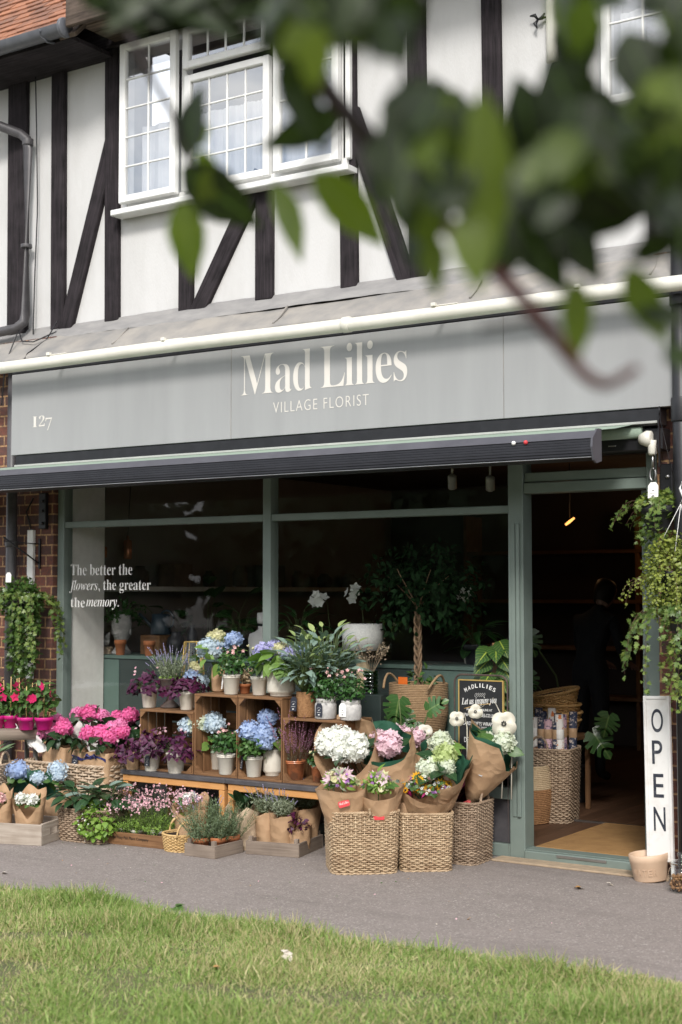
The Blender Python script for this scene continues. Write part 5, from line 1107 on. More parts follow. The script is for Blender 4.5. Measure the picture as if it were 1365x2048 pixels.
t = bunch('succulent_wrap', 'pale paper wrap with spiked green succulent under the bench', 'wrapped plant', at(487, -.62, 0), .30, .08, .11, 'kraftpale', dip=.1, jag=.25); bigleaves(t, .22, 9, .15, .3, 'lf_dark', T_STRAP, .03, 2.0, droop=-.9)
f = MB(); n = 26; a = rr(3.6, 5.6, n); f.inst(T_OV, frames(rdir(n), rdir(n)), np.stack([np.cos(a) * .105, np.sin(a) * .105, rr(.12, .26, n)], 1), rr(.012, .02, n)); f.build('dried_petals', M('lf_purple'), t)
# ================================================================== BIG BASKETS AND BOUQUETS
BQ = 'tall wicker baskets of bouquets by the door'
t = thing('wicker_basket', 'large square wicker basket holding two lily bouquets, nearest the grass', 'basket', (-.605, -.745, 0), R(40), BQ); weave(t, .385, .39, .335, 'cane', .93, .0052, handles=((.02, -.20, R(90), .03, .03),))
t = thing('wicker_basket', 'square wicker basket of sunflower bouquet, middle one of three', 'basket', (-.325, -.535, 0), R(38), BQ); weave(t, .30, .27, .315, 'cane', .93, .0052)
t = thing('wicker_basket', 'brown wicker basket with thick twisted handle, against the door post', 'basket', (-.245, -.225, 0), R(3), BQ); weave(t, .28, .29, .345, 'canegrey', .94, .0048, handles=((.135, -.0, R(90), .11, .075),))
t = thing('wicker_basket', 'dark wicker basket behind the lilies carrying hydrangea bouquets', 'basket', (-.62, -.27, 0), 0, BQ); weave(t, .36, .28, .43, 'canegrey', .95, .0055)

def bouquet(lab, base, heads, r0, r1, hk=.96, paper='kraft', both=None, leaves=10, leafL=.11, leafm_='lf_mid', name='bouquet', group=None, hw=1.0, **kw):
    base = np.array(base, float); pts = [W(h[0], h[1], h[2]) for h in heads]; ctr = np.mean(pts, 0); ax = ctr - base; L = float(np.linalg.norm(ax))
    q = Vector((0, 0, 1)).rotation_difference(Vector(ax)); t = thing(name, lab, 'bouquet', base, q.to_euler(), group); Ri = np.array(q.to_matrix()).T
    wrap(t, L * hk, r0, r1, paper, both=both, **kw)
    loc = []
    for h, p in zip(heads, pts):
        l = Ri @ (p - base); r = h[3] * K(h[0], h[2]); loc.append((l, r))
        if h[4]: mophead(t, l, r, h[4], int(h[5]) if len(h) > 5 else 120, .9, fs=.23, face=Ri @ np.array([.35, -.62, .7]))
    b = MB()
    for i in range(leaves):
        l, r = loc[rng.integers(len(loc))]; a = rr(0, 6.28); d = np.array([math.cos(a), math.sin(a), .1]); p = l + d * r * .55 - np.array([0, 0, r * .45])
        b.inst(T_OVW, frames((d + np.array([0, 0, .25]))[None], nrm(np.array([d[0] * .3, d[1] * .3 - .2, 1])) + rng.normal(size=3) * .2), p[None], np.array([[leafL * .75, leafL, leafL]]) * rr(.8, 1.15))
    for l, r in loc: b.tube([(0, 0, .02), l * .6, l * .95], .003, 4)
    b.build('foliage', M(leafm_), t); return t, Ri, L
def sticker(par, ang, z, r, w_, h_, tilt, m='red', words=None):
    Rm = rotz(ang + R(90)) @ rotxyz(R(90 - 14), 0, 0) @ rotz(tilt); c = np.array([math.cos(ang) * r, math.sin(ang) * r, z]); b = MB(); k = .18 * h_
    poly = [(-w_ / 2 + k, -h_ / 2), (w_ / 2 - k, -h_ / 2), (w_ / 2, -h_ / 2 + k), (w_ / 2, h_ / 2 - k), (w_ / 2 - k, h_ / 2), (-w_ / 2 + k, h_ / 2), (-w_ / 2, h_ / 2 - k), (-w_ / 2, -h_ / 2 + k)]
    b.prism(poly, 0, .001, Rm, c); o = b.build('sticker', M(m), par)
    if words: 
        rx = Rm @ np.array([1, 0, 0]); ux = Rm @ np.array([0, 1, 0]); nz = Rm @ np.array([0, 0, 1.])
        writing([(SB(words), c - rx * w_ * .42 - ux * h_ * .1 + nz * .0016, rx, ux, w_ * .84, h_ * .42, -.006, .95)], 'letter', o)
HB = 'hydrangea bouquets in brown paper'
bouquet('huge white hydrangea bouquet in wide flared brown paper', (-.66, -.36, .14), [(660, 1484, -.62, 29, 'pt_white', 190), (708, 1494, -.64, 30, 'pt_white', 190), (683, 1474, -.58, 24, 'pt_white', 130), (684, 1501, -.67, 24, 'pt_white', 140)], .05, .235, 1.18, group=HB, leaves=9, leafm_='lf_dark', dip=.30, jag=.14, npt=3, flare=.95)
bouquet('soft pink hydrangea bouquet in brown paper lined with green', (-.50, -.33, .14), [(778, 1488, -.54, 27, 'pt_palepink', 180), (757, 1474, -.48, 16, 'pt_palepink', 70)], .045, .175, 1.12, group=HB, both='kraftgreen', leaves=9, leafm_='lf_dark', dip=.22, jag=.12, npt=3)
bouquet('pale pink hydrangea bouquet standing behind the soft pink one', (-.52, -.20, .20), [(803, 1468, -.30, 19, 'pt_palepink', 90), (832, 1474, -.30, 19, 'pt_palepink', 90)], .045, .13, .98, group=HB, leaves=6, leafm_='lf_fresh', dip=.05, jag=.12, npt=3)
bouquet('pale green hydrangea bouquet with one white bloom, in front of the chalkboard', (-.40, -.24, .30), [(882, 1486, -.32, 24, 'pt_greenw', 130)], .04, .12, .98, group=HB, both='kraftgreen', leaves=5, leafm_='lf_fresh', dip=.1, jag=.15)
bouquet('lime and white hydrangea bouquet leaning over the sunflowers', (-.37, -.40, .18), [(890, 1512, -.46, 25, 'pt_lime', 150), (856, 1538, -.52, 24, 'pt_greenw', 130), (893, 1535, -.50, 19, 'pt_greenw', 80)], .04, .18, 1.14, group=HB, both='kraftgreen', leaves=6, leafm_='lf_dark', dip=.42, jag=.16, npt=4, front=-2.2)
tb, Ri, L = bouquet('green hydrangea bouquet tied with red ribbon, tucked against the door post', (-.20, -.22, .335), [(1008, 1486, -.22, 23, 'pt_greenw', 140), (985, 1476, -.18, 16, 'pt_greenw', 60)], (.022), .195, 1.2, group=HB, both='kraftgreen', leaves=10, leafL=.12, leafm_='lf_mid', dip=.28, jag=.2, npt=4, front=.2, flare=.75)
b = MB(); b.tube([(.028 * math.cos(a), .028 * math.sin(a), .035 + .004 * math.sin(3 * a)) for a in np.linspace(0, 6.283, 14, endpoint=False)], .006, 5, True)
for sx, ln in ((-.03, .11), (.02, .10), (-.012, .13)): u = np.linspace(0, 1, 12); b.grid(np.stack([np.stack([sx * u * 1.2 + w_ + .008 * np.sin(u * 8), -.03 - .02 * u, .035 - ln * u], 1) for w_ in (-.004, .004)], 0))
b.build('ribbon', M('ribred'), tb); sticker(tb, -1.25, L * .52, .118, .022, .022, 0, 'steel')
def posy(t, c, rad, items, up=.6):
    """mixed cut flowers: (petal material, template, size, count)"""
    for nm, (m, T, s_, n) in items:
        b = MB(); d = rdir(n * 3); d = d[d[:, 2] > .05][:n]; P = np.asarray(c) + d * np.asarray(rad) * rr(.7, 1.0, len(d))[:, None]; dn = nrm(d + np.array([.2, -.45, .35])); b.inst(T, frames(rdir(len(d)), dn), P, s_ * rr(.8, 1.2, len(d)))
        if T is T_FL8: b.inst(T_BEAD, frames(rdir(len(d)), dn), P + dn * .004, np.full(len(d), s_ * .7), 1); b.inst(T_FL8, frames(rdir(len(d)), dn), P + dn * .003, s_ * .8 * np.ones(len(d)))
        b.build(nm, [M(m), M('iron')], t)
LL = 'lily bouquets in brown paper'
t, Ri, L = bouquet('pink and cream lily bouquet with a red sticker on its paper', (-.639, -.860, .24), [(684, 1556, -.90, 30, None)], .085, .15, 1.0, group=LL, leaves=8, leafL=.07, dip=.04, jag=.2, npt=3, front=-2.6)
posy(t, (0, .0, L * .86), (.10, .09, .085), [('lilies', ('pt_palepink', T_LILY, .038, 7)), ('buds', ('pt_cream', T_CUP, .024, 12)), ('green_buds', ('lf_lime', T_LANCE, .06, 16)), ('statice', ('pt_purp', T_FL5, .012, 26)), ('sprigs', ('lf_grey', T_LANCE, .05, 40))]); sticker(t, -.95, L * .62, .142, .062, .034, .2, 'red', 'Mad Lilies')
t, Ri, L = bouquet('pink lily bouquet with lime filler behind the basket loop handle', (-.485, -.752, .24), [(757, 1558, -.79, 30, None)], .078, .135, 1.0, group=LL, leaves=6, leafL=.07, dip=.22, jag=.18, npt=3)
posy(t, (0, .0, L * .80), (.09, .085, .09), [('lilies', ('pt_palepink', T_LILY, .036, 5)), ('filler', ('lf_lime', T_OV, .018, 260)), ('buds', ('pt_cream', T_CUP, .022, 6)), ('green_buds', ('lf_lime', T_LANCE, .055, 12)), ('statice', ('pt_purp', T_FL5, .013, 16))]); sticker(t, -1.0, L * .33, .109, .06, .03, 0, 'red')
SM = 'sunflower bouquets in brown paper'
t, Ri, L = bouquet('sunflower and daisy bouquet in wide brown paper in the middle basket', (-.335, -.505, .23), [(860, 1562, -.54, 30, None)], .065, .18, 1.0, group=SM, leaves=8, leafL=.06, dip=.24, jag=.14, npt=3)
posy(t, (0, .0, L * .80), (.13, .115, .10), [('sunflowers', ('pt_yellow', T_FL8, .034, 11)), ('daisies', ('pt_white', T_FL8, .010, 60)), ('celosia', ('pt_mag', T_LANCE, .045, 12)), ('rose', ('pt_rose', T_CUP, .026, 3)), ('greenery', ('lf_mid', T_OV, .026, 150)), ('statice', ('pt_purp', T_FL5, .013, 14))])
t, Ri, L = bouquet('narrow brown paper bouquet with small yellow heads beside the sunflowers', (-.425, -.56, .23), [(806, 1578, -.56, 30, None)], .06, .095, 1.05, group=SM, leaves=4, leafL=.06, dip=.25, jag=.22, npt=3)
posy(t, (0, 0, L * .93), (.07, .07, .06), [('sunflowers', ('pt_yellow', T_FL8, .028, 7)), ('greenery', ('lf_blue', T_OV, .026, 80)), ('celosia', ('pt_mag', T_LANCE, .05, 8))])
# white painted metal flowers on wire stems
G_['enamel'] = mat('enamel', (.62, .59, .50), (.56, .53, .44), .5, scale=9)
for px, py, Y, r_, lab, bend in ((914, 1437, -.24, 17, 'small white metal flower in front of the chalkboard edge', .03), (951, 1423, -.20, 16, 'white metal flower drooping from an arched wire', .10), (1008, 1447, -.20, 28, 'biggest white metal flower, beside the door post', .02), (849, 1464, -.24, 17, 'white metal flower beside the pale pink hydrangeas', -.06)):
    p = W(px, py, Y); k = K(px, Y); r = r_ * k; t = thing('metal_flower', lab, 'garden stake', (p[0], Y, 0), 0, 'white metal flowers on wire stems'); z = p[2]
    F0 = frames(np.array([[.1, .1, 1.]]), np.array([.5, -.8, .12]))[0]; b = MB(); n = 60; a = np.linspace(0, 2 * math.pi, n, endpoint=False); lob = r * (.76 + .20 * np.abs(np.sin(a * (1.5 if px % 2 else 2) + px)) ** .7 + .05 * np.sin(a + px))
    ring = np.stack([np.cos(a) * lob, np.sin(a) * lob, .10 * r * np.cos(a * 4)], 1); v = np.concatenate([[(0, 0, -.08 * r)], ring * np.array([.5, .5, .3]), ring]) @ F0[:, [0, 1, 2]].T + np.array([0, 0, z])
    f = [(0, 1 + i, 1 + (i + 1) % n) for i in range(n)] + [(1 + i, 1 + n + i, 1 + n + (i + 1) % n, 1 + (i + 1) % n) for i in range(n)]; b.add(v, f); o = b.build('flower_plate', M('enamel'), t); m_ = o.modifiers.new('thickness', 'SOLIDIFY'); m_.thickness = .001
    c = MB(); nrml = F0[:, 2]
    for q in range(7): d = F0 @ np.array([math.cos(q * .9), math.sin(q * .9), 0]) * r * .14; c.ball(np.array([0, 0, z]) + nrml * .006 + d, r * .07, 6)
    c.build('flower_centre', M('blackmetal'), t); s_ = MB(); back = np.array([0, .015, z]); s_.tube([back, (bend, .03, z + abs(bend) * .7 + .01), (bend * 1.7, .03, z - .05), (bend * 1.7, .03, z - .16), (bend * 1.5, .03, .36)], .0035, 6); s_.build('wire_stem', M('enamel'), t)
# chalkboard on a metal stand
CBY = -.045; t = thing('chalkboard', 'black chalkboard easel with white handwriting and a rounded metal frame', 'chalkboard', (0, 0, 0))
G_['board'] = mat('board', (.012, .013, .015), (.03, .03, .033), .55, scale=9, detail=8, con=(.5, .9)); a = W(919, 1362, CBY); c = W(1005, 1362, CBY); x0, x1, zt = a[0], c[0], a[2] + .004
b = MB(); b.bx(x0, x1, CBY, CBY + .012, .50, zt, .002); b.build('board', M('board'), t)
b = MB(); b.bx(x0 - .007, x0, CBY - .003, CBY + .014, .50, zt + .007, .001); b.bx(x1, x1 + .007, CBY - .003, CBY + .014, .50, zt + .007, .001); b.bx(x0, x1, CBY - .003, CBY + .014, zt, zt + .007, .001); b.build('edging', M('gold'), t)
b = MB(); xa, xb = x0 - .035, x1 + .03; cr = .05; pts = [(xa, 0)] + [(xa, zt + .035 - cr)] + [(xa + cr - cr * math.cos(q), zt + .035 - cr + cr * math.sin(q)) for q in np.linspace(.2, 1.57, 6)] + [(xb - cr + cr * math.sin(q), zt + .035 - cr + cr * math.cos(q)) for q in np.linspace(0, 1.37, 6)] + [(xb, zt + .035 - cr), (xb, 0)]
b.tube([(x, CBY + .006, z) for x, z in pts], .006, 8); b.build('stand', M('iron'), t)
def cb(px, py): return W(px, py, CBY - .0015)
ws = []
for i, ch in enumerate('MADLILIES'):
    f = (i - 4) / 4; px = 960.5 + f * 27; py = 1379 - 8.5 * (1 - f * f) + 4.5; p = cb(px, py); an = -f * .42; rx = (math.cos(an), 0, math.sin(an)); ux = (-math.sin(an), 0, math.cos(an)); wd = .006 if ch == 'I' else .017; ws.append((ch, p - np.array(rx) * wd / 2, rx, ux, wd, .024, .012, 1))
def line(body, px0, px1, pb, pt, off=.0, sl=0): a, c = cb(px0, pb), cb(px1, pb); ws.append((body, a, (1, 0, sl), (-.0, 0, 1), c[0] - a[0], abs(pt - pb) * K(px0, CBY), off, 1.0))
script = lambda s_: ''.join(chr(0x1d468 + ord(q) - 65) if 'A' <= q <= 'Z' else chr(0x1d482 + ord(q) - 97) if 'a' <= q <= 'z' else q for q in s_)
line(script('Let us inspire you'), 924, 994, 1413, 1396, -.002, .08); line('IN STORE & ONLINE AT', 934, 985, 1420.5, 1416, .0); line('WWW.MADLILIES.CO.UK', 926, 990, 1432, 1425.5, .004); line('·CARDS GIFTS WRAPS·', 924, 989, 1449, 1442, .004); line('REPLY BY EMAIL', 942, 975, 1457, 1452, .0); line('DELIVERY', 929, 962, 1484, 1474, .01)
writing(ws, 'white', t)
b = MB(); zz = lambda px, py: cb(px, py)
for i in range(5): q = zz(952 + i * 4.2, 1392); an = .9 - .1 * i; u = np.linspace(0, 6.28, 14, endpoint=False); e = np.stack([.0045 * np.cos(u), .012 * np.sin(u)], 1); b.tube([(q[0] + x * math.cos(-.5) - z * math.sin(-.5), CBY - .002, q[2] + .006 + x * math.sin(-.5) + z * math.cos(-.5)) for x, z in e], .0008, 4, True)
b.build('emblem', M('white'), t)
b = MB(); u = np.linspace(0, 1, 10); a, c = cb(929, 1417), cb(982, 1408); b.tube(np.stack([a[0] + (c[0] - a[0]) * u, np.full(10, CBY - .002), a[2] + (c[2] - a[2]) * u + .006 * np.sin(u * 3)], 1), .0022, 5); b.build('underline', M('canepale'), t)

# ================================================================== BY THE DOOR
b_ = W(1322, 1705, -.16); t = thing('open_sign', 'tall narrow white wooden sign reading OPEN leaning on the door frame', 'sign', (b_[0], -.155, 0), (R(-3.5), R(-2.2), 0))
w2, h0, h1 = .062, .10, .975
G_['paintchip'] = mat('paintchip', (.70, .69, .67), (.56, .53, .49), .6, scale=9, detail=9, con=(.5, .75), bump=.15)
G_['inkblue'] = mat('inkblue', (.018, .022, .035), (.10, .105, .12), .6, scale=34, detail=8, con=(.52, .75))
b = MB(); b.bx(-w2, w2, -.004, .008, h0, h1 - .01, .001); b.build('board', M('paintchip'), t)
b = MB(); b.bx(-w2 - .012, -w2 + .004, -.012, .014, 0, h1, .002); b.bx(w2 - .004, w2 + .012, -.012, .014, 0, h1, .002); b.bx(-w2 + .0045, w2 - .0045, -.010, .012, h1 - .018, h1 - .001, .002); b.bx(-w2 + .0045, w2 - .0045, -.010, .012, h0, h0 + .022, .002); b.build('frame', M('paintchip'), t)
writing([(ch, (-.032 if ch != 'E' else -.029, -.0048, z), (1, 0, 0), (0, 0, 1), .066 if ch in 'ON' else .058, .125, .004, 1) for ch, z in (('O', .78), ('P', .612), ('E', .435), ('N', .26))], 'inkblue', t)
bw = W(1298, 1760, -.20); G_['potbuff'] = mat('potbuff', (.60, .43, .30), (.55, .385, .265), .55, scale=9); t = thing('water_bowl', 'buff stoneware dog bowl with embossed lettering on the pavement', 'bowl', (bw[0], -.17, .002), (R(2), R(-5), .0))
b = MB(); b.lathe([(.078, .004), (.084, 0), (.086, .006), (.100, .10), (.103, .105), (.104, .138), (.100, .142), (.095, .138), (.088, .05), (.07, .02), (.001, .018)], 48); b.build('bowl', M('potbuff'), t)
ws = []
for i, ch in enumerate('WATER'): a = R(-118 + i * 17); rx = np.array([-math.sin(a), math.cos(a), 0]); ux = np.array([math.cos(a) * .14, math.sin(a) * .14, 1]); ws.append((ch, np.array([math.cos(a) * .0945, math.sin(a) * .0945, .035]) - rx * .011, rx, ux, .022, .036, .004, 1))
writing(ws, 'potbuff', t)
j = W(1364, 1768, -.36); t = thing('treat_jar', 'lidded glass jar of brown dog treats next to the bowl', 'jar', (j[0], -.36, 0)); b = MB(); b.lathe([(.052, .0), (.064, .003), (.068, .02), (.068, .10), (.060, .118), (.052, .125), (.055, .13), (.055, .138)], 36); b.build('jar', M('jarglass'), t)
b = MB(); b.lathe([(.058, .139), (.060, .147), (.045, .156), (.016, .162), (.012, .17), (.02, .178), (.022, .19), (.016, .198), (.001, .20)], 30); b.build('lid', M('jarglass'), t)
b = MB(); n = 190; d = rdir(n); rad = np.sqrt(rr(0, 1, n)) * .054; a = rr(0, 6.28, n); b.inst(T_BEAD, frames(d, rdir(n)), np.stack([np.cos(a) * rad, np.sin(a) * rad, rr(.012, .085, n)], 1), np.stack([rr(.016, .022, n), rr(.022, .03, n), rr(.014, .02, n)], 1)); b.build('treats', M('ropebrown'), t)
# hanging pots on the right-hand pier and on the far wall
HP = 'hanging pots of trailing plants'
def hanger(t, z0, r, top, m='blackmetal'): b = MB(); [b.tube([(math.cos(a) * r, math.sin(a) * r, z0), (0, 0, top)], .0015, 4) for a in (.4, 2.5, 4.6)]; b.tube([(0, 0, top), (0, 0, top + .05)], .003, 5); b.build('hanger', M(m), t)
p = W(1322, 1062, -.22); t = thing('hanging_ivy', 'trailing ivy in a hanging black pot with white tag, just below the awning winder', 'hanging plant', (p[0], -.22, p[2]), 0, HP); pot(t, .105, .135, 'black'); hanger(t, .135, .10, .62); hanging_ivy(t, .14, 16, .12, .3, .08, ls=.028, push=.1, sway=.05); hanging_ivy(t, .14, 4, .2, .3, .09, ls=.028, dirs=(2.3, 3.6), push=.3); leafdome(t, (-.01, 0, .03), (.135, .12, .19), 300, .030, T_IVY, 'lf_ivym', 'hanging_leaves', lo=-1, shell=.6); leafdome(t, (0, 0, .14), (.135, .12, .08), 240, .030, T_IVY, 'lf_ivyl', lo=-.2); price_tag(t, (.0, -.105, .17), .055, .085, .1, .1, 'white')
p = W(1345, 1185, -.36); t = thing('hanging_wire_vine', 'round mound of tiny leaved wire vine in a pot on white hook wires', 'hanging plant', (p[0], -.36, p[2]), 0, HP); pot(t, .09, .11, 'black'); leafdome(t, (0, -.03, .07), (.155, .14, .25), 3300, .0145, T_ROUND, 'lf_tiny', 'foliage', lo=-1, shell=.55, jit=1.2)
b = MB(); [b.tube([(x, y, .2), (.06, -.02, .46)], .0016, 5) for x, y in ((-.08, -.03), (.05, -.09), (.09, .06))]; b.tube([(.06, -.02, .46), (.075, -.02, .49), (.055, -.02, .54), (.07, -.02, .57), (.095, -.02, .56)], .006, 6); b.build('hook', M('white'), t); hanging_ivy(t, .05, 14, .12, .3, .1, 'lf_tiny', T_ROUND, .013, .008, push=.08, sway=.05)
p = W(1362, 1262, -.36); t = thing('hanging_ivy', 'small leaved ivy trailing almost to the OPEN sign from a low black pot', 'hanging plant', (p[0], -.36, p[2]), 0, HP); pot(t, .085, .10, 'black'); leafdome(t, (0, 0, .12), (.13, .11, .09), 330, .024, T_IVY, 'lf_ivy', lo=-.6); hanging_ivy(t, .10, 34, .2, .55, .09, ls=.030, push=.12, sway=.05); leafdome(t, (0, 0, -.14), (.11, .09, .30), 420, .028, T_IVY, 'lf_ivyl', 'hanging_leaves', lo=-1, shell=.4); price_tag(t, (-.085, -.06, .07), .03, .06, -.6, -.5, 'white', mark=False); hanger(t, .10, .08, .6)
p = W(42, 1330, -.24); t = thing('hanging_ivy', 'long ivy trailing down the far brick pier behind the pink mandevilla', 'hanging plant', (p[0], -.24, 1.36), 0, HP); pot(t, .10, .12, 'black'); leafdome(t, (0, 0, .10), (.16, .13, .19), 700, .036, T_IVY, 'lf_ivy', lo=-.9, shell=.6); hanging_ivy(t, .13, 26, .25, .62, .09, ls=.034, push=.1, sway=.07); leafdome(t, (.02, 0, -.16), (.145, .11, .36), 900, .036, T_IVY, 'lf_ivy', 'hanging_leaves', lo=-1, shell=.35, jit=.7); hanger(t, .12, .09, .42); price_tag(t, (-.02, -.11, .24), .045, .07, .2, .05, 'white', mark=False)
p = W(4, 1370, -.28); t = thing('potted_hosta', 'pale green leafy plant in a black pot beside the trailing ivy', 'potted plant', (p[0], -.28, .6225)); pot(t, .075, .13, 'black'); bigleaves(t, .13, 14, .10, 1.1, 'lf_fresh', T_HEART, .09, .8)
t = thing('wall_bracket', 'black iron bracket plate bolted to the bricks under the awning end', 'bracket', (-3.80, -.05, 0)); b = MB(); b.bx(-.035, .035, -.025, .008, 1.99, 2.25, .004); b.build('plate', M('blackmetal'), t); b = MB(); [b.lathe([(.012, 0), (.012, .008), (.001, .012)], 6, (.01, -.026, z), rot=rotxyz(R(90), 0, 0)) for z in (2.03, 2.12, 2.19)]; b.build('bolts', M('blackmetal'), t)
a = W(1336, 972, -.05); t = thing('wall_bracket', 'black iron awning bracket plate on the brick pier beside the winder', 'bracket', (a[0], -.05, a[2])); b = MB(); b.bx(-.035, .035, -.025, .008, -.14, .12, .004); b.build('plate', M('blackmetal'), t); b = MB(); [b.lathe([(.012, 0), (.012, .008), (.001, .012)], 6, (.01, -.026, z), rot=rotxyz(R(90), 0, 0)) for z in (-.1, -.02, .05)]; b.build('bolts', M('steel'), t)
t = thing('plant_hook', 'slim black iron hook arm carrying the long trailing ivy', 'bracket', (-3.845, -.045, 0)); b = MB(); b.bx(-.008, .008, -.012, .004, 1.70, 1.92, .002); b.tube([(0, -.01, 1.74), (-.10, -.12, 1.85), (-.17, -.2, 1.93)], .006, 6); b.tube([(0, -.01, 1.88), (-.17, -.2, 1.9)], .004, 5); b.build('arm', M('blackmetal'), t)
t = thing('cable_trunking', 'short length of white plastic cable trunking on the bricks', 'trunking', (-3.925, -.05, 0)); b = MB(); b.bx(-.03, .03, -.02, .009, .9, 1.985, .003); b.build('cover', M('white'), t); b = MB(); b.tube([(0, -.01, 1.985), (-.02, -.015, 2.06), (-.05, -.01, 2.12), (.01, 0, 2.22)], .006, 5); b.build('cable', M('blackmetal'), t)
a = W(-30, 1022, -.06); t = thing('orange_sign', 'orange shop sign with white shape, cut off beside the far drainpipe', 'sign', (a[0], -.08, 0)); b = MB(); b.bx(-.5, .13, -.015, .01, 2.085, 2.32, .002); b.build('panel', M('orange'), t); b = MB(); b.ball((.055, -.016, 2.25), .06, 16, sq=(1, .1, .8)); b.build('mark', M('white'), t)
a = W(1364, 330, .0); t = thing('alarm_box', 'white shield shaped alarm box with blue letters high on the plaster', 'alarm box', (a[0], .06, a[2])); b = MB(); b.prism([(-.075, .10), (.075, .10), (.085, .0), (.06, -.08), (0, -.13), (-.06, -.08), (-.085, .0)], 0, .05, rotxyz(R(90), 0, 0)); b.build('case', M('cream'), t); writing([('M', (-.05, -.0515, .02), (1, 0, 0), (0, 0, 1), .06, .05, -.02, 1), ('SEC', (-.062, -.0515, -.03), (1, 0, 0), (0, 0, 1), .08, .026, .01, 1)], 'navyrib', t)
a = W(1072, 36, .0); t = thing('iron_finial', 'small black wrought iron finial ornament on the plaster', 'ornament', (a[0], .03, a[2])); b = MB(); [b.tube([(0, 0, 0), (math.cos(q) * .03, -.01, math.sin(q) * .03), (math.cos(q + .5) * .055, -.01, math.sin(q + .5) * .055)], [.006, .012, .004], 6) for q in (0, 2.1, 4.2)]; b.tube([(0, 0, 0), (.12, .02, .02)], .006, 6); b.build('scroll', M('blackmetal'), t)
a = W(1103, 95, .0); t = pipe('soil_pipe', 'pale grey vertical pipe between the timbers up by the second window', [(a[0], .015, 5.46), (a[0], .015, 4.75), (a[0], .015, 4.63)], .036, 'cream')
# fallen leaves
FL = 'fallen leaves on the ground'
G_['deadleaf'] = mat('deadleaf', (.50, .29, .10), (.33, .17, .06), .7, scale=30)
G_['deadpale'] = mat('deadpale', (.62, .56, .48), (.5, .44, .36), .7, scale=30)
for x, y, m, s_, lab, z in ((1163, 1779, 'deadleaf', .05, 'dry curled tan leaf on the pavement before the doorway', .006), (1222, 1772, 'deadpale', .035, 'pale scrap of leaf on the pavement beside the dog bowl', .006), (12, 1748, 'deadpale', .03, 'small pale pinkish petal near the edge of the pavement', .005), (440, 1962, 'deadleaf', .045, 'brown dead leaf lying in the grass', .05), (568, 1936, 'deadpale', .05, 'pale dry leaf standing in the grass', .055), (940, 1840, 'deadleaf', .016, 'tiny yellow leaf on the open pavement', .004), (350, 1818, 'lf_mid', .07, 'loose tuft of cut grass at the lawn edge', .006)):
    p = on(x, y); t = thing('fallen_leaf', lab, 'leaf', (p[0], p[1], z), rr(0, 6), FL); b = MB()
    for q in range(3): b.inst(T_OVW, frames(np.array([[math.cos(q * 1.1), math.sin(q * 1.1), .25 * q - .1]]), np.array([.2, -.3, 1.])), [(0, 0, .004 * q)], np.array([s_ * (1, .8, .7)[q]]))
    b.build('blade', M(m), t)
mb = MB(); n = 70; P = np.stack([rr(-2.9, 1.0, n), rr(-1.75, -.75, n) , np.full(n, .004)], 1); mb.inst(T_OV, frames(nrm(rng.normal(size=(n, 3)) * np.array([1, 1, .15])), np.array([0, 0, 1.]) + rng.normal(size=(n, 3)) * .3), P, rr(.006, .016, n), rng.integers(0, 4, n)); tag(mb.build('petal_litter', [M('pt_saxi'), M('lf_mid'), M('deadleaf'), M('deadpale')]), kind='stuff')
# ================================================================== INSIDE THE WINDOW
t = thing('display_counter', 'sage green window counter carrying the stone head and terracotta pots', 'counter'); b = MB(); b.bx(-4.28, -1.0, .46, .95, .046, 1.035, .004); b.build('cabinet', M('sagedark'), t); b = MB(); b.bx(-4.29, -.43, .45, .96, 1.036, 1.062, .003); b.build('worktop', M('sageint'), t); b = MB(); b.bx(-4.0, -3.52, .452, .4595, .06, 1.03, .002); b.build('side_panel', M('sageint'), t); b = MB(); b.bx(-.999, -.44, .46, .95, .046, 1.035, .004); b.build('end_cabinet', M('sageint'), t)  # the lighter panel paints sunlight onto part of the counter front
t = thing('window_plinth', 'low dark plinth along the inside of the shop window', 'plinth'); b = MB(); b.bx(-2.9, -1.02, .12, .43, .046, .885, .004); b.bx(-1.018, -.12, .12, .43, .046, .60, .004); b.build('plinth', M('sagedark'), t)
G_['plaswall'] = mat('plaswall', (.78, .75, .71), (.72, .69, .65), .9, scale=20, bump=.2); mb = MB(); mb.bx(-3.70, -3.66, .10, .44, .046, 2.6, .003); tag(mb.build('window_return_wall', M('plaswall')), kind='structure')
t = thing('wall_shelf', 'pale painted shelf running along the side wall of the shop', 'shelf'); b = MB(); b.bx(-4.309, -4.02, .70, 5.2, 1.535, 1.575, .003); b.build('board', M('cream'), t)
G_['boxdark'] = mat('boxdark', (.10, .07, .05), (.06, .05, .045), .8, scale=3); G_['boxtan'] = mat('boxtan', (.22, .16, .11), (.15, .11, .08), .8)
SH = 'boxes and jars on the side shelf'
for i in range(9):
    y = .95 + i * .45; t = thing('shelf_jar', ('squat stoneware jar', 'tall dark canister', 'tan cardboard box', 'dark green bottle', 'low tin', 'brown storage box', 'grey jar', 'small lidded crock', 'narrow vase')[i] + ' on the pale side wall shelf', 'jar', (-4.16, y, 1.576), 0, SH); h = rr(.12, .26); b = MB()
    if i in (2, 5): b.box((0, 0, h / 2), (.18, .24, h), None, .004); b.build('box', M(('boxtan', 'boxdark')[i % 2]), t)
    else: r = rr(.05, .09); b.lathe([(r * .8, 0), (r, h * .1), (r, h * .7), (r * .6, h * .85), (r * .55, h), (r * .4, h)], 20); b.build('body', M(('boxtan', 'boxdark')[i % 2]), t)
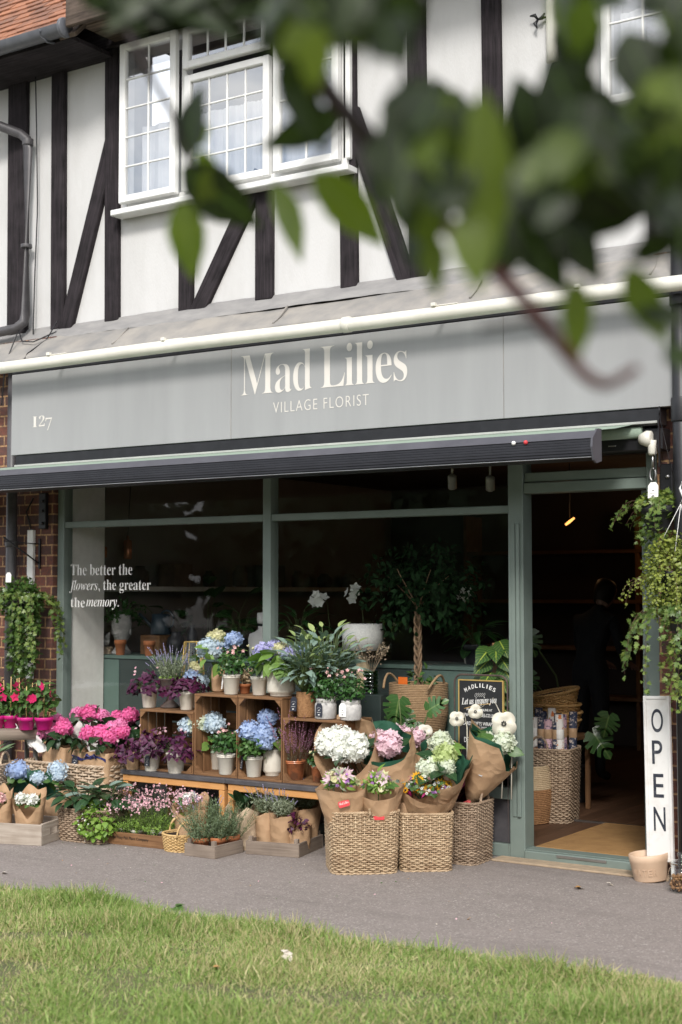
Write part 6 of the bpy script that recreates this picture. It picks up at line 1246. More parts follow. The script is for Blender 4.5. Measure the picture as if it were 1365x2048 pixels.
# stone head planter with fern hair
CT = 1.0625
t = thing('head_planter', 'stone head planter with fern hair on the window counter', 'planter', at(243, .62, CT), .25); b = MB(); n = 26; th = np.linspace(0, 1, n); base = np.interp(th, [0, .04, .12, .22, .30, .36, .45, .55, .68, .8, .92, 1], [.075, .085, .062, .043, .042, .055, .068, .078, .086, .088, .082, .075]); g = []
for k in range(n):
    a = np.linspace(0, 2 * math.pi, 40, endpoint=False); fr = np.clip(np.cos(a + math.pi / 2), 0, 1) ** 2; z = th[k]; e = 1 + fr * (.10 * math.exp(-((z - .37) / .04) ** 2) + .16 * math.exp(-((z - .52) / .045) ** 2) * np.clip(np.cos(a + math.pi / 2), 0, 1) ** 10 * 3 + .05 * math.exp(-((z - .44) / .02) ** 2) - .10 * math.exp(-((z - .60) / .03) ** 2) + .05 * math.exp(-((z - .67) / .03) ** 2)); g.append(np.stack([np.cos(a) * base[k] * .86 * (1 + .0 * e), np.sin(a) * base[k] * e * 1.05, np.full(40, z * .30)], 1))
b.grid(np.transpose(np.array(g), (1, 0, 2)), closed=True); b.build('head', M('stone'), t)
for sx in (-1, 1): b = MB(); b.ball((sx * .028, -.072, .185), .012, 10, sq=(1.2, .5, .5)); b.build('eye', M('stone'), t); b = MB(); b.ball((sx * .078, 0, .168), .02, 10, sq=(.35, .8, 1.3)); b.build('ear', M('stone'), t)
b = MB(); b.ball((0, -.083, .135), .02, 10, sq=(1.1, .45, .35)); b.build('mouth', M('stone'), t)
b = MB(); ps = stems(b, (0, .02, .28), 34, .15, 1.6, .0012, 2.6, .05, 1, 7); needles(b, ps, 18, .024, T_OV, lo=.1); b.build('fern_hair', [M('lf_shop'), M('stem')], t)
TP = 'empty terracotta pots on the window counter'
for px, lab in ((241, 'terracotta pot in front of the stone head planter'), (299, 'terracotta pot in front of the wooden board')): potted('terracotta_pot', lab, 'pot', px, .48, CT, 24, 30, 'terra', TP, 0)
t = thing('birdhouse', 'little green wooden house lantern with pointed roof', 'birdhouse', at(183, .58, CT), .2); b = MB(); b.prism([(-.05, 0), (.05, 0), (.05, .10), (0, .155), (-.05, .10)], -.045, .045, rotxyz(R(90), 0, 0)); b.build('body', M('lf_lime') if False else M('sageint'), t); b = MB()
for sx in (-1, 1): b.bar((0, -.0, .163), (sx * .06, 0, .096), .10, .008, up=(0, 0, 1)) if False else b.box((sx * .029, 0, .131), (.088, .104, .007), rotxyz(0, sx * R(47.5), 0), .002)
b.build('roof', M('sageint'), t); b = MB(); [b.bx(x - .008, x + .008, -.048, -.0455, z, z + .022, .001) for x in (-.025, .0, .025) for z in (.03, .065)]; b.build('windows', M('lining'), t)
t = thing('book_stack', 'stack of small pale books beside the little green house', 'books', at(209, .56, CT), .3); b = MB(); [b.box((rr(-.006, .006), rr(-.006, .006), .009 + i * .0185), (.12, .09, .017), rotz(rr(-.1, .1)), .001) for i in range(3)]; b.build('books', M('kraftpale'), t)
t = thing('sea_shell', 'big pale shell resting on the small books', 'ornament', (*at(209, .56, CT)[:2], CT + .056)); b = MB(); b.ball((0, 0, .04), .045, 14, sq=(1.1, .8, .9)); b.lathe([(.028, 0), (.018, .03), (.001, .06)], 14, (.02, 0, .06), rot=rotxyz(0, .6, 0)); b.build('shell', M('stone'), t)
G_['navytin'] = mat('navytin', (.02, .035, .05), (.03, .045, .06), .35, scale=5)
t = thing('watering_can', 'dark blue watering can with long spout on a wooden block', 'watering can', (*at(322, .72, CT)[:2], CT + .15)); b = MB(); b.lathe([(.075, 0), (.078, .01), (.07, .15), (.06, .155), (.055, .15)], 28); b.build('body', M('navytin'), t); b = MB(); b.tube([(-.07, 0, .04), (-.14, 0, .10), (-.20, -.02, .155)], [.018, .012, .009], 10); b.build('spout', M('navytin'), t); b = MB(); b.tube([(math.cos(a) * .07 + .055, 0, .11 + math.sin(a) * .07) for a in np.linspace(-1.2, 2.6, 14)], .007, 8); b.build('handle', M('navytin'), t)
t = thing('wooden_block', 'rough brown wooden box behind the second terracotta pot', 'box', at(312, .70, CT)); b = MB(); b.box((0, 0, .073), (.19, .14, .145), None, .004); b.build('box', M('crate'), t)
G_['black'] = M('blackmetal')
for px, Y, lab, h, r in ((352, .75, 'dark round vase behind the lavender', .17, .075), (385, .85, 'dark slim bottle vase on the window counter', .22, .045), (420, .7, 'dark leafy pot in the shade of the window', .14, .06)):
    t = thing('dark_vase', lab, 'vase', at(px, Y, CT)); b = MB(); b.lathe([(r * .6, 0), (r, h * .4), (r * .8, h * .75), (r * .4, h * .9), (r * .5, h)], 24); b.build('body', M('plasblack'), t)
# lantern with brass edges, dress form, lamp
t = thing('brass_lantern', 'tall glass lantern with brass edges behind the lavender', 'lantern', at(386, .22, .886), .3); b = MB(); w0, w1, hh = .065, .045, .30; c0 = [(sx * w0, sy * w0, 0) for sx, sy in ((-1, -1), (1, -1), (1, 1), (-1, 1))]; c1 = [(sx * w1, sy * w1, hh) for sx, sy in ((-1, -1), (1, -1), (1, 1), (-1, 1))]
for i in range(4): b.tube([c0[i], c1[i]], .004, 6); b.tube([c0[i], c0[(i + 1) % 4]], .004, 6); b.tube([c1[i], c1[(i + 1) % 4]], .004, 6)
b.build('frame', M('gold'), t); b = MB(); b.add(np.array(c0 + c1) * .985, [(0, 1, 5, 4), (1, 2, 6, 5), (2, 3, 7, 6), (3, 0, 4, 7)]); b.build('glass', M('jarglass'), t)
t = thing('dress_form', 'white torso dress form standing behind the window mullion', 'mannequin', at(528, .70, CT)); b = MB(); g = []
for z, rx, ry in ((0, .11, .08), (.06, .115, .085), (.13, .125, .09), (.17, .115, .08), (.185, .07, .06), (.20, .042, .045), (.225, .04, .042)): a = np.linspace(0, 6.283, 32, endpoint=False); g.append(np.stack([np.cos(a) * rx, np.sin(a) * ry, np.full(32, z)], 1))
b.grid(np.transpose(np.array(g), (1, 0, 2)), closed=True); b.build('torso', M('tissue'), t); b = MB(); b.lathe([(.042, .226), (.045, .232), (.045, .24), (.001, .242)], 20); b.build('collar', M('blackmetal'), t); b = MB(); b.lathe([(.001, .243), (.045, .245), (.05, .27), (.048, .32), (.001, .325)], 20); b.build('head_block', M('tissue'), t)
lp = W(726, 1300, .30); t = thing('table_lamp', 'table lamp with pale grey linen drum shade, unlit', 'lamp', (lp[0], .30, .886)); zs = lp[2] - .886
G_['linen'] = mat('linen', (.55, .54, .52), (.44, .43, .42), .9, scale=90, detail=3, bump=.15); b = MB(); r_ = .5 * 82 * K(726, .30) ; hs = 52 * K(726, .3); b.lathe([(r_ * .985, zs), (r_, zs), (r_, zs + hs), (r_ * .985, zs + hs), (r_ * .98, zs + hs * .5), (r_ * .985, zs)], 48); b.build('lamp_shade', M('linen'), t); b = MB(); b.lathe([(.05, 0), (.055, .01), (.035, .05), (.045, zs * .6), (.02, zs), (.012, zs + .05)], 28); b.build('lamp_base', M('ropepale'), t)
v = at(742, .22, .886); t = thing('ribbed_vase', 'green ribbed glass vase holding dried stems', 'vase', v); b = MB(); pr = []; hv = 45 * K(742, .22); rv = 15 * K(742, .22)
for i in range(25): pr.append((rv * (1 + .07 * math.cos(i * 1.57)), hv * i / 24))
b.lathe(pr + [(rv * .9, hv), (rv * .88, .02)], 28); b.build('glass', M('greenglass'), t)
t = thing('dried_stems', 'dried pampas and pale berries in the green vase', 'dried flowers', (v[0], v[1], .886)); b = MB()
for i in range(9): a = -2.6 + i * .62; p = arc((0, 0, .1), (math.cos(a) * .55, math.sin(a) * .3, 1.), rr(.2, .28), .3, 6); b.tube(p, .0015, 4); P, D = along([p], 40, .55, 1.0); n = len(P); b.inst(T_NEEDLE, frames(nrm(D + rdir(n) * .5), rdir(n)), P, np.stack([np.full(n, .015), rr(.015, .03, n), np.full(n, .015)], 1)) if i % 2 else b.inst(T_ROUND, frames(rdir(n), rdir(n)), P + rng.normal(size=(n, 3)) * .012, rr(.008, .014, n))
b.build('stems', M('pt_dry'), t)
# braided ficus in a rope basket
rb = at(838, .28, .602); t = thing('rope_basket', 'large coiled rope basket with two handles in the window', 'basket', rb); b = MB(); R0 = .5 * 115 * K(838, .28); hB = .36
for i in range(34): z = i / 33; b.tube([(math.cos(a) * R0 * (.80 + .2 * min(1, z * 2.2)), math.sin(a) * R0 * (.80 + .2 * min(1, z * 2.2)), .006 + z * (hB - .012)) for a in np.linspace(0, 6.283, 40, endpoint=False)], .0064, 6, True)
b.build('coils', M('rope'), t); b = MB(); b.lathe([(.001, hB * .9), (R0 * .95, hB * .9)], 24); b.build('soil', M('soil'), t)
for sx in (-1, 1): b = MB(); [b.tube([(sx * (R0 + .004) * math.cos(u * .6), -.3 * R0 + math.sin(u) * .0 + u * .12, hB - .03 + .085 * math.sin((u + .9) * 1.745)) for u in np.linspace(-.9, .9, 12)], .008, 6) ]; b.build('handle', M('rope'), t)
t = thing('braided_ficus', 'weeping fig tree with braided trunk in the rope basket', 'tree', (rb[0], rb[1], .602 + hB * .9)); b = MB(); u = np.linspace(0, 1, 40)
for q in range(5): ph = q * 1.2566; w_ = .020 * (1 + .25 * np.sin(u * 9 + q)); b.tube(np.stack([w_ * np.cos(u * 11 + ph), w_ * .6 * np.sin(u * 22 + ph * 2), u * .52], 1), .0075, 7)
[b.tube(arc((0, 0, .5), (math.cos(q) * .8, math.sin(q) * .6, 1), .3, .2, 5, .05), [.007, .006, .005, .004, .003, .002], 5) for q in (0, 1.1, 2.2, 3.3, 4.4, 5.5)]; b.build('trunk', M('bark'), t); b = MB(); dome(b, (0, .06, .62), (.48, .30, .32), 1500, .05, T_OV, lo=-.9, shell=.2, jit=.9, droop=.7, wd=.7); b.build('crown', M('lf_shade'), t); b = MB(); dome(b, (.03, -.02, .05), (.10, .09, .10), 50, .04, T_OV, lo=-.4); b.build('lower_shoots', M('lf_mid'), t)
t = thing('plant_label', 'orange plant label stuck in the rope basket', 'label', (rb[0] - .055, rb[1] - .10, .602 + hB * .9)); b = MB(); b.bx(-.033, .033, -.001, .001, .03, .075, .0005); b.build('card', M('orange'), t); b = MB(); b.bx(-.033, .033, -.0012, .001, .0, .0295, .0005); b.build('picture_strip', M('lf_dark'), t)
# monstera, philodendron, cordyline, orchids
m0 = at(812, -.10, 0); t = thing('monstera', 'glossy split leaved monstera standing between rope basket and bouquets', 'potted plant', (m0[0], -.09, 0)); pot(t, .06, .22, 'black')
b = MB(); MON = [(793, 1425, -.12, .165, (-.2, -.1, -1)), (872, 1410, -.12, .125, (.75, 0, .5)), (775, 1440, -.06, .11, (-1, 0, -.4)), (765, 1470, -.08, .13, (-.6, 0, -.8)), (835, 1470, -.06, .12, (.4, 0, -.9)), (800, 1475, -.10, .13, (.1, -.2, -1)), (815, 1440, -.05, .12, (.6, 0, -.6)), (845, 1500, -.1, .11, (.3, 0, -1))]
for x, y, Y, L, d in MON: p = W(x, y, Y) - np.array([m0[0], -.09, 0]); d = nrm(np.array(d, float)); s_ = p - d * L * .45; b.tube(np.array([(0, 0, .2), (s_[0] * .4, s_[1] * .4, s_[2] * .6), (s_[0] * .8, s_[1] * .8, s_[2] * .9), s_]), .005, 6, m=1); b.inst(T_MONST, frames(d[None], np.array([.35, -.8, .5]) + rng.normal(size=3) * .12), s_[None], np.array([L]))
b.build('foliage', [M('lf_mon'), M('stem')], t) if 'lf_mon' in G_ else None
pl = at(992, .30, .602); t = thing('climbing_philodendron', 'climbing philodendron with lime marked leaves behind the chalkboard', 'potted plant', pl); pot(t, .08, .13, 'black'); b = MB(); b.tube([(0, 0, .1), (0, 0, .62)], .018, 10); b.build('moss_pole', M('ropebrown'), t); b = MB(); n = 34; z = rr(.12, .66, n); a = rr(0, 6.28, n); d = np.stack([np.cos(a), np.sin(a) - .4, -.75 + 0 * a], 1); P = np.stack([np.cos(a) * .05, np.sin(a) * .05, z], 1); b.inst(T_HEART, frames(d, np.array([.3, -.8, .6])), P, rr(.09, .14, n)); b.build('foliage', M('lf_phil'), t)
t = thing('cordyline', 'dark magenta leaved plant behind the white metal flowers', 'potted plant', (WX(902, -.09, .5), -.075, 0)); pot(t, .045, .14, 'black'); bigleaves(t, .14, 26, .26, .45, 'lf_mag', T_STRAP, .22, 1.6, droop=-.4)
OR = 'white orchids in the dim shop window'
for px, py, Y, lab in ((655, 1200, .55, 'white orchid spray left of the lamp shade'), (722, 1185, .6, 'white orchid spray above the lamp shade'), (940, 1185, .8, 'white orchid spray near the door post, in the shade')):
    p = W(px, py, Y); t = thing('orchid', lab, 'potted plant', (p[0], Y, CT), 0, OR); pot(t, .05, .10, 'cream'); b = MB(); hz = p[2] - CT; st = np.array([(0, 0, .1), (.02, 0, hz * .6), (.0, -.01, hz + .03), (-.08, -.03, hz - .02)]); b.tube(st, .0025, 5, m=1); bigl = rdir(5); b.inst(T_STRAP, frames(np.array([[1, .2, .2], [-1, .1, .3], [.3, -1, .2], [-.5, .8, .3], [.7, .7, .3]]), (0, 0, 1)), np.tile([[0, 0, .1]], (5, 1)), np.array([[.5, .2, .2]] * 5)); b.build('foliage', [M('lf_shop'), M('stem')], t)
    f = MB(); P, D = along([st], 9, .72, 1.0); f.inst(T_FL5, frames(rdir(9), np.array([.4, -.8, .2]) + rng.normal(size=(9, 3)) * .2), P + rng.normal(size=(9, 3)) * .018, rr(.032, .042, 9)); f.build('blossoms', M('pt_white'), t)
for px, py, Y, s_, lab in ((410, 1180, 1.6, .16, 'big pale leaved house plant deep in the shop'), (480, 1255, .75, .16, 'dark spreading palm behind the blue hydrangea'), (600, 1250, .7, .14, 'dark leafy plant behind the blue green fern'), (950, 1300, .75, .15, 'dark strappy plant on the green counter')):
    p = W(px, py, Y); z = CT if Y < 1 else .75; t = thing('house_plant', lab, 'potted plant', (p[0], Y, z), 0, 'house plants in the dim shop'); pot(t, .08, .13, 'black'); bigleaves(t, .13, 26, s_, 1.0, 'lf_shop', T_OVW if Y > 1 else T_LANCE, max(.12, (p[2] - z) * .8), .8, droop=.8)
t = thing('plant_stand', 'dark stand under the big pale leaved house plant', 'stand', (W(410, 1180, 1.6)[0], 1.6, 0)); b = MB(); b.lathe([(.15, .72), (.15, .749)], 24); [b.tube([(math.cos(a) * .12, math.sin(a) * .12, .72), (math.cos(a) * .16, math.sin(a) * .16, .046)], .012, 6) for a in (0, 2.1, 4.2)]; b.build('stand', M('iron'), t)
# copper pendant lamps and ceiling spots
CPG = 'copper hanging lamps by the side wall'
for px, py, Y, h_, lab in ((206, 1105, 1.0, .085, 'small copper bottle lamp hanging over the side shelf'), (256, 1100, 1.25, .15, 'larger copper tube lamp hanging over the side shelf')):
    p = W(px, py, Y); t = thing('copper_lamp', lab, 'lamp', (p[0], Y, p[2]), 0, CPG); b = MB(); b.lathe([(.03, -h_ / 2), (.034, -h_ / 2 + .005), (.034, h_ / 2), (.012, h_ / 2 + .01), (.01, h_ / 2 + .04), (.001, h_ / 2 + .045)], 20); b.build('lamp_shade', M('copper'), t); b = MB(); b.tube([(0, 0, h_ / 2 + .04), (.02, .02, 2.62 - p[2])], .003, 5); b.build('cord', M('blackmetal'), t)
for px, py, Y, lab in ((905, 965, 1.5, 'white ceiling spotlight over the window display, unlit'), (981, 968, 1.5, 'white ceiling spotlight nearer the door, unlit')):
    p = W(px, py, Y); t = thing('ceiling_spotlight', lab, 'spotlight', (p[0], Y, p[2]), 0, 'ceiling spotlights'); b = MB(); b.lathe([(.025, -.05), (.032, -.045), (.032, .05), (.02, .06), (.001, .06)], 20, rot=rotxyz(.5, .3, 0)); b.build('head', M('white'), t); b = MB(); b.tube([(0, 0, .04), (0, 0, 2.618 - p[2])], .008, 6); b.build('stem', M('white'), t)
# the lit lamp deep in the shop, its glow and an extra light
p = W(1140, 1043, 3.6); t = thing('ceiling_lamp', 'small glowing amber lamp deep inside the shop', 'lamp', (p[0], 3.6, p[2])); b = MB(); b.lathe([(.001, -.05), (.010, -.045), (.012, .0), (.008, .05), (.001, .055)], 16, rot=rotxyz(0, R(55), 0)); G_['amber'] = emit('amber', (1, .40, .10), 1.6); b.build('bulb', M('amber'), t); b = MB(); b.tube([(0, 0, .03), (0, 0, 2.618 - p[2])], .005, 5); b.build('cord', M('blackmetal'), t)
for x, y, z, e in ((p[0], 3.45, p[2] - .12, .8), (-.6, 4.75, 2.25, 2.0)):  # the second has no lamp, added to bring up the back wall
    l = bpy.data.lights.new('amber_glow', 'POINT'); l.energy = e; l.color = (1, .52, .22); l.shadow_soft_size = .08; lo_ = bpy.data.objects.new('amber_glow', l); COL.objects.link(lo_); lo_.location = (x, y, z)
# shelving on the back wall
t = thing('back_shelves', 'brown wooden shelves along the back wall of the shop', 'shelving'); b = MB(); [b.bx(-3.2, 2.3, 5.25, 5.59, z, z + .035, .003) for z in (.5, .97, 1.42, 1.9)]; b.build('boards', M('crate'), t); b = MB(); [b.bx(x, x + .04, 5.26, 5.59, .046, 2.3, .003) for x in (-3.24, -1.4, .45, 2.3)]; b.build('uprights', M('crate'), t)
BT = 'bottles and candles on the back shelves'; names = ('dark bottle', 'red candle box', 'tall green bottle', 'squat jar', 'amber bottle', 'brown tin', 'slim candle')
k_ = 0
for z in (1.4555, 1.0055):
    for i in range(11):
        x = -1.2 + i * .30 + rr(-.05, .05); h = rr(.14, .34); r = rr(.025, .06); t = thing('shelf_bottle', names[i % 7] + ' on the ' + ('upper' if z > 1.2 else 'lower') + ' back shelf in the dim shop', 'bottle', (x, 5.42, z), 0, BT); b = MB(); b.lathe([(r * .9, 0), (r, h * .05), (r, h * .6), (r * .4, h * .78), (r * .4, h), (.001, h)], 14); b.build('body', M(('plasblack', 'red', 'lf_dark', 'boxtan', 'terra', 'boxdark', 'cream')[i % 7]), t)
G_['cloth'] = mat('cloth', (.20, .20, .21), (.16, .16, .17), .9, scale=3); t = thing('till_desk', 'grey cloth covered desk inside at the far side of the doorway', 'desk', (1.0, 2.3, .046)); b = MB(); b.box((0, 0, .42), (.8, .6, .84), None, .01); b.build('cloth', M('cloth'), t); b = MB(); b.box((0, 0, .86), (.84, .64, .035), None, .004); b.build('desktop', M('crate'), t)
# inside the doorway
t = thing('roll_basket', 'tall grey wicker basket of wrapping paper rolls just inside the door', 'basket', (*at(1100, 1.12, .046)[:2], .046), .15); rbk = t; weave(t, .36, .32, .47, 'canegrey', .90, .006, handles=((-.02, -.16, 0, .12, .09),))
G_['floralnavy'] = mat('floralnavy', (.02, .028, .06), (.5, .42, .38), .6, scale=55, detail=2, con=(.56, .62)); G_['floralwhite'] = mat('floralwhite', (.66, .63, .60), (.55, .16, .04), .6, scale=38, detail=2, con=(.58, .63)); G_['floralpink'] = mat('floralpink', (.50, .32, .36), (.08, .07, .14), .6, scale=38, detail=2, con=(.52, .58))
RL = 'patterned wrapping paper rolls in the wicker basket'
for i in range(12):
    gx, gy = (i % 6 - 2.5) * .05, (i // 6 - .5) * .13; c_ = (0, 1, 0, 2, 0, 1, 0, 0, 1, 0, 2, 0)[i]; t = thing('paper_roll', ('navy floral', 'white and orange floral', 'pink patterned')[c_] + ' wrapping paper roll, ' + ('front' if i < 6 else 'back') + ' row, ' + ('by the door post', 'second along', 'third along', 'fourth along', 'fifth along', 'at the doorway side')[i % 6], 'paper roll', (rbk.location[0] + gx, rbk.location[1] + gy, .06), (rr(-.03, .03), rr(-.03, .03), 0), RL); b = MB(); b.tube([(0, 0, 0), (0, 0, .38), (0, 0, .68 + rr(-.05, .03))], .027, 16); b.build('roll', M(('floralnavy', 'floralwhite', 'floralpink')[c_]), t); b = MB(); b.lathe([(.0278, .52), (.0285, .521), (.0285, .58), (.0278, .581)], 16); b.build('band', M(('kraft', 'white', 'kraft')[c_]), t)
t = thing('belly_basket', 'two tone seagrass basket beside the wrapping paper basket', 'basket', (*at(1052, .95, .046)[:2], .046)); b = MB(); Rb = .165
for i in range(32): z = i / 31; rad = Rb * (.86 + .16 * math.sin(z * 2.3 + .35)); b.tube([(math.cos(a) * rad, math.sin(a) * rad, .008 + z * .355) for a in np.linspace(0, 6.283, 36, endpoint=False)], .0072, 6, True, m=0 if z > .60 else 1)
b.lathe([(.001, .01), (Rb * .8, .01)], 20, m=1); b.build('coils', [M('ropepale'), M('ropebrown')], t)
t = thing('side_stool', 'small dark stool carrying the stacked bread baskets', 'stool', (*at(1110, 1.52, .046)[:2], .046)); sx_, sy_ = t.location[0], t.location[1]; b = MB(); b.box((0, 0, .50), (.42, .36, .03), None, .004); b.build('seat', M('crate'), t)
for ax in (-.18, .18):
    for ay in (-.15, .15): b = MB(); b.box((ax, ay, .242), (.03, .03, .484), None, .003); b.build('leg', M('crate'), t)
for i in range(4): t = thing('round_basket', ('lowest', 'second', 'third', 'topmost, tilted')[i] + ' golden round basket in the stack inside the door', 'basket', (sx_ + .01 * (i % 2), sy_, .562 + i * .052 + (.03 if i == 3 else 0)), (0, 0, .4 * i) if i < 3 else (R(6), R(-9), 0), 'stacked golden baskets'); weave(t, .36, .36, .10, 'canegold', .78, .005, p=2.0, gap=.034, rim=.011, lining=(i == 3))
t = thing('floor_monstera', 'monstera behind the wicker basket, one leaf reaching into the doorway', 'potted plant', (*at(1150, 1.95, .046)[:2], .046)); o_ = np.array(t.location); pot(t, .12, .25, 'black'); b = MB()
for x, y, Y, L, d in ((1212, 1455, 1.55, .16, (-.3, 0, -1)), (1205, 1490, 1.6, .19, (.8, 0, -.9)), (1065, 1290, 1.5, .16, (.4, 0, -1)), (1058, 1370, 1.5, .15, (.2, 0, -1))): q = W(x, y, Y) - o_; d = nrm(np.array(d, float)); s_ = q - d * L * .5; b.tube(np.array([(0, 0, .24), s_ * np.array([.4, .4, .75]), s_]), .006, 6, m=1); b.inst(T_MONST, frames(d[None], np.array([.4, -.8, .4])), s_[None], np.array([L]))
b.build('foliage', [M('lf_mon'), M('stem')], t)
# ================================================================== SHOPKEEPER IN THE DARK
G_['blackcloth'] = mat('blackcloth', (.010, .010, .012), (.016, .016, .018), .9, scale=8); G_['skin'] = mat('skin', (.45, .27, .20), (.40, .23, .17), .55, scale=9); G_['hair'] = mat('hair', (.02, .014, .01), (.035, .024, .016), .55, scale=30, stretch=(6, 6, 1))
def skinned(name, J, E_, mats, par, sub=2):
    me = bpy.data.meshes.new(name); me.from_pydata([j[:3] for j in J], E_, []); o = bpy.data.objects.new(name, me); COL.objects.link(o); o.parent = par
    o.modifiers.new('skin', 'SKIN'); sv = me.skin_vertices[0].data
    for i, j in enumerate(J): sv[i].radius = (j[3], j[4] if len(j) > 4 else j[3]); sv[i].use_root = (i == 0)
    s_ = o.modifiers.new('sub', 'SUBSURF'); s_.levels = sub; s_.render_levels = sub; me.materials.append(mats); return o
hp = W(1180, 1240, 3.0); per = thing('person', 'person in black clothes standing in the dim shop, back to the street', 'person', (hp[0], 3.0, .046), R(165))
J = [(0, 0, .86, .135, .10), (0, 0, .98, .125, .095), (0, -.03, 1.12, .145, .10), (0, -.07, 1.26, .15, .095), (0, -.10, 1.33, .06, .055), (0, -.13, 1.38, .048),
     (.17, -.08, 1.27, .055), (.21, -.12, 1.03, .042), (.13, -.30, .93, .032), (-.17, -.08, 1.27, .055), (-.21, -.12, 1.03, .042), (-.13, -.30, .93, .032),
     (.09, 0, .82, .09), (.10, -.01, .45, .06), (.10, .02, .08, .042), (.10, -.10, .035, .035), (-.09, 0, .82, .09), (-.10, -.01, .45, .06), (-.10, .02, .08, .042), (-.10, -.10, .035, .035)]
skinned('body', J, [(0, 1), (1, 2), (2, 3), (3, 4), (4, 5), (3, 6), (6, 7), (7, 8), (3, 9), (9, 10), (10, 11), (0, 12), (12, 13), (13, 14), (14, 15), (0, 16), (16, 17), (17, 18), (18, 19)], M('blackcloth'), per)
b = MB(); g = []; a = np.linspace(0, 6.283, 24, endpoint=False); fz_ = np.clip(np.cos(a + math.pi / 2), 0, 1)
for z, r in ((0, .03), (.02, .052), (.06, .066), (.10, .072), (.14, .076), (.18, .070), (.205, .05), (.215, .01)): e = 1.18 + fz_ ** 8 * .22 * math.exp(-((z - .085) / .02) ** 2) - fz_ ** 3 * .06 * math.exp(-((z - .115) / .015) ** 2) + fz_ ** 4 * .08 * math.exp(-((z - .02) / .02) ** 2); g.append(np.stack([np.cos(a) * r, np.sin(a) * r * e, np.full(24, z)], 1))
v = np.transpose(np.array(g), (1, 0, 2)); Rh = rotxyz(R(28), 0, 0); b.grid(v @ Rh.T + np.array([0, -.15, 1.37]), closed=True); hd = b.build('head', M('skin'), per)
b = MB(); b.grid(np.transpose(np.array([np.stack([np.cos(a) * r, np.where(np.sin(a) < -.25, -.25, np.sin(a)) * r * 1.25 + .012, np.full(24, z)], 1) for z, r in ((.02, .06), (.06, .074), (.10, .080), (.14, .084), (.19, .078), (.215, .055), (.228, .01))]), (1, 0, 2)) @ Rh.T + np.array([0, -.15, 1.37]), closed=True); b.build('hair', M('hair'), per)
for sx in (-1, 1):
    w0 = np.array([sx * .13, -.30, .93]); J = [(*w0, .028), (*(w0 + np.array([-sx * .012, -.05, -.02])), .038, .018), (*(w0 + np.array([-sx * .018, -.085, -.035])), .034, .015)]; E_ = [(0, 1), (1, 2)]
    for f in range(4): b0 = w0 + np.array([-sx * .018 + (f - 1.5) * .019, -.09, -.038]); L = (.06, .07, .068, .052)[f]; n0 = len(J); J += [(*b0, .0085), (*(b0 + np.array([0, -L * .5, -.012])), .0078), (*(b0 + np.array([0, -L * .8, -.035])), .0068)]; E_ += [(2, n0), (n0, n0 + 1), (n0 + 1, n0 + 2)]
    n0 = len(J); tb0 = w0 + np.array([-sx * .045, -.05, -.02]); J += [(*tb0, .010), (*(tb0 + np.array([-sx * .015, -.035, -.015])), .0085)]; E_ += [(1, n0), (n0, n0 + 1)]; skinned('hand', J, E_, M('skin'), per, 1)

# ================================================================== THE OVERHANGING BRANCH, CLOSE TO THE CAMERA
br = thing('overhanging_branch', 'leafy tree branch hanging close across the upper part of the view, out of focus', 'branch')
def nearp(x, y, d): q = _fw + _rt * (x - 682.5) / FPX - _up * (y - 1024) / FPX; return CAM + q * d
G_['lf_near'] = mat('lf_near', (.028, .048, .007), (.007, .014, .003), .42, scale=30, island=.6, trans=.25, vein=(.10, .17, .03), con=(.3, .7))  # dark near leaf, the shade is painted into its colour
G_['lf_nearb'] = mat('lf_nearb', (.19, .25, .03), (.08, .13, .015), .45, scale=30, island=.6, trans=.42, vein=(.2, .25, .08), con=(.3, .7))  # bright copy of the near leaf, sunlight painted into its colour
G_['twigdark'] = mat('twigdark', (.035, .02, .017), (.018, .011, .01), .6, scale=40)
G_['twigred'] = mat('twigred', (.105, .022, .016), (.045, .013, .010), .55, scale=40)
tw = MB()
def twig(pts, r0, r1, m=1):
    p = np.array([nearp(*q) for q in pts]); t = np.linspace(0, len(p) - 1, 30); t2 = np.arange(len(p)); s_ = np.stack([np.interp(t, t2, p[:, k]) for k in range(3)], 1)
    for _ in range(3): s_[1:-1] = (s_[:-2] + 2 * s_[1:-1] + s_[2:]) / 4
    tw.tube(s_, np.linspace(r0, r1, 30), 8, m=m); return s_
TW = [twig([(255, 60, 1.55), (300, 150, 1.55), (345, 225, 1.55), (375, 300, 1.55), (385, 350, 1.55), (440, 390, 1.55)], .0035, .0045), twig([(1900, -420, 1.7), (1500, -200, 1.5), (1180, -60, 1.4), (860, -40, 1.3), (560, -20, 1.25)], .012, .004), twig([(545, -30, 1.25), (600, 90, 1.25), (660, 190, 1.25), (760, 300, 1.25), (830, 380, 1.25)], .010, .009),
      twig([(830, 380, 1.25), (910, 470, 1.2), (1000, 545, 1.15), (1090, 650, 1.1), (1170, 755, 1.1), (1215, 775, 1.1), (1275, 735, 1.1)], .0088, .0034, 0), twig([(1180, -60, 1.4), (1120, 120, 1.35), (1060, 300, 1.3), (1020, 480, 1.25)], .009, .005), twig([(1500, -200, 1.5), (1400, 100, 1.4), (1330, 300, 1.3), (1290, 520, 1.25)], .010, .005), twig([(545, -30, 1.4), (420, 10, 1.5), (300, 20, 1.55), (255, 60, 1.55)], .004, .0025), twig([(860, -40, 1.3), (800, 120, 1.2), (850, 300, 1.1)], .005, .002), twig([(960, 660, 1.12), (1060, 640, 1.12), (1120, 690, 1.1)], .002, .003), twig([(700, 250, 1.25), (620, 330, 1.3), (590, 370, 1.3)], .003, .0015)]
tw.build('twigs', [M('twigred'), M('twigdark')], br)
lf = MB(); lb = MB()
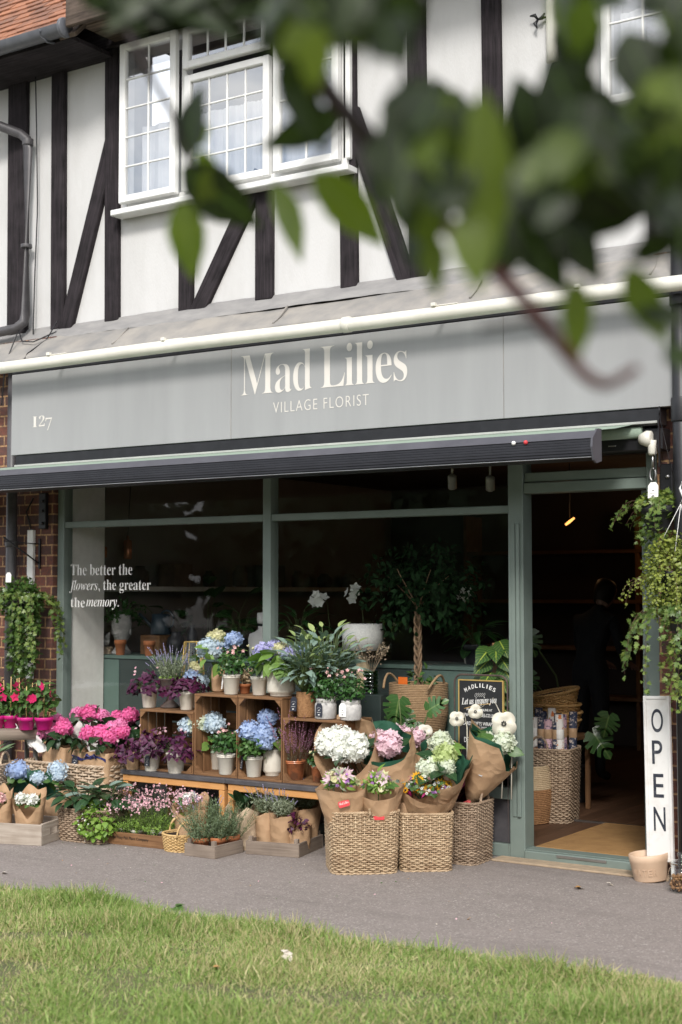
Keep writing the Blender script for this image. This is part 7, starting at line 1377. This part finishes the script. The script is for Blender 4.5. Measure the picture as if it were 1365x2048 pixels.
def nleaf(x, y, tx, ty, wpx, d, m=0, tilt=None):
    a = nearp(x, y, d); e = nearp(tx, ty, d + rr(-.03, .03)); y_ = e - a; L = float(np.linalg.norm(y_)); nv_ = -_fw + (rng.normal(size=3) * .35 if tilt is None else np.asarray(tilt)); wd = wpx / FPX * d / .72
    (lb if m else lf).inst(T_OV, frames(y_[None], nv_), a[None], np.array([[wd, L, L * .6]]))
for q in ((372, 320, 392, 165, 84, 1.55), (385, 250, 410, 292, 60, 1.55, 1), (362, 335, 520, 455, 105, 1.5), (365, 400, 385, 560, 80, 1.5, 1), (545, 365, 620, 520, 82, 1.45, 1), (690, 225, 525, 298, 74, 1.4), (625, 345, 780, 490, 96, 1.35, 1), (560, 120, 655, 300, 80, 1.25), (440, 330, 400, 420, 60, 1.5, 1), (395, 300, 440, 380, 50, 1.5, 1),
          (1005, 400, 1140, 580, 115, 1.2), (1000, 560, 1010, 420, 90, 1.15), (1150, 555, 1160, 730, 70, 1.1, 1), (1255, 530, 1330, 690, 80, 1.12, 1), (1360, 470, 1250, 520, 60, 1.15), (1375, 640, 1265, 620, 50, 1.1), (1340, 690, 1390, 740, 70, 1.1), (865, 470, 872, 585, 58, 1.15, 1), (780, 380, 850, 480, 60, 1.2, 1), (870, 540, 800, 470, 60, 1.2),
          (900, 180, 850, 520, 120, 1.02, 1), (965, 180, 985, 560, 110, .98, 1), (820, 150, 800, 420, 110, 1.0), (930, 420, 960, 580, 90, 1.0, 1), (1070, 300, 1040, 150, 110, 1.2), (1100, 120, 1190, 300, 150, 1.1), (1250, 60, 1330, 230, 130, 1.1), (1010, 230, 1180, 380, 140, 1.2), (1080, 290, 1290, 440, 170, 1.15), (1160, 250, 1380, 330, 170, 1.15), (1200, 330, 1370, 460, 150, 1.15), (1100, 420, 1330, 400, 130, 1.2), (1300, 150, 1280, 330, 120, 1.05, 1), (1110, 420, 1200, 560, 90, 1.18), (1290, 300, 1400, 420, 120, 1.1)): nleaf(*q)
holes = ((735, 165, 42), (930, 75, 75), (1040, 80, 62), (1040, 195, 42), (1010, 250, 40), (1255, 95, 60), (650, 130, 20), (1230, 480, 70), (1060, 510, 20), (600, 330, 40), (930, 520, 40), (450, 200, 90), (690, 350, 30))
k = 0
while k < 360:
    x, y = rr(560, 1400), rr(-40, 430)
    if y > 60 + 330 * np.interp(x, [560, 700, 850, 1000, 1400], [.10, .55, 1.0, .9, 1.0]) or any((x - hx) ** 2 + (y - hy) ** 2 < (hr + 46) ** 2 for hx, hy, hr in holes): continue
    a = rr(0, 6.28); L = rr(95, 150); tx, ty = x + math.cos(a) * L * .5, y + abs(math.sin(a)) * L
    if any((tx - hx) ** 2 + (ty - hy) ** 2 < (hr + 30) ** 2 for hx, hy, hr in holes): continue
    nleaf(x, y, tx, ty, rr(60, 105), rr(.95, 1.35), 1 if rr(0, 1) < .30 else 0); k += 1
for x0 in range(30): nleaf(rr(150, 600), rr(-70, 5), rr(150, 600), rr(-10, 62), 70, 1.45)
shade_c = nearp(1050, 60, 1.3) + np.array(SUN) * 1.25; dome(lf, shade_c, (1.5, 1.1, .55), 900, .095, T_OV, lo=-1, shell=.1, jit=.7, droop=.3, wd=.9)  # added crown out of view, set toward the sun to shade the branch
tw2 = MB(); [tw2.tube([nearp(1900, -420, 1.7), shade_c + d * np.array([.7, .6, .2]), shade_c + d * np.array([1.3, 1.0, .4])], [.014, .008, .003], 6) for d in rdir(7)]; tw2.build('upper_twigs', M('twigred'), br)
lf.build('leaves', M('lf_near'), br); lb.build('young_leaves', M('lf_nearb'), br)
